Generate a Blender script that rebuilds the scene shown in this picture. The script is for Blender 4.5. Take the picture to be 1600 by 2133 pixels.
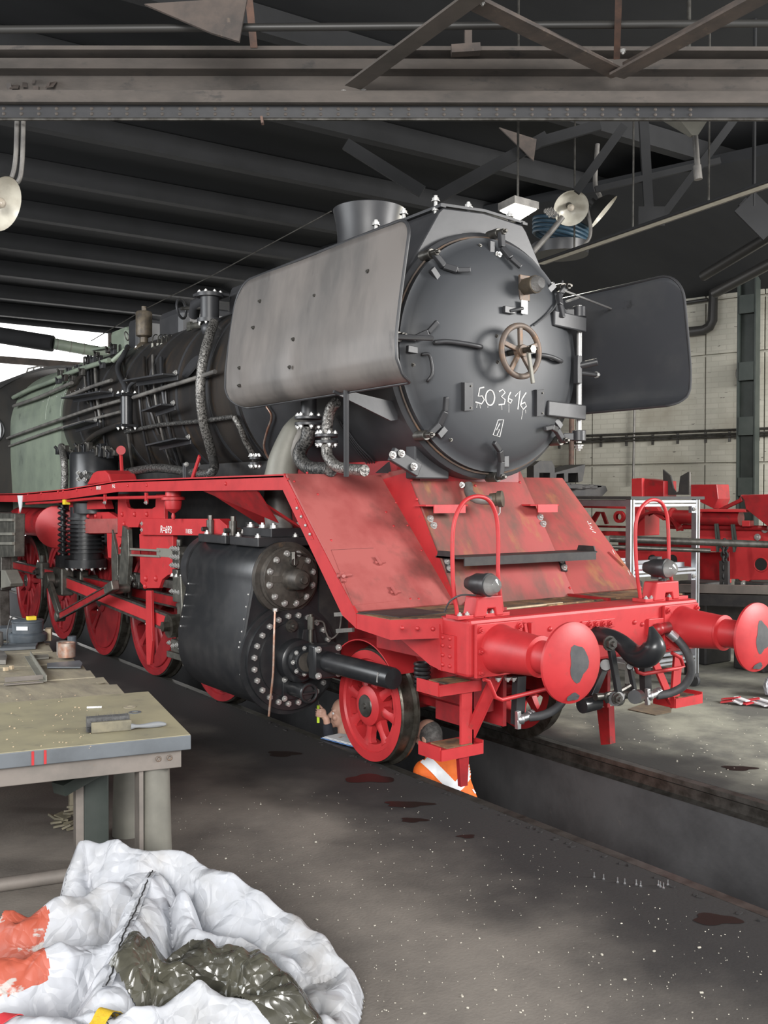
import bpy, bmesh, math, random
import numpy as np
from mathutils import Vector, Matrix, Quaternion

random.seed(7); rng = np.random.default_rng(7)
for o in list(bpy.data.objects): bpy.data.objects.remove(o)
scene = bpy.context.scene; COL = scene.collection
V = Vector; PI = math.pi

# ------------------------------------------------------------------ camera
CAM = V((-4.9116, -5.9970, 1.9952)); YAW, PITCH, ROLL, FPX = .6137, -.0169, .0015, 2027.56
F = V((math.sin(YAW)*math.cos(PITCH), math.cos(YAW)*math.cos(PITCH), math.sin(PITCH)))
R = V((math.cos(YAW), -math.sin(YAW), 0)); U = R.cross(F)
R, U = math.cos(ROLL)*R+math.sin(ROLL)*U, -math.sin(ROLL)*R+math.cos(ROLL)*U
cd = bpy.data.cameras.new('camera'); co = bpy.data.objects.new('camera', cd); COL.objects.link(co)
cd.sensor_fit = 'HORIZONTAL'; cd.sensor_width = 36; cd.lens = FPX/1600*36; cd.clip_end = 200; cd.clip_start = .02
m = Matrix((R, U, -F)).transposed().to_4x4(); m.translation = CAM; co.matrix_world = m
scene.camera = co

# ------------------------------------------------------------------ light
w = bpy.data.worlds.new('world'); scene.world = w; w.use_nodes = True
w.node_tree.nodes['Background'].inputs[0].default_value = (.95, .97, 1, 1)
w.node_tree.nodes['Background'].inputs[1].default_value = .75
def area(name, loc, to, sx, sy, power, col=(1, 1, 1)):
    l = bpy.data.lights.new(name, 'AREA'); l.shape = 'RECTANGLE'; l.size = sx; l.size_y = sy; l.energy = power; l.color = col
    o = bpy.data.objects.new(name, l); COL.objects.link(o); o.location = loc
    o.rotation_euler = (V(to)-V(loc)).to_track_quat('-Z', 'Y').to_euler(); return o
area('window_daylight', (-10, -11, 5.0), (-.5, 0, 1.4), 6, 3.2, 1350, (1, .98, .95))
area('gate_daylight', (-9, 4.5, 4.2), (-1, 3, 1.5), 6, 3.5, 420, (.95, .98, 1))
area('wall_fill', (8.5, -9, 5.0), (8, 5, 2.6), 5, 3, 1550, (1, .98, .95))  # last lamp is an added fill that brightens the side wall
scene.view_settings.view_transform = 'Standard'; scene.view_settings.look = 'None'
scene.view_settings.gamma = 1; scene.view_settings.exposure = .62
scene.view_settings.use_curve_mapping = False

# ------------------------------------------------------------------ pixel helpers (a pixel gives a direction; the touched plane gives the distance)
def ray(px, py): return F + R*((px-800)/FPX) + U*((1066.5-py)/FPX)
def P(px, py, x=None, y=None, z=None, d=None):
    r = ray(px, py)
    if x is not None: t = (x-CAM.x)/r.x
    elif y is not None: t = (y-CAM.y)/r.y
    elif z is not None: t = (z-CAM.z)/r.z
    else: t = d
    return CAM + r*t
def PL(px, py, P0, n):
    r = ray(px, py); n = V(n); return CAM + r*((V(P0)-CAM).dot(n)/r.dot(n))
BZ = 3.05
def PB(px, py, r=.93):
    d = ray(px, py); a = d.x**2+d.z**2; ox, oz = CAM.x, CAM.z-BZ
    b = 2*(ox*d.x+oz*d.z); c = ox*ox+oz*oz-r*r; D = b*b-4*a*c
    t = (-b-math.sqrt(max(D, 0)))/(2*a); return CAM+d*t

# ------------------------------------------------------------------ materials
MT = {}
def M(name, col, rough=.5, metal=0, col2=None, scale=6, lo=.4, hi=.65, bump=0, bscale=30, stretch=(1, 1, 1), coat=0, col3=None, scale3=2, lo3=.5, hi3=.7, detail=5, spec=.5):
    m = bpy.data.materials.new(name); m.use_nodes = True; nt = m.node_tree; N, L = nt.nodes, nt.links
    b = N['Principled BSDF']; b.inputs['Roughness'].default_value = rough; b.inputs['Metallic'].default_value = metal
    b.inputs['Coat Weight'].default_value = coat; b.inputs['Base Color'].default_value = (*col, 1); b.inputs['Specular IOR Level'].default_value = spec
    tc = N.new('ShaderNodeTexCoord'); mp = N.new('ShaderNodeMapping'); mp.inputs['Scale'].default_value = stretch
    L.new(tc.outputs['Object'], mp.inputs['Vector'])
    def noise(s, lo, hi, d=detail):
        n = N.new('ShaderNodeTexNoise'); n.inputs['Scale'].default_value = s; n.inputs['Detail'].default_value = d; n.inputs['Roughness'].default_value = .62
        L.new(mp.outputs[0], n.inputs['Vector'])
        mr = N.new('ShaderNodeMapRange'); mr.inputs[1].default_value = lo; mr.inputs[2].default_value = hi; L.new(n.outputs['Fac'], mr.inputs[0]); return mr.outputs[0]
    out = None
    if col2:
        mx = N.new('ShaderNodeMix'); mx.data_type = 'RGBA'; mx.inputs['A'].default_value = (*col, 1); mx.inputs['B'].default_value = (*col2, 1)
        L.new(noise(scale, lo, hi), mx.inputs['Factor']); out = mx.outputs['Result']
    if col3:
        mx3 = N.new('ShaderNodeMix'); mx3.data_type = 'RGBA'; mx3.inputs['B'].default_value = (*col3, 1)
        if out: L.new(out, mx3.inputs['A'])
        else: mx3.inputs['A'].default_value = (*col, 1)
        L.new(noise(scale3, lo3, hi3), mx3.inputs['Factor']); out = mx3.outputs['Result']
    if out: L.new(out, b.inputs['Base Color'])
    if bump:
        n = N.new('ShaderNodeTexNoise'); n.inputs['Scale'].default_value = bscale; n.inputs['Detail'].default_value = 6; L.new(mp.outputs[0], n.inputs['Vector'])
        bp = N.new('ShaderNodeBump'); bp.inputs['Strength'].default_value = bump; bp.inputs['Distance'].default_value = .01
        L.new(n.outputs['Fac'], bp.inputs['Height']); L.new(bp.outputs[0], b.inputs['Normal'])
    MT[name] = m; return m
def ME(name, col, s):
    m = M(name, col); b = m.node_tree.nodes['Principled BSDF']; b.inputs['Emission Color'].default_value = (*col, 1); b.inputs['Emission Strength'].default_value = s; return m
M('red', (.45, .026, .030), .47, col2=(.35, .018, .022), scale=5, lo=.45, hi=.75, col3=(.20, .045, .035), scale3=9, lo3=.62, hi3=.82, bump=.05)
M('red_dark', (.30, .012, .016), .4, col2=(.16, .012, .014), scale=6, lo=.4, hi=.7, col3=(.07, .03, .025), scale3=10, lo3=.58, hi3=.8)
M('red_faded', (.37, .098, .09), .5, col2=(.29, .06, .056), scale=3.5, lo=.4, hi=.68, col3=(.11, .055, .045), scale3=2.3, lo3=.54, hi3=.74, bump=.06, stretch=(1, .6, 1))
M('red_stained', (.33, .062, .058), .55, col2=(.13, .065, .05), scale=2.2, lo=.43, hi=.66, col3=(.30, .16, .06), scale3=3.1, lo3=.56, hi3=.76, bump=.08, stretch=(1.6, .8, .8))
M('deck_rust', (.20, .11, .055), .75, col2=(.05, .04, .03), scale=7, lo=.42, hi=.62, col3=(.35, .22, .1), scale3=11, lo3=.55, hi3=.72, bump=.15)
M('black', (.022, .022, .024), .36, col2=(.036, .036, .038), scale=5, bump=.04)
M('black_gloss', (.017, .018, .020), .30, col2=(.030, .030, .031), scale=6, lo=.45, hi=.7, bump=.05, bscale=12)
M('black_matt', (.02, .02, .021), .62, col2=(.035, .033, .031), scale=9)
M('smokebox', (.030, .031, .034), .42, col2=(.045, .045, .048), scale=2.2, lo=.4, hi=.7, bump=.05, bscale=18)
M('door_black', (.040, .043, .048), .46, col2=(.044, .047, .052), scale=2, lo=.35, hi=.7, bump=.03, bscale=14)
M('barrel', (.020, .019, .019), .38, col2=(.034, .028, .024), scale=1.4, lo=.45, hi=.62, col3=(.075, .045, .022), scale3=2.6, lo3=.6, hi3=.78, stretch=(1, 2.5, .5), bump=.05)
M('firebox_green', (.22, .26, .20), .5, col2=(.155, .185, .15), scale=2, lo=.4, hi=.7, col3=(.05, .055, .05), scale3=3, lo3=.62, hi3=.8)
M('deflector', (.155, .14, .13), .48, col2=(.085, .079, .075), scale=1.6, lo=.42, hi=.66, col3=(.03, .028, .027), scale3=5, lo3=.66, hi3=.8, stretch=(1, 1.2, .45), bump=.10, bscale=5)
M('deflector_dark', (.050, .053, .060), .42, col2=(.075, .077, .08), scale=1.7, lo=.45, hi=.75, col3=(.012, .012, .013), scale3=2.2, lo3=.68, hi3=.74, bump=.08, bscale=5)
M('steel', (.48, .48, .47), .36, .55, col2=(.45, .44, .42), scale=14)
M('steel_dark', (.13, .125, .115), .42, .75, col2=(.06, .056, .05), scale=10, bump=.1)
M('steel_oily', (.15, .14, .12), .32, .8, col2=(.07, .062, .05), scale=12, bump=.12)
M('steel_grease', (.085, .085, .075), .38, .55, col2=(.16, .155, .135), scale=9, bump=.1)
M('iron_rust', (.15, .12, .10), .6, .4, col2=(.24, .14, .08), scale=9, lo=.5, hi=.7, bump=.1)
M('cover_rust', (.10, .088, .076), .5, .45, col2=(.05, .045, .04), scale=9, col3=(.18, .11, .06), scale3=7, lo3=.6, hi3=.75, bump=.12)
M('lagging', (.26, .25, .235), .4, .5, col2=(.05, .048, .045), scale=60, lo=.44, hi=.60, bump=.9, bscale=40)
M('lagging_dark', (.13, .125, .118), .45, .4, col2=(.022, .022, .022), scale=55, lo=.40, hi=.58, bump=.9, bscale=34)
M('pipe_grey', (.20, .19, .175), .5, .2, col2=(.10, .095, .09), scale=5, bump=.05)
M('brass_dirty', (.13, .105, .075), .5, .4, col2=(.07, .06, .05), scale=12, bump=.1)
M('chalk', (.72, .72, .70), .9, col2=(.4, .4, .4), scale=60, lo=.5, hi=.75)
M('rubber', (.045, .047, .05), .6, col2=(.07, .07, .072), scale=10)
M('aluminium', (.55, .58, .61), .38, .85, col2=(.45, .47, .5), scale=8)
M('zinc', (.62, .63, .64), .3, .9)
M('copper_pipe', (.42, .22, .15), .4, .6, col2=(.5, .42, .36), scale=20)
M('concrete', (.200, .180, .158), .82, col2=(.115, .104, .094), scale=.8, lo=.42, hi=.6, col3=(.30, .28, .25), scale3=55, lo3=.66, hi3=.74, bump=.25, bscale=60, detail=8, spec=.3)
M('concrete_green', (.30, .30, .25), .8, col2=(.12, .12, .11), scale=.9, lo=.42, hi=.6, col3=(.2, .195, .17), scale3=30, lo3=.66, hi3=.74, bump=.2, bscale=40, detail=8, spec=.3)
M('concrete_oily', (.026, .025, .025), .55, col2=(.045, .043, .041), scale=2.2, lo=.42, hi=.66, col3=(.13, .125, .115), scale3=26, lo3=.70, hi3=.76, bump=.25, bscale=40, detail=8)
M('pit_wall', (.075, .075, .078), .6, col2=(.042, .042, .044), scale=1.6, lo=.4, hi=.66, col3=(.10, .095, .09), scale3=6, lo3=.68, hi3=.78, bump=.2, bscale=25)
M('oil', (.016, .010, .009), .45, spec=.25)
M('soot_ceiling', (.009, .010, .012), .8, col2=(.014, .015, .017), scale=1.5, stretch=(.3, 1, 1))
M('soot_beam', (.012, .0125, .014), .85, col2=(.008, .0085, .0095), scale=2)
M('girder_paint', (.092, .078, .068), .7, col2=(.06, .052, .046), scale=3, lo=.42, hi=.65, col3=(.035, .033, .032), scale3=7, lo3=.6, hi3=.75, bump=.15, stretch=(.6, .6, 1.5))
M('girder_brown', (.10, .078, .066), .7, col2=(.055, .047, .043), scale=4, col3=(.17, .13, .1), scale3=9, lo3=.62, hi3=.75, bump=.1)
M('rust_strut', (.17, .10, .075), .75, col2=(.10, .07, .06), scale=8)
M('enamel', (.62, .60, .52), .3, col2=(.5, .47, .40), scale=7)
M('column_green', (.028, .036, .032), .5, col2=(.04, .048, .043), scale=5)
M('wood_bench', (.30, .265, .19), .75, col2=(.21, .185, .14), scale=5, stretch=(2.2, .6, 1), col3=(.12, .10, .08), scale3=14, lo3=.66, hi3=.78, bump=.15)
M('bench_plate', (.32, .29, .19), .6, col2=(.25, .23, .16), scale=3, col3=(.17, .16, .125), scale3=6, lo3=.6, hi3=.78, bump=.05)
M('plate_edge', (.135, .15, .165), .5, .2, col2=(.10, .11, .12), scale=4)
M('grey_rust', (.21, .185, .165), .65, .2, col2=(.16, .145, .13), scale=5, col3=(.22, .13, .07), scale3=8, lo3=.68, hi3=.8, bump=.06)
M('leg_grey', (.21, .205, .175), .55, .2, col2=(.155, .15, .13), scale=3, bump=.05)
M('bag_white', (.44, .455, .49), .5, col2=(.37, .375, .385), scale=4, lo=.45, hi=.72, col3=(.27, .25, .23), scale3=2.2, lo3=.6, hi3=.82, bump=.12, bscale=90)
M('bag_red', (.40, .085, .05), .5, col2=(.42, .39, .37), scale=5, lo=.60, hi=.64, stretch=(1, 2.2, 2), bump=.12, bscale=90)
M('foil_olive', (.085, .082, .062), .22, col2=(.05, .048, .038), scale=5, bump=.1, bscale=30)
M('strap_yellow', (.60, .40, .02), .65, col2=(.5, .32, .02), scale=60, bump=.3, bscale=150)
M('thread_black', (.01, .01, .01), .8)
M('motor_blue', (.075, .09, .105), .5, col2=(.05, .058, .066), scale=8, bump=.1)
M('yellow', (.75, .55, .03), .5)
M('wood_light', (.50, .40, .27), .7, col2=(.42, .33, .22), scale=5, stretch=(4, 4, .6))
M('paper', (.70, .72, .74), .7)
M('paper_blue', (.10, .22, .5), .6)
M('bristle', (.06, .06, .062), .9, col2=(.10, .10, .10), scale=40)
M('brush_wood', (.20, .18, .125), .7, col2=(.13, .12, .09), scale=14)
M('brush_handle', (.20, .21, .22), .6)
M('skin', (.58, .35, .27), .5, col2=(.52, .30, .22), scale=12)
M('cloth_dark', (.018, .020, .028), .85, col2=(.028, .03, .036), scale=14, bump=.3, bscale=20)
M('hivis_orange', (.85, .17, .02), .7, col2=(.75, .13, .015), scale=10, bump=.3, bscale=14)
M('hivis_yellow', (.62, .55, .06), .7)
M('reflective', (.80, .82, .85), .4)
M('hair_grey', (.06, .058, .055), .8, col2=(.14, .135, .13), scale=30, bump=.6, bscale=60)
M('hivis_marker', (.55, .75, .05), .4)
M('blue_hose', (.03, .07, .11), .5, col2=(.05, .10, .14), scale=8)
M('lamp_back', (.035, .034, .032), .45)
M('bulb', (.45, .40, .33), .25)
M('white_print', (.70, .70, .68), .8)
M('tape_white', (.66, .67, .70), .5); M('tape_red', (.55, .04, .05), .5)
M('rust_plate', (.20, .15, .10), .6, .3, col2=(.12, .09, .07), scale=8)
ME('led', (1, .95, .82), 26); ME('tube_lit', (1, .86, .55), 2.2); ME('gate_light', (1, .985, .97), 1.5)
gl = M('glass', (.9, .9, .9), .05); gl.node_tree.nodes['Principled BSDF'].inputs['Transmission Weight'].default_value = .92
# painted brick for the side wall
def brick_mat():
    m = M('red_wheel', (.26, .016, .020), .36, col2=(.16, .011, .015), scale=5, lo=.42, hi=.7, col3=(.07, .03, .025), scale3=8, lo3=.6, hi3=.8)
    m = M('wall_brick', (.45, .44, .38), .8); nt = m.node_tree; N, L = nt.nodes, nt.links; b = N['Principled BSDF']
    tc = N.new('ShaderNodeTexCoord'); br = N.new('ShaderNodeTexBrick'); L.new(tc.outputs['Object'], br.inputs['Vector'])
    br.inputs['Color1'].default_value = (.47, .455, .39, 1); br.inputs['Color2'].default_value = (.42, .41, .35, 1); br.inputs['Mortar'].default_value = (.40, .385, .33, 1)
    br.inputs['Scale'].default_value = 1; br.inputs['Brick Width'].default_value = .26; br.inputs['Row Height'].default_value = .09; br.inputs['Mortar Size'].default_value = .008
    n = N.new('ShaderNodeTexNoise'); n.inputs['Scale'].default_value = .9; n.inputs['Detail'].default_value = 9; L.new(tc.outputs['Object'], n.inputs['Vector'])
    mr = N.new('ShaderNodeMapRange'); mr.inputs[1].default_value = .46; mr.inputs[2].default_value = .72; L.new(n.outputs['Fac'], mr.inputs[0])
    mx = N.new('ShaderNodeMix'); mx.data_type = 'RGBA'; mx.inputs['B'].default_value = (.27, .25, .20, 1); L.new(br.outputs['Color'], mx.inputs['A']); L.new(mr.outputs[0], mx.inputs['Factor'])
    # short dark cracks along the brick courses
    mp = N.new('ShaderNodeMapping'); mp.inputs['Scale'].default_value = (3, 14, 3); L.new(tc.outputs['Object'], mp.inputs['Vector'])
    n2 = N.new('ShaderNodeTexNoise'); n2.inputs['Scale'].default_value = 2.2; n2.inputs['Detail'].default_value = 4; L.new(mp.outputs[0], n2.inputs['Vector'])
    mr2 = N.new('ShaderNodeMapRange'); mr2.inputs[1].default_value = .69; mr2.inputs[2].default_value = .73; L.new(n2.outputs['Fac'], mr2.inputs[0])
    mx2 = N.new('ShaderNodeMix'); mx2.data_type = 'RGBA'; mx2.inputs['B'].default_value = (.10, .09, .08, 1); L.new(mx.outputs['Result'], mx2.inputs['A']); L.new(mr2.outputs[0], mx2.inputs['Factor'])
    L.new(mx2.outputs['Result'], b.inputs['Base Color'])
    bp = N.new('ShaderNodeBump'); bp.inputs['Strength'].default_value = .4; bp.inputs['Distance'].default_value = .01; L.new(br.outputs['Fac'], bp.inputs['Height']); bp.invert = True; L.new(bp.outputs[0], b.inputs['Normal'])
brick_mat()
def crumple(name, s1, s2, st, dist=.02):
    m = MT[name]; N, L = m.node_tree.nodes, m.node_tree.links; b = N['Principled BSDF']; tc = N.new('ShaderNodeTexCoord')
    n = N.new('ShaderNodeTexNoise'); n.inputs['Scale'].default_value = 4; L.new(tc.outputs['Object'], n.inputs['Vector'])
    va = N.new('ShaderNodeVectorMath'); va.operation = 'SCALE'; va.inputs['Scale'].default_value = .22; L.new(n.outputs['Color'], va.inputs[0]); ad = N.new('ShaderNodeVectorMath'); ad.operation = 'ADD'; L.new(tc.outputs['Object'], ad.inputs[0]); L.new(va.outputs[0], ad.inputs[1]); hs = []
    for sc, k in ((s1, 1), (s2, .45)):
        v = N.new('ShaderNodeTexVoronoi'); v.feature = 'DISTANCE_TO_EDGE'; v.inputs['Scale'].default_value = sc; L.new(ad.outputs[0], v.inputs['Vector']); mu = N.new('ShaderNodeMath'); mu.operation = 'MULTIPLY'; mu.inputs[1].default_value = k; L.new(v.outputs['Distance'], mu.inputs[0]); hs.append(mu.outputs[0])
    sm = N.new('ShaderNodeMath'); L.new(hs[0], sm.inputs[0]); L.new(hs[1], sm.inputs[1]); bp = N.new('ShaderNodeBump'); bp.inputs['Strength'].default_value = st; bp.inputs['Distance'].default_value = dist; L.new(sm.outputs[0], bp.inputs['Height']); L.new(bp.outputs[0], b.inputs['Normal'])
crumple('bag_white', 5, 12, .62, .06); crumple('bag_red', 5, 12, .55, .06); crumple('foil_olive', 6, 13, .7, .06)

# oily dirt by the rails plus locomotive's soft shadow, painted into the floor colour
def grime_and_shadow(name, xa, xb, dark):
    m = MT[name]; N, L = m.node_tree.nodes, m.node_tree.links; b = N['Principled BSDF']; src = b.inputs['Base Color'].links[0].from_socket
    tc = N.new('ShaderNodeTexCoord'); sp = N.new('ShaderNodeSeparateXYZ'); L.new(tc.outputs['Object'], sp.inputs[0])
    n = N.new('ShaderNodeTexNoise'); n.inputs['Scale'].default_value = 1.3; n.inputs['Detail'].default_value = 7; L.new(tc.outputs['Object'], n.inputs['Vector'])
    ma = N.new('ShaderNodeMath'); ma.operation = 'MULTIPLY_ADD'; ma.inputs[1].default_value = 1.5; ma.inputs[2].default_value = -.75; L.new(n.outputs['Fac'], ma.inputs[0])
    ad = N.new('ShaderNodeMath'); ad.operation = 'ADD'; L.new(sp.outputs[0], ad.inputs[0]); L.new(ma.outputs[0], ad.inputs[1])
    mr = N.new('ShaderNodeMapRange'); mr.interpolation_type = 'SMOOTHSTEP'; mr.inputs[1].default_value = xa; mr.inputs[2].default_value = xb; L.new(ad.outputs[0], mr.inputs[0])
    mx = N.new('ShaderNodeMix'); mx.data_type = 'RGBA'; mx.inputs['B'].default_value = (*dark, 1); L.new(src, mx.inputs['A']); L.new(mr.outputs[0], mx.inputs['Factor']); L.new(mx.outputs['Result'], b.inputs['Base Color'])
grime_and_shadow('concrete', -2.15, -1.25, (.030, .028, .028)); grime_and_shadow('concrete_green', 1.75, .95, (.045, .044, .042))
# ------------------------------------------------------------------ mesh builder
def frame_of(d):
    d = V(d).normalized(); a = V((0, 0, 1)) if abs(d.z) < .9 else V((1, 0, 0))
    u = a.cross(d).normalized(); return u, d.cross(u), d
def wloc(o):
    v = V((0, 0, 0))
    while o: v += o.location; o = o.parent
    return v
class MB:
    def __init__(s): s.v = []; s.f = []; s.s = []
    def add(s, vs, fs, smooth=False):
        b = len(s.v); s.v += [V(v) for v in vs]
        for f in fs: s.f.append([b+i for i in f]); s.s.append(smooth)
        return s
    def bb(s, x0, x1, y0, y1, z0, z1):
        vs = [(x, y, z) for x in (x0, x1) for y in (y0, y1) for z in (z0, z1)]
        return s.add(vs, [(0, 1, 3, 2), (4, 6, 7, 5), (0, 4, 5, 1), (2, 3, 7, 6), (0, 2, 6, 4), (1, 5, 7, 3)])
    def box(s, c, sz, rot=None):
        q = rot if rot is not None else Matrix.Identity(3); c = V(c)
        vs = [c+q@V((x*sz[0]/2, y*sz[1]/2, z*sz[2]/2)) for x in (-1, 1) for y in (-1, 1) for z in (-1, 1)]
        return s.add(vs, [(0, 1, 3, 2), (4, 6, 7, 5), (0, 4, 5, 1), (2, 3, 7, 6), (0, 2, 6, 4), (1, 5, 7, 3)])
    def bar(s, a, b, wd, ht, up=(0, 0, 1)):      # rectangular bar from a to b
        a, b = V(a), V(b); d = (b-a).normalized(); u = V(up); sd = d.cross(u).normalized(); u = sd.cross(d)
        vs = [p+sd*(i*wd/2)+u*(j*ht/2) for p in (a, b) for i in (-1, 1) for j in (-1, 1)]
        return s.add(vs, [(0, 1, 3, 2), (4, 6, 7, 5), (0, 4, 5, 1), (2, 3, 7, 6), (0, 2, 6, 4), (1, 5, 7, 3)])
    def cyl(s, a, b, r, r2=None, n=20, cap=True):
        a, b = V(a), V(b); r2 = r if r2 is None else r2; u, v, d = frame_of(b-a); vs = []
        for p, rr in ((a, r), (b, r2)):
            vs += [p+(u*math.cos(2*PI*i/n)+v*math.sin(2*PI*i/n))*rr for i in range(n)]
        s.add(vs, [(i, (i+1) % n, n+(i+1) % n, n+i) for i in range(n)], True)
        if cap: s.add(vs, [tuple(range(n))[::-1], tuple(range(n, 2*n))])
        return s
    def tube(s, pts, r, n=10, closed=False, rs=None):
        pts = [V(p) for p in pts]; k = len(pts); u = None; vs = []
        for i, p in enumerate(pts):
            t = (pts[(i+1) % k]-pts[i-1]) if (closed or 0 < i < k-1) else (pts[1]-pts[0] if i == 0 else pts[-1]-pts[-2])
            t.normalize()
            if u is None: u = frame_of(t)[0]
            u = (u-t*u.dot(t)).normalized(); w2 = t.cross(u); rr = rs[i] if rs else r
            vs += [p+(u*math.cos(2*PI*j/n)+w2*math.sin(2*PI*j/n))*rr for j in range(n)]
        fs = [(i*n+j, i*n+(j+1) % n, ((i+1) % k)*n+(j+1) % n, ((i+1) % k)*n+j) for i in range(k if closed else k-1) for j in range(n)]
        s.add(vs, fs, True)
        if not closed: s.add(vs[:n]+vs[-n:], [tuple(range(n))[::-1], tuple(range(n, 2*n))])
        return s
    def lathe(s, prof, o, ax, n=40, a0=0, a1=2*PI):
        o = V(o); u, v, d = frame_of(ax); full = abs(a1-a0-2*PI) < 1e-6; m_ = n if full else n+1; vs = []
        for r, h in prof:
            vs += [o+d*h+(u*math.cos(a0+(a1-a0)*i/n)+v*math.sin(a0+(a1-a0)*i/n))*r for i in range(m_)]
        fs = []
        for k in range(len(prof)-1):
            for i in range(n):
                j = (i+1) % m_; fs.append((k*m_+i, k*m_+j, (k+1)*m_+j, (k+1)*m_+i))
        return s.add(vs, fs, True)
    def prism(s, poly, vec):
        a = [V(p) for p in poly]; n = len(a); b = [p+V(vec) for p in a]
        return s.add(a+b, [tuple(range(n))[::-1], tuple(range(n, 2*n))]+[(i, (i+1) % n, n+(i+1) % n, n+i) for i in range(n)])
    def ball(s, c, r, sc=(1, 1, 1), n=16, k=10, rot=None):
        c = V(c); q = rot if rot is not None else Matrix.Identity(3); vs = [c+q@V((0, 0, r*sc[2]))]
        for i in range(1, k):
            t = PI*i/k
            vs += [c+q@V((r*sc[0]*math.sin(t)*math.cos(2*PI*j/n), r*sc[1]*math.sin(t)*math.sin(2*PI*j/n), r*sc[2]*math.cos(t))) for j in range(n)]
        vs.append(c+q@V((0, 0, -r*sc[2]))); L_ = len(vs)-1; fs = [(0, 1+j, 1+(j+1) % n) for j in range(n)]
        for i in range(k-2): fs += [(1+i*n+j, 1+(i+1)*n+j, 1+(i+1)*n+(j+1) % n, 1+i*n+(j+1) % n) for j in range(n)]
        fs += [(L_, 1+(k-2)*n+(j+1) % n, 1+(k-2)*n+j) for j in range(n)]
        return s.add(vs, fs, True)
    def torus(s, c, ax, R_, r, n=28, k=8):
        u, v, d = frame_of(ax); c = V(c)
        return s.tube([c+(u*math.cos(2*PI*i/n)+v*math.sin(2*PI*i/n))*R_ for i in range(n)], r, k, True)
    def build(s, name, mat, parent=None, bev=0, **tags):
        me = bpy.data.meshes.new(name); off = wloc(parent) if parent else V((0, 0, 0))
        me.from_pydata([v-off for v in s.v], [], s.f); me.polygons.foreach_set('use_smooth', s.s)
        bm = bmesh.new(); bm.from_mesh(me); bmesh.ops.remove_doubles(bm, verts=bm.verts, dist=1e-5); bmesh.ops.recalc_face_normals(bm, faces=bm.faces); bm.to_mesh(me); bm.free()
        if any(s.s): me.set_sharp_from_angle(angle=.65)
        me.materials.append(MT[mat]); o = bpy.data.objects.new(name, me); COL.objects.link(o); o.parent = parent
        if bev:
            b = o.modifiers.new('bevel', 'BEVEL'); b.width = bev; b.segments = 2; b.limit_method = 'ANGLE'; b.angle_limit = .7
        for k_, v_ in tags.items(): o[k_] = v_
        return o
def rootz(o):       # move a top-level mesh's origin to its base
    me = o.data; co_ = np.empty(len(me.vertices)*3); me.vertices.foreach_get('co', co_); c = co_.reshape(-1, 3)
    b = V(((c[:, 0].min()+c[:, 0].max())/2, (c[:, 1].min()+c[:, 1].max())/2, c[:, 2].min())); me.transform(Matrix.Translation(-b)); o.location = b; return o
def thing(name, label, cat, loc=(0, 0, 0), group=None):
    o = bpy.data.objects.new(name, None); COL.objects.link(o); o.location = loc; o.empty_display_size = .1; o['label'] = label; o['category'] = cat
    if group: o['group'] = group
    return o
def solo(mb, name, mat, label, cat, group=None, bev=0):
    o = mb.build(name, mat, None, bev, label=label, category=cat)
    if group: o['group'] = group
    return rootz(o)
def struct(mb, name, mat, parent=None, bev=0, label=None):
    o = mb.build(name, mat, parent, bev)
    if parent is None:
        o['kind'] = 'structure'
        if label: o['label'] = label
    return o
def catmull(pts, k=6):
    pts = [V(p) for p in pts]; q = [pts[0]*2-pts[1]]+pts+[pts[-1]*2-pts[-2]]; out = []
    for i in range(1, len(q)-2):
        for j in range(k):
            t = j/k; a, b, c, d = q[i-1], q[i], q[i+1], q[i+2]
            out.append(.5*((2*b)+(c-a)*t+(2*a-5*b+4*c-d)*t*t+(3*b-a-3*c+d)*t**3))
    return out+[pts[-1]]
# shared bolts
def _bolt_mesh(nm, mat, hexa=True):
    b = MB()
    if hexa: b.cyl((0, 0, -.15), (0, 0, .9), 1, n=6); b.cyl((0, 0, .9), (0, 0, 1.5), .5, .42, n=8); b.cyl((0, 0, -.15), (0, 0, .12), 1.3, n=12)
    else: b.lathe([(1, -.2), (1, .15), (.8, .55), (.4, .75), (.001, .8)], (0, 0, 0), (0, 0, 1), 8)
    o = b.build(nm, mat); me = o.data; bpy.data.objects.remove(o); return me
BOLT = _bolt_mesh('bolt', 'steel'); BOLT_R = _bolt_mesh('bolt_red', 'red'); RIVET_R = _bolt_mesh('rivet_red', 'red', False); RIVET_S = _bolt_mesh('rivet_steel', 'steel', False); RIVET_G = _bolt_mesh('rivet_girder', 'girder_paint', False); BOLT_D = _bolt_mesh('bolt_dark', 'steel_dark')
def bolt(parent, p, d, r=.014, me=None, name='bolt'):
    o = bpy.data.objects.new(name, me or BOLT); COL.objects.link(o); o.parent = parent; o.location = V(p)-wloc(parent); o.scale = (r, r, r)
    o.rotation_mode = 'QUATERNION'; o.rotation_quaternion = V(d).to_track_quat('Z', 'Y'); return o
def text_mesh(txt, size, mat, origin, xdir, ydir, parent, name='lettering', thick=.0015, shear=0):
    c = bpy.data.curves.new('t', 'FONT'); c.body = txt; c.size = size; c.extrude = thick; c.shear = shear
    o = bpy.data.objects.new('t', c); COL.objects.link(o); dg = bpy.context.evaluated_depsgraph_get(); me = bpy.data.meshes.new_from_object(o.evaluated_get(dg)); bpy.data.objects.remove(o)
    x, y = V(xdir).normalized(), V(ydir).normalized(); z = x.cross(y); mt = Matrix((x, y, z)).transposed().to_4x4(); mt.translation = V(origin); me.transform(mt)
    me.materials.clear(); me.materials.append(MT[mat]); ob = bpy.data.objects.new(name, me); COL.objects.link(ob); ob.parent = parent; return ob

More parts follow.
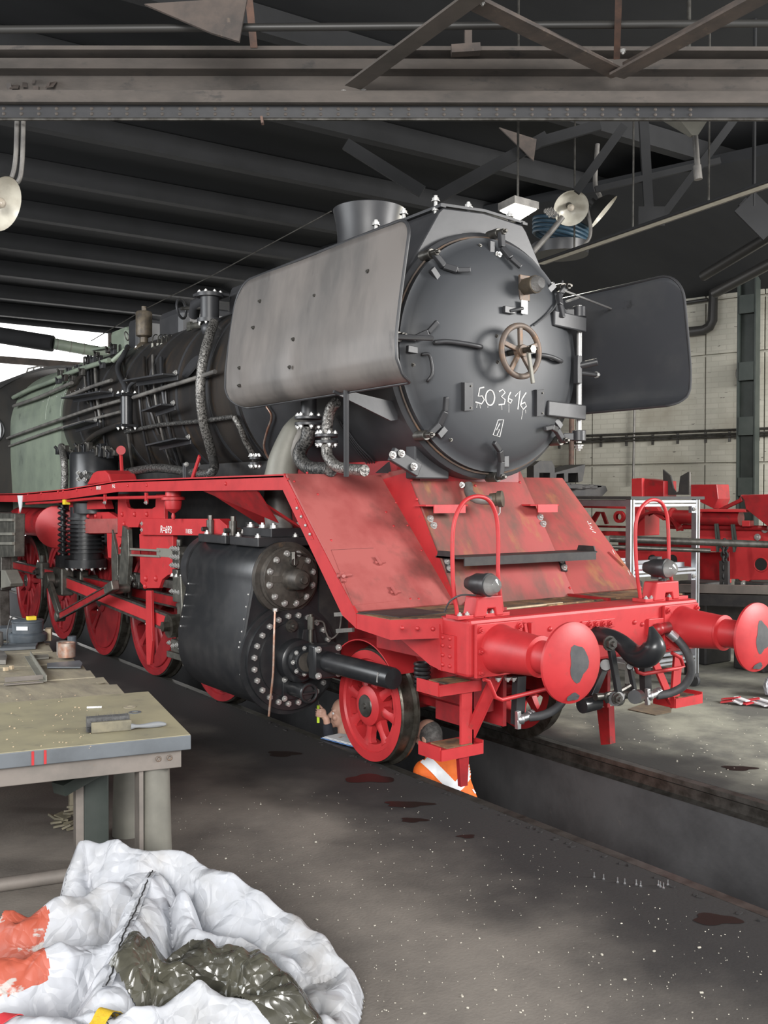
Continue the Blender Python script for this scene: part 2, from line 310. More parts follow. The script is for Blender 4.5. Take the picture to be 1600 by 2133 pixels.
# ================================================================== THE SETTING
Fh = V((F.x, F.y, 0)).normalized(); Rh = V((R.x, R.y, 0)).normalized()
def G(s, depth, z): p = CAM+Fh*depth+Rh*s; return V((p.x, p.y, z))
PITD = 1.5
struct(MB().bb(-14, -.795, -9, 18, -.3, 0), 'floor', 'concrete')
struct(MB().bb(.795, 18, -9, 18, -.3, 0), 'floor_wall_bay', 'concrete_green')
struct(MB().bb(-.715, .715, -9, 18, -PITD-.1, -PITD), 'floor_pit', 'concrete_oily')
struct(MB().bb(-.90, -.715, -9, 18, -PITD, -.14), 'wall_pit_near', 'pit_wall')
struct(MB().bb(.715, .90, -9, 18, -PITD, -.14), 'wall_pit_far', 'pit_wall')
struct(MB().bb(-.715, -.64, -9, 18, -1.02, -.95), 'trim_1', 'pit_wall')
struct(MB().bb(.66, .715, -9, 18, -.80, -.74), 'trim_2', 'pit_wall')
def rail(sx, label):
    b = MB(); y0, y1 = -9, 17.8
    prof = [(.717, 0), (.717, -.035), (.74, -.05), (.745, -.12), (.70, -.139), (.795, -.139), (.765, -.12), (.77, -.05), (.789, -.035), (.789, 0)]
    b.prism([(sx*x, y0, z) for x, z in prof], (0, y1-y0, 0)); return solo(b, 'rail', 'steel_dark', label, 'rail')
rail(-1, 'dark oily steel rail on the pit edge beside the workbench'); rail(1, 'dark oily steel rail on the pit edge beside the wall bay')
# broken concrete lip along the pit
b = MB()
for i in range(46):
    y = -3.6+i*.12*random.uniform(.6,1.4)+random.uniform(-.04, .04); s_ = random.uniform(.008, .022)
    b.box((-.835+random.uniform(-.03, .015), y, .003), (s_, s_*1.8, .008), Matrix.Rotation(random.uniform(0, 3), 3, 'Z'))
o = b.build('crumbled_lip', 'concrete', None); o['kind'] = 'stuff'; o['label'] = 'crumbs of broken concrete along the pit rail'; o['category'] = 'rubble'; rootz(o)
# loose grit
b = MB()
for i in range(900):
    px, py = random.uniform(330, 1590), random.uniform(1640, 2125)
    p = P(px, py, z=0)
    if p.x > -1.0: continue
    s_ = random.uniform(.0015, .0035)*(1 if random.random() < .93 else 2.2)
    b.box((p.x, p.y, s_*.35), (s_, s_*random.uniform(.8, 2.2), s_*.7), Matrix.Rotation(random.uniform(0, 3), 3, 'Z'))
for i in range(200):
    p = P(random.uniform(1180, 1598), random.uniform(1440, 1680), z=0)
    if p.x < 1.0 or abs(p.x-P(1356, 1476, z=0).x)+abs(p.y-P(1356, 1476, z=0).y) < .45: continue
    s_ = random.uniform(.003, .007); b.box((p.x, p.y, s_*.3), (s_, s_*1.6, s_*.6), Matrix.Rotation(random.uniform(0, 3), 3, 'Z'))
o = b.build('floor_grit', 'enamel', None); o['kind'] = 'stuff'; o['label'] = 'pale paint chips and grit scattered over the floor'; o['category'] = 'grit'; rootz(o)
def stain(px, py, rx, ry, lab):
    c = P(px, py, z=.0025); a = math.atan2(ray(px, py).y, ray(px, py).x); n = 28; ph = random.uniform(0, 6); vs = []
    for i in range(n):
        t = 2*PI*i/n; k = 1+.18*math.sin(3*t+ph)+.1*math.sin(5*t+2*ph)
        q = Rh*(rx*k*math.cos(t))+Fh*(ry*k*math.sin(t)); vs.append((c.x+q.x, c.y+q.y, .002))
    bb = MB().prism(vs, (0, 0, .001)); return solo(bb, 'oil_stain', 'oil', lab, 'oil stain', 'oil stains on the floor by the pit')
stain(770, 1622, .17, .10, 'reddish dark oil stain below the leading wheel'); stain(850, 1675, .15, .06, 'wide black oil stain with a drip-shaped tail on the floor'); stain(862, 1708, .08, .04, 'small black oil spot just beyond the wide stain')
stain(972, 1742, .05, .03, 'tiny dark oil spot among the grit'); stain(1492, 1915, .11, .06, 'dark brown oil pool near the standing screws'); stain(590, 1570, .12, .08, 'black oil patch below the cylinder block'); stain(1540, 1600, .12, .06, 'dark oil spot on the greenish floor of the wall bay')
# side wall: painted brick infill panels between concrete frames
W0 = CAM+ray(1560, 1032)*16.5; W0.z = 0; WA = math.radians(-16)
dW = V((math.sin(WA), math.cos(WA), 0)); nW = V((-dW.y, dW.x, 0))          # dW runs away from the camera, nW faces the hall
wm = Matrix((dW, V((0, 0, 1)), dW.cross(V((0, 0, 1))))).transposed().to_4x4(); wm.translation = W0
SG = 1 if dW.cross(V((0, 0, 1))).dot(nW) > 0 else -1
wall = MB().bb(-9, 15, 0, 7.4, -.3*SG if SG > 0 else .05, -.05*SG if SG > 0 else .3).build('wall_side', 'wall_brick'); wall.matrix_world = wm; wall['kind'] = 'structure'; wall['label'] = 'whitewashed brick side wall with concrete panel joints'
us = [-9, -6.7, -4.4, -2.1, -.25, .75, 2.9, 3.25, 5.6, 8, 10.4, 12.8, 15]
for i in range(len(us)-1):
    for z0, z1 in ((0, 2.55), (2.57, 4.42), (4.44, 5.35), (5.37, 7.3)):
        q = MB().bb(us[i]+.012, us[i+1]-.012, z0+.01, z1-.01, -.05*SG, (.03 if i % 3 else .022)*SG)
        o = q.build('panel', 'wall_brick'); o.parent = wall
def WP(u, z, off=0): return W0+dW*u+nW*off+V((0, 0, z))
def wall_u(px, off=0): p = PL(px, 900, W0+nW*off, nW); return (p-W0).dot(dW)
def wall_p(px, py, off=0): return PL(px, py, W0+nW*off, nW)
t = thing('wall_conduits', 'three thin parallel dark conduits clipped along the white wall', 'conduit', wall_p(1400, 903, .09))
for k, dz in enumerate((0, 14, 24)):
    MB().tube([wall_p(1130, 911+dz*.55, .09), wall_p(1950, 878+dz*.65, .09)], .02, 8).build('conduit', 'steel_dark', t)
for px in (1165, 1200, 1252, 1305, 1360, 1412, 1470, 1520, 1580, 1650, 1720, 1800, 1880):
    MB().bar(wall_p(px, 900-(px-1400)*.04, .06), wall_p(px, 925-(px-1400)*.04, .06), .04, .03, nW).build('clip', 'steel_dark', t)
def wpipe(pts, r, mat, lab, nm='wall_pipe'): return solo(MB().tube([wall_p(*p, r+.06) for p in pts], r, 10), nm, mat, lab, 'pipe')
wpipe([(1191, 860), (1190, 1000)], .05, 'rust_strut', 'brown vertical pipe on the white wall behind the smokebox')
wpipe([(1322, 845), (1319, 1010)], .022, 'pipe_grey', 'thin grey vertical pipe crossing the wall conduits')
wpipe([(1420, 693), (1465, 688), (1478, 680), (1484, 668), (1487, 600), (1560, 560), (1800, 540)], .085, 'lamp_back', 'thick black bent pipe high on the white wall')
wpipe([(1130, 560), (2000, 486)], .12, 'lamp_back', 'fat sooty pipe running along the top of the wall'); wpipe([(1420, 632), (1475, 624)], .03, 'lamp_back', 'short thin black pipe stub on the wall')
t = thing('steel_column', 'dark green riveted steel column standing before the white wall', 'column', WP(wall_u(1558, .4), 0, .4))
cu = wall_u(1558, .4)
for du in (-.14, .14): MB().bar(WP(cu+du, 0, .4), WP(cu+du, 6.9, .4), .025, .22, nW).build('flange', 'column_green', t); 
MB().bar(WP(cu, 0, .36), WP(cu, 6.9, .36), .25, .02, nW).build('web', 'column_green', t)
for z in (1, 2, 3, 3.9, 5): MB().bar(WP(cu, z, .51), WP(cu, z+.3, .51), .24, .015, nW).build('batten_plate', 'column_green', t)
solo(MB().lathe([(.001, .06), (.12, .05), (.20, 0), (.21, -.03), (.19, -.03)], wall_p(1557, 776, .15), nW, 24), 'alarm_bell', 'pipe_grey', 'round grey bell dish half hidden behind the green column', 'bell')
# gate wall at the far end
GY = 17.0
b = MB(); b.bb(-14, 12, GY+.1, GY+.4, 5.9, 7.5); b.bb(-14, .0, GY+.1, GY+.4, 0, 5.9); b.bb(6.6, 12, GY+.1, GY+.4, 0, 5.9); struct(b, 'wall_gate', 'soot_beam')
gate = struct(MB().bb(0, 6.6, GY+.05, GY+.15, 4.98, 5.14).bb(0, 6.6, GY+.05, GY+.15, 0, .3).bb(0, .15, GY+.05, GY+.15, 0, 5.9).bb(3.2, 3.35, GY+.05, GY+.15, 0, 5.9), 'door_1', 'girder_brown', None, 0, 'tall daylit roundhouse gate with pale boards behind the cab')
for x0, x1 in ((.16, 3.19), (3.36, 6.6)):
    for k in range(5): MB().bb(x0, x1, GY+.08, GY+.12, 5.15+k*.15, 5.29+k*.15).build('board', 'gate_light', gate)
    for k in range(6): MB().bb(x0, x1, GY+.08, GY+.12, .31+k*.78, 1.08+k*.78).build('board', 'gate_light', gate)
# ceiling: sooty boards with purlins across the track
def cz(y): return 7.25-.062*max(y, 2)+(.0)
b = MB(); b.add([(-14, -8, 7.13), (16, -8, 7.13), (16, 2, 7.13), (-14, 2, 7.13), (16, 18, cz(18)), (-14, 18, cz(18)), (-14, -8, 7.4), (16, -8, 7.4), (16, 18, 7.4), (-14, 18, 7.4)], [(0, 1, 2, 3), (3, 2, 4, 5), (6, 7, 8, 9), (0, 1, 7, 6), (5, 4, 8, 9)])
ceil = struct(b, 'ceiling', 'soot_ceiling')
for k, y in enumerate((3.2, 4.9, 6.6, 8.3, 10.0, 11.7, 13.4, 15.1, 16.6)):
    z = cz(y); MB().bar((-14, y+.35, z-.14), (13, y-.55, z-.14), .16, .28).build('purlin', 'soot_beam', ceil)
b = MB(); b.add([WP(-9, 5.45, .0), WP(15, 5.45, .0), WP(15, 6.6, 3.2), WP(-9, 6.6, 3.2), WP(-9, 5.6, 0), WP(15, 5.6, 0), WP(15, 6.75, 3.2), WP(-9, 6.75, 3.2)], [(0, 1, 2, 3), (4, 5, 6, 7), (0, 1, 5, 4), (2, 3, 7, 6)]); struct(b, 'ceiling_eaves', 'soot_ceiling')
# main girder across the hall
GD = 8.4
gir = thing('roof_girder', 'deep grey-brown riveted steel girder spanning under the roof', 'girder', G(0, GD, 5.26))
def gbar(nm, mat, d0, d1, z0, z1, s0=-7, s1=6, dz=0): return MB().bar(G(s0, (d0+d1)/2, (z0+z1)/2-dz), G(s1, (d0+d1)/2, (z0+z1)/2+dz), d1-d0, z1-z0).build(nm, mat, gir)
gbar('upper_flange', 'girder_paint', GD-.02, GD+.25, 5.80, 5.835); gbar('upper_channel', 'girder_paint', GD+.14, GD+.18, 5.67, 5.82); gbar('upper_lip', 'girder_paint', GD+.02, GD+.16, 5.655, 5.69); gbar('upper_edge', 'girder_paint', GD+.0, GD+.03, 5.65, 5.735)
gbar('web', 'girder_paint', GD+.16, GD+.19, 5.42, 5.66); gbar('lower_flange', 'girder_paint', GD-.03, GD+.18, 5.40, 5.44); gbar('lower_edge', 'girder_paint', GD-.05, GD-.01, 5.345, 5.445); gbar('angle', 'smokebox', GD+.06, GD+.09, 5.24, 5.36)
for k in range(46):
    s_ = -4.2+k*.152
    for dz in (0, .045): bolt(gir, G(s_, GD+.06, 5.285+dz), -Fh, .016, RIVET_G, 'rivet')
for k in range(9):   # peeling paint on the web
    c = G(-3.4+k*.065+random.uniform(-.03, .03), GD+.13, 5.52+random.uniform(-.06, .09)); MB().box(c, (random.uniform(.03, .1), .004, random.uniform(.03, .08)), Matrix.Rotation(-YAW+random.uniform(-.6, .6), 3, 'Z') @ Matrix.Rotation(random.uniform(-.7, .7), 3, 'X')).build('paint_flake', 'girder_brown', gir)
solo(MB().tube([G(-7, 8.36, 5.195), G(6, 8.36, 5.215)], .014, 8), 'conduit_pipe', 'steel_dark', 'long dark conduit pipe hung right under the riveted girder', 'pipe')
solo(MB().tube([P(-700, 67, d=7.6), P(2300, 43, d=7.6)], .03, 10), 'tie_rod', 'lamp_back', 'dark tie rod spanning above the riveted girder', 'rod')
def lstrut(parent, a, b_, wd, mat, nm='strut'):
    a, b_ = V(a), V(b_); MB().bar(a, b_, wd, .02).build(nm, mat, parent); d = (b_-a).normalized(); sd = V((-d.y, d.x, 0)).normalized()
    if sd.dot(Fh) < 0: sd = -sd
    MB().bar(a+sd*wd*.45+V((0, 0, .06)), b_+sd*wd*.45+V((0, 0, .06)), .02, .13).build('strut_leg', mat, parent)
brc = thing('roof_bracing', 'zigzag of brown steel angle struts bolted above the girder', 'bracing', P(1290, 160, z=5.47))
lstrut(brc, P(735, 180, z=5.47), P(1020, -30, z=5.47), .16, 'girder_paint'); lstrut(brc, P(985, 5, z=5.5), P(1290, 155, z=5.5), .16, 'girder_brown'); lstrut(brc, P(1285, 158, z=5.47), P(1680, -55, z=5.47), .16, 'girder_brown')
MB().bar(P(1285, 118, z=5.56), P(1292, -40, z=5.56)+V((0, 0, .3)), .05, .05).build('hanger', 'rust_strut', brc)
for q in ((716, 190), (757, 188), (1005, 3), (1298, 105)): bolt(brc, P(*q, z=5.5), (0, 0, -1), .02, BOLT, 'bolt')
solo(MB().bar(P(516, -30, d=7.9), P(529, 98, d=8.3), .06, .02), 'flat_hanger', 'rust_strut', 'rusty flat bar hanger with holes above the girder', 'hanger')
solo(MB().prism([P(300, 8, d=7.4), P(515, -6, d=7.4), P(498, 86, d=7.4), P(440, 68, d=7.4)], Fh*.03), 'gusset_sheet', 'girder_brown', 'bent triangular sheet hanging over the tie rod', 'sheet metal')
solo(MB().bar(P(975, 62, d=8.35), P(975, 105, d=8.35), .10, .06, Rh).bar(P(940, 106, d=8.3), P(1000, 102, d=8.3), .10, .07), 'girder_bracket', 'girder_brown', 'small boxy bracket sitting on top of the girder', 'bracket')
solo(MB().bar(P(545, 244, d=8.25), P(547, 258, d=8.25), .055, .02, Rh), 'pipe_clip', 'rust_strut', 'little rusty clip holding the conduit under the girder', 'clip')
# rear roof trusses (dark)
tr = thing('roof_truss', 'sooty lattice truss with crossing struts beyond the girder', 'truss', P(1350, 440, d=12))
for a, c, wd in (((1300, 262), (1200, 400), .1), ((1340, 240), (1352, 450), .11), ((1540, 235), (1380, 450), .09), ((1140, 285), (905, 415), .14), ((880, 400), (720, 300), .14), ((1110, 300), (1250, 260), .12), ((1240, 395), (1500, 335), .07), ((1545, 420), (1660, 520), .12)):
    MB().bar(P(*a, d=11.5), P(*c, d=11.5), wd, .05, Fh).build('strut', 'soot_beam', tr)
MB().prism([P(1040, 265, d=11.4), P(1118, 290, d=11.4), P(1112, 335, d=11.4)], Fh*.03).build('gusset', 'girder_brown', tr); MB().prism([P(1330, 430, d=11.4), P(1385, 430, d=11.4), P(1385, 470, d=11.4), P(1330, 470, d=11.4)], Fh*.03).build('gusset', 'soot_beam', tr)
t = thing('vent_hopper', 'beige funnel hopper with a drain pipe under the roof', 'hopper', P(1445, 285, d=9.6))
b = MB(); c = P(1434, 240, d=9.6); top = [c+Rh*(sx*.21)+Fh*(sy*.15) for sx, sy in ((-1, -1), (1, -1), (1, 1), (-1, 1))]; c2 = P(1446, 284, d=9.6); bot = [c2+Rh*(sx*.03)+Fh*(sy*.03) for sx, sy in ((-1, -1), (1, -1), (1, 1), (-1, 1))]
b.add(top+bot, [(0, 1, 2, 3), (4, 5, 6, 7)]+[(i, (i+1) % 4, 4+(i+1) % 4, 4+i) for i in range(4)]); b.build('funnel', 'leg_grey', t); MB().cyl(P(1448, 280, d=9.6), P(1455, 372, d=9.6), .028, n=12).build('drain_pipe', 'pipe_grey', t); MB().tube([c, V((c.x, c.y, 7.12))], .02, 8).build('hanger', 'steel_dark', t); MB().cyl(P(1452, 345, d=9.6), P(1455, 374, d=9.6), .04, n=12).build('sleeve', 'pipe_grey', t)
solo(MB().bar(P(1550, 420, d=10.5), P(1610, 480, d=10.5), .3, .03, Fh).tube([P(1570, 430, d=10.5), V((P(1570, 430, d=10.5).x, P(1570, 430, d=10.5).y, 7.12))], .02, 8), 'gusset_plate', 'soot_beam', 'sooty gusset plate near the cable tray', 'plate')
for a, c, lab in (((1465, 575), (1640, 470), 'upper sooty pipe under the eaves'), ((1490, 610), (1640, 530), 'lower sooty pipe under the eaves')): solo(MB().tube([P(*a, d=13.5), P(*c, d=12), P(*c, d=12)+(P(*c, d=12)-P(*a, d=13.5))*1.5], .07, 10), 'roof_pipe', 'lamp_back', lab, 'pipe')
# insulated duct before the gate
t = thing('roof_duct', 'pale insulated duct with strap bands below the far ceiling', 'duct', P(160, 722, d=19)); a, c = P(112, 716, d=19), P(222, 736, d=19.5)
MB().cyl(a, c, .11, n=20).build('tube', 'firebox_green', t)
for k in (.05, .3, .55, .8): q = a.lerp(c, k); MB().cyl(q, q+(c-a)*.015, .115, n=20).build('band', 'leg_grey', t)
solo(MB().tube([P(-40, 692, d=19), P(110, 716, d=19)], .16, 12), 'roof_pipe', 'soot_beam', 'dark fat pipe leading into the pale duct', 'pipe')
# wires over the boiler
solo(MB().tube([P(190, 710, d=13), P(300, 645, d=12), P(440, 575, d=11), P(690, 440, d=9.5)], .006, 6), 'slack_wire', 'steel_dark', 'thin dark wire stretched over the boiler towards the chimney', 'wire')
# ------------------------------------------------------------------ lamps
def enamel_lamp(c, ax, r, lab, arm, back='lamp_back', bulb=True):
    t = thing('enamel_lamp', lab, 'lamp', c); ax = V(ax).normalized()
    MB().lathe([(r, 0), (r*.97, .03*r), (r*.80, .38*r), (r*.42, .62*r), (r*.2, .68*r), (r*.2, .9*r), (.001, .9*r)], c, -ax, 32).build('shade', back, t)
    MB().lathe([(r*.985, .0), (r*.78, .36*r), (r*.40, .59*r), (.001, .64*r)], c, -ax, 32).build('reflector', 'enamel', t)
    if bulb: MB().lathe([(r*.09, -.5*r), (r*.16, -.3*r), (r*.2, -.1*r), (r*.13, .04*r), (.001, .08*r)], c, ax, 16).build('bulb', 'bulb', t); MB().cyl(V(c)-ax*r*.6, V(c)-ax*r*.35, r*.17, n=14).build('socket', 'lamp_back', t)
    for pts, rr in arm: MB().tube(catmull(pts), rr, 10).build('bracket_tube', 'pipe_grey', t)
    return t
enamel_lamp(P(6, 425, d=8.2), (.9, -1.0, -.55), .235, 'cream enamel lamp hanging by two tubes from the girder', [([P(36, 248, d=8.45), P(33, 330, d=8.45), P(24, 372, d=8.45), P(10, 385, d=8.5)], .022), ([P(49, 248, d=8.45), P(46, 340, d=8.45), P(38, 378, d=8.45), P(15, 392, d=8.5)], .02)])
enamel_lamp(P(1190, 434, d=11.6), (-.45, -.75, -.55), .215, 'cream enamel lamp on a swan-neck tube over the tray', [([P(1172, 452, d=11.7), P(1150, 480, d=11.7), P(1106, 530, d=11.7)], .035), ([P(1222, 430, d=11.7), P(1230, 470, d=11.7), P(1228, 495, d=11.7), P(1215, 512, d=11.7)], .022)])
t = enamel_lamp(P(1258, 442, d=12.4), (.55, -.5, -.65), .25, 'dark-backed lamp shade turned away beside the enamel lamp', [([P(1250, 410, d=12.5), P(1240, 380, d=12.6), P(1245, 300, d=12.6)], .03)], bulb=False)
solo(MB().tube([P(1140+9*math.sin(k*.35)+k*.25, 436+k*.25+4*math.cos(k*.35*3), d=11.6) for k in range(60)], .012, 6), 'spiral_cable', 'pipe_grey', 'curled grey cable joining the floodlight and the enamel lamp', 'cable')
t = thing('led_floodlight', 'lit square floodlight glaring above the smokebox', 'floodlight', P(1080, 440, d=9.6))
fc = P(1081, 440, d=9.6); q = [P(1045, 437, d=9.6), P(1070, 427, d=9.6), P(1117, 436, d=9.6), P(1080, 458, d=9.6)]
q = [P(1042, 440, z=fc.z), P(1073, 425, z=fc.z), P(1118, 437, z=fc.z), P(1082, 459, z=fc.z)]
MB().prism(q, (0, 0, .012)).build('light_panel', 'led', t); cq = sum(q, V((0, 0, 0)))/4; MB().prism([cq+(a-cq)*1.12+V((0, 0, .005)) for a in q], (0, 0, .07)).build('housing', 'pipe_grey', t); MB().tube([cq+V((0, 0, .07)), V((cq.x, cq.y, cz(cq.y)))], .012, 8).build('suspension', 'steel_dark', t)
pl = bpy.data.lights.new('floodlight_glow', 'AREA'); pl.size = .3; pl.energy = 55; pl.color = (1, .95, .82); po = bpy.data.objects.new('floodlight_glow', pl); COL.objects.link(po); po.location = cq-V((0, 0, .02))
t = thing('cable_tray', 'long pale cable tray sloping past the enamel lamps', 'cable tray', P(1360, 470, z=5))
a, c = P(1125, 548, z=5), P(1660, 362, z=5); c = c+(c-a)*1.2
MB().bar(a, c, .10, .03).build('tray', 'enamel', t); sd = (c-a).normalized().cross(V((0, 0, 1)))
for s_, mt in ((.07, 'soot_beam'), (-.07, 'pipe_grey')): MB().tube([a+sd*s_, c+sd*s_], .018, 8).build('cable', mt, t)
for k in (.08, .2, .33, .6, .9): q = a.lerp(c, k); MB().tube([q, q+V((0, 0, 1.9))], .012, 6).build('hanger', 'steel_dark', t)
t = thing('hose_drum', 'teal hose wound on a drum above the cable tray', 'hose drum', P(1175, 495, d=12.8)); hc = P(1168, 500, d=12.8)
for k in range(4): MB().torus(hc+V((0, 0, .02-.055*k+.18)), (.15, -.2, 1), .36, .024).build('coil', 'blue_hose', t)
MB().lathe([(.001, .0), (.36, .0), (.38, .14), (.001, .14)], hc-V((0, 0, .2)), (0, 0, 1), 28).build('drum', 'smokebox', t)

# ================================================================== STEAM LOCOMOTIVE
LOC = thing('steam_locomotive', 'black steam locomotive with bright red frame, wheels and buffer beam', 'locomotive')
def part(mb, nm, mat, par=None, bev=0, label=None):
    o = mb.build(nm, mat, par or LOC, bev)
    if label: o['label'] = label
    return o
# ---- smokebox and door
smk = part(MB().lathe([(.80, -.40), (.90, -.40), (.93, -.385), (.93, 1.95), (.905, 1.96)], (0, 0, BZ), (0, 1, 0), 72), 'smokebox', 'smokebox')
DP = [(0, .625), (.2, .62), (.4, .602), (.55, .577), (.68, .545), (.76, .515), (.81, .480), (.835, .458), (.876, .452), (.876, .40)]
def domeh(r):
    for (a, ha), (c, hc_) in zip(DP, DP[1:]):
        if r <= c: return ha+(hc_-ha)*(r-a)/max(c-a, 1e-6)
    return .41
door = part(MB().lathe([(max(r, .001), h) for r, h in DP], (0, 0, BZ), (0, -1, 0), 96), 'smokebox_door', 'door_black')
part(MB().torus((0, -.415, BZ), (0, 1, 0), .888, .008, 72, 6), 'seal_ring', 'iron_rust', door)
def D(px, py, off=0):
    y = -.55
    for _ in range(8): p = P(px, py, y=y); y = -(domeh(math.hypot(p.x, p.z-BZ))+off)
    return P(px, py, y=y)
for px, py in ((900, 528), (1040, 487), (858, 706), (890, 905), (1038, 990), (1167, 915), (1183, 590)):
    q = P(px, py, y=-.5); a = math.atan2(q.z-BZ, q.x); e = V((math.cos(a), 0, math.sin(a))); t_ = V((-math.sin(a), 0, math.cos(a)))
    c = V((0, 0, BZ)); lug = c+e*.915
    cl = part(MB().cyl(lug+V((0, -.38, 0)), lug+V((0, -.50, 0)), .038, n=14).cyl(lug+V((0, -.50, 0)), lug+V((0, -.56, 0)), .024, n=6).cyl(lug+V((0, -.56, 0)), lug+V((0, -.585, 0)), .013, n=10), 'clamp', 'steel_dark', door, .003)
    k = c+e*.80+V((0, -.535, 0)); k2 = c+e*.72-t_*.05+V((0, -.575, 0)); k3 = c+e*.66-t_*.13+V((0, -.60, 0))
    b = MB(); b.bar(lug+V((0, -.52, 0)), k, .045, .04, (0, 1, 0)); b.bar(k, k2, .045, .035, (0, 1, 0)); b.bar(k2, k3, .035, .03, (0, 1, 0)); part(b, 'clamp_arm', 'smokebox', door, .006)
    kk = c+e*.79+t_*.075; part(MB().bar(kk+V((0, -domeh(.79)-.005, 0))-e*.07, kk+V((0, -domeh(.79)-.005, 0))+e*.05, .05, .03, (0, 1, 0)), 'clamp_plate', 'smokebox', door, .004)
# handwheel
hw = part(MB().torus((0, -.75, BZ), (0, 1, 0), .185, .022, 40, 10), 'handwheel', 'iron_rust', door)
b = MB()
for k in range(5):
    a = 2*PI*k/5+.35; e = V((math.cos(a), 0, math.sin(a))); b.bar(V((0, -.75, BZ)), V((0, -.75, BZ))+e*.18, .034, .026, (0, 1, 0))
b.cyl((0, -.72, BZ), (0, -.79, BZ), .045, n=18); part(b, 'handwheel_spokes', 'iron_rust', door, .004)
part(MB().cyl((0, -.6, BZ), (0, -.86, BZ), .022, n=14).cyl((0, -.86, BZ), (0, -.885, BZ), .03, n=6), 'spindle', 'steel_oily', door); part(MB().bar((.0, -.83, BZ), (.05, -.83, BZ-.24), .03, .02, (0, 1, 0)), 'locking_lever', 'leg_grey', door, .005)
# grab rails on the door
def grab(pts, r, nm='grab_rail'):
    a = [D(*p, .045) for p in pts]; s0, s1 = D(*pts[0], 0), D(*pts[-1], 0)
    part(MB().tube(catmull([s0, a[0]]+a[1:-1]+[a[-1], s1], 5), r, 10), nm, 'smokebox', door)
grab([(908, 713), (930, 711), (970, 716), (1000, 722)], .017); grab([(1118, 740), (1132, 740), (1150, 744), (1168, 752)], .017); grab([(881, 738), (895, 740), (901, 775), (892, 792)], .012)
# hinge
hx, hy = .875, -.50
b = MB().cyl((hx, hy, 2.42), (hx, hy, 3.52), .022, n=14); hin = part(b, 'hinge_rod', 'steel', door)
for z in (2.47, 3.46): part(MB().cyl((hx, hy, z-.035), (hx, hy, z+.05), .055, n=20).bar((hx, hy, z), (hx-.08, hy+.09, z), .07, .06), 'hinge_lug', 'smokebox', door, .005)
for z, x0 in ((3.36, .50), (2.66, .44)):
    a_, c_ = V((x0, -domeh(math.hypot(x0, z-BZ))-.012, z+.01)), V((hx+.02, hy-.045, z)); part(MB().bar(a_, c_, .03, .12), 'hinge_strap', 'smokebox', door, .01)
part(MB().box((hx-.05, hy-.03, 3.0), (.05, .05, .22)).cyl((hx-.04, hy-.02, 3.03), (hx+.06, hy-.14, 3.06), .03, n=12).cyl((hx, hy-.02, 2.98), (hx+.13, hy-.06, 2.97), .018, n=10), 'hinge_stop', 'smokebox', door, .004); bolt(door, (hx+.13, hy-.06, 2.97), (1, -.3, 0), .022)
bolt(door, (hx, hy, 2.40), (0, 0, -1), .03)
# number plate brackets, lamp, small studs
for px0, px1, py0, py1 in ((964, 987, 797, 855), (1117, 1133, 812, 866)):
    c0, c1 = D((px0+px1)/2, py0, .02), D((px0+px1)/2, py1, .02); nb = part(MB().bar(c0, c1, .085, .012, (0, 1, 0)), 'plate_bracket', 'smokebox', door); part(MB().bar(c0+V((-.04, .01, 0)), c1+V((-.04, .01, 0)), .012, .05, (0, 1, 0)), 'bracket_flange', 'smokebox', door)
    for q in (c0.lerp(c1, .12), c0.lerp(c1, .9)): bolt(door, q+V((.02, -.008, 0)), (0, -1, 0), .006, BOLT_D, 'bolt')
lp = D(1092, 600, .012); part(MB().box(lp, (.10, .02, .19)), 'lamp_plate', 'iron_rust', door, .003); part(MB().box(D(1092, 640, .03), (.06, .01, .10)), 'lamp_tongue', 'steel', door)
def lamp(c, ax, r, par, body='smokebox'):
    ax = V(ax).normalized(); lb = part(MB().lathe([(.001, -.16), (r*.55, -.16), (r*.75, -.12), (r, -.08), (r, .0), (r*1.08, .0), (r*1.08, .025), (r*.95, .03)], c, ax, 28), 'lamp_body', body, par)
    part(MB().lathe([(r*.98, .02), (r*.9, .055), (r*.6, .085), (.001, .097)], c, ax, 24), 'lamp_glass', 'glass', par); part(MB().lathe([(r*.95, .028), (r*.7, -.02), (r*.3, -.05), (.001, -.055)], c, ax, 24), 'lamp_reflector', 'pipe_grey', par)
lamp(D(1112, 593, .12), (0, -1, 0), .062, door, 'brass_dirty')
part(MB().box(D(1060, 646, .02), (.10, .03, .05)).cyl(D(1062, 648, .03), D(1090, 642, .05), .014, n=8), 'door_latch', 'smokebox', door, .003)
part(MB().tube(catmull([D(1112, 678, .02), D(1135, 660, .02), D(1155, 640, .03), D(1168, 610, .05), D(1172, 585, .08)]), .007, 8), 'lamp_cable', 'rubber', door)
for q in ((1038, 531), (1035, 700), (1037, 754), (861, 760), (939, 916), (1000, 512), (1160, 885)): bolt(door, D(*q, .0), (0, -1, 0), .012 if q != (1038, 531) else .022, BOLT_D if q != (1038, 531) else BOLT)
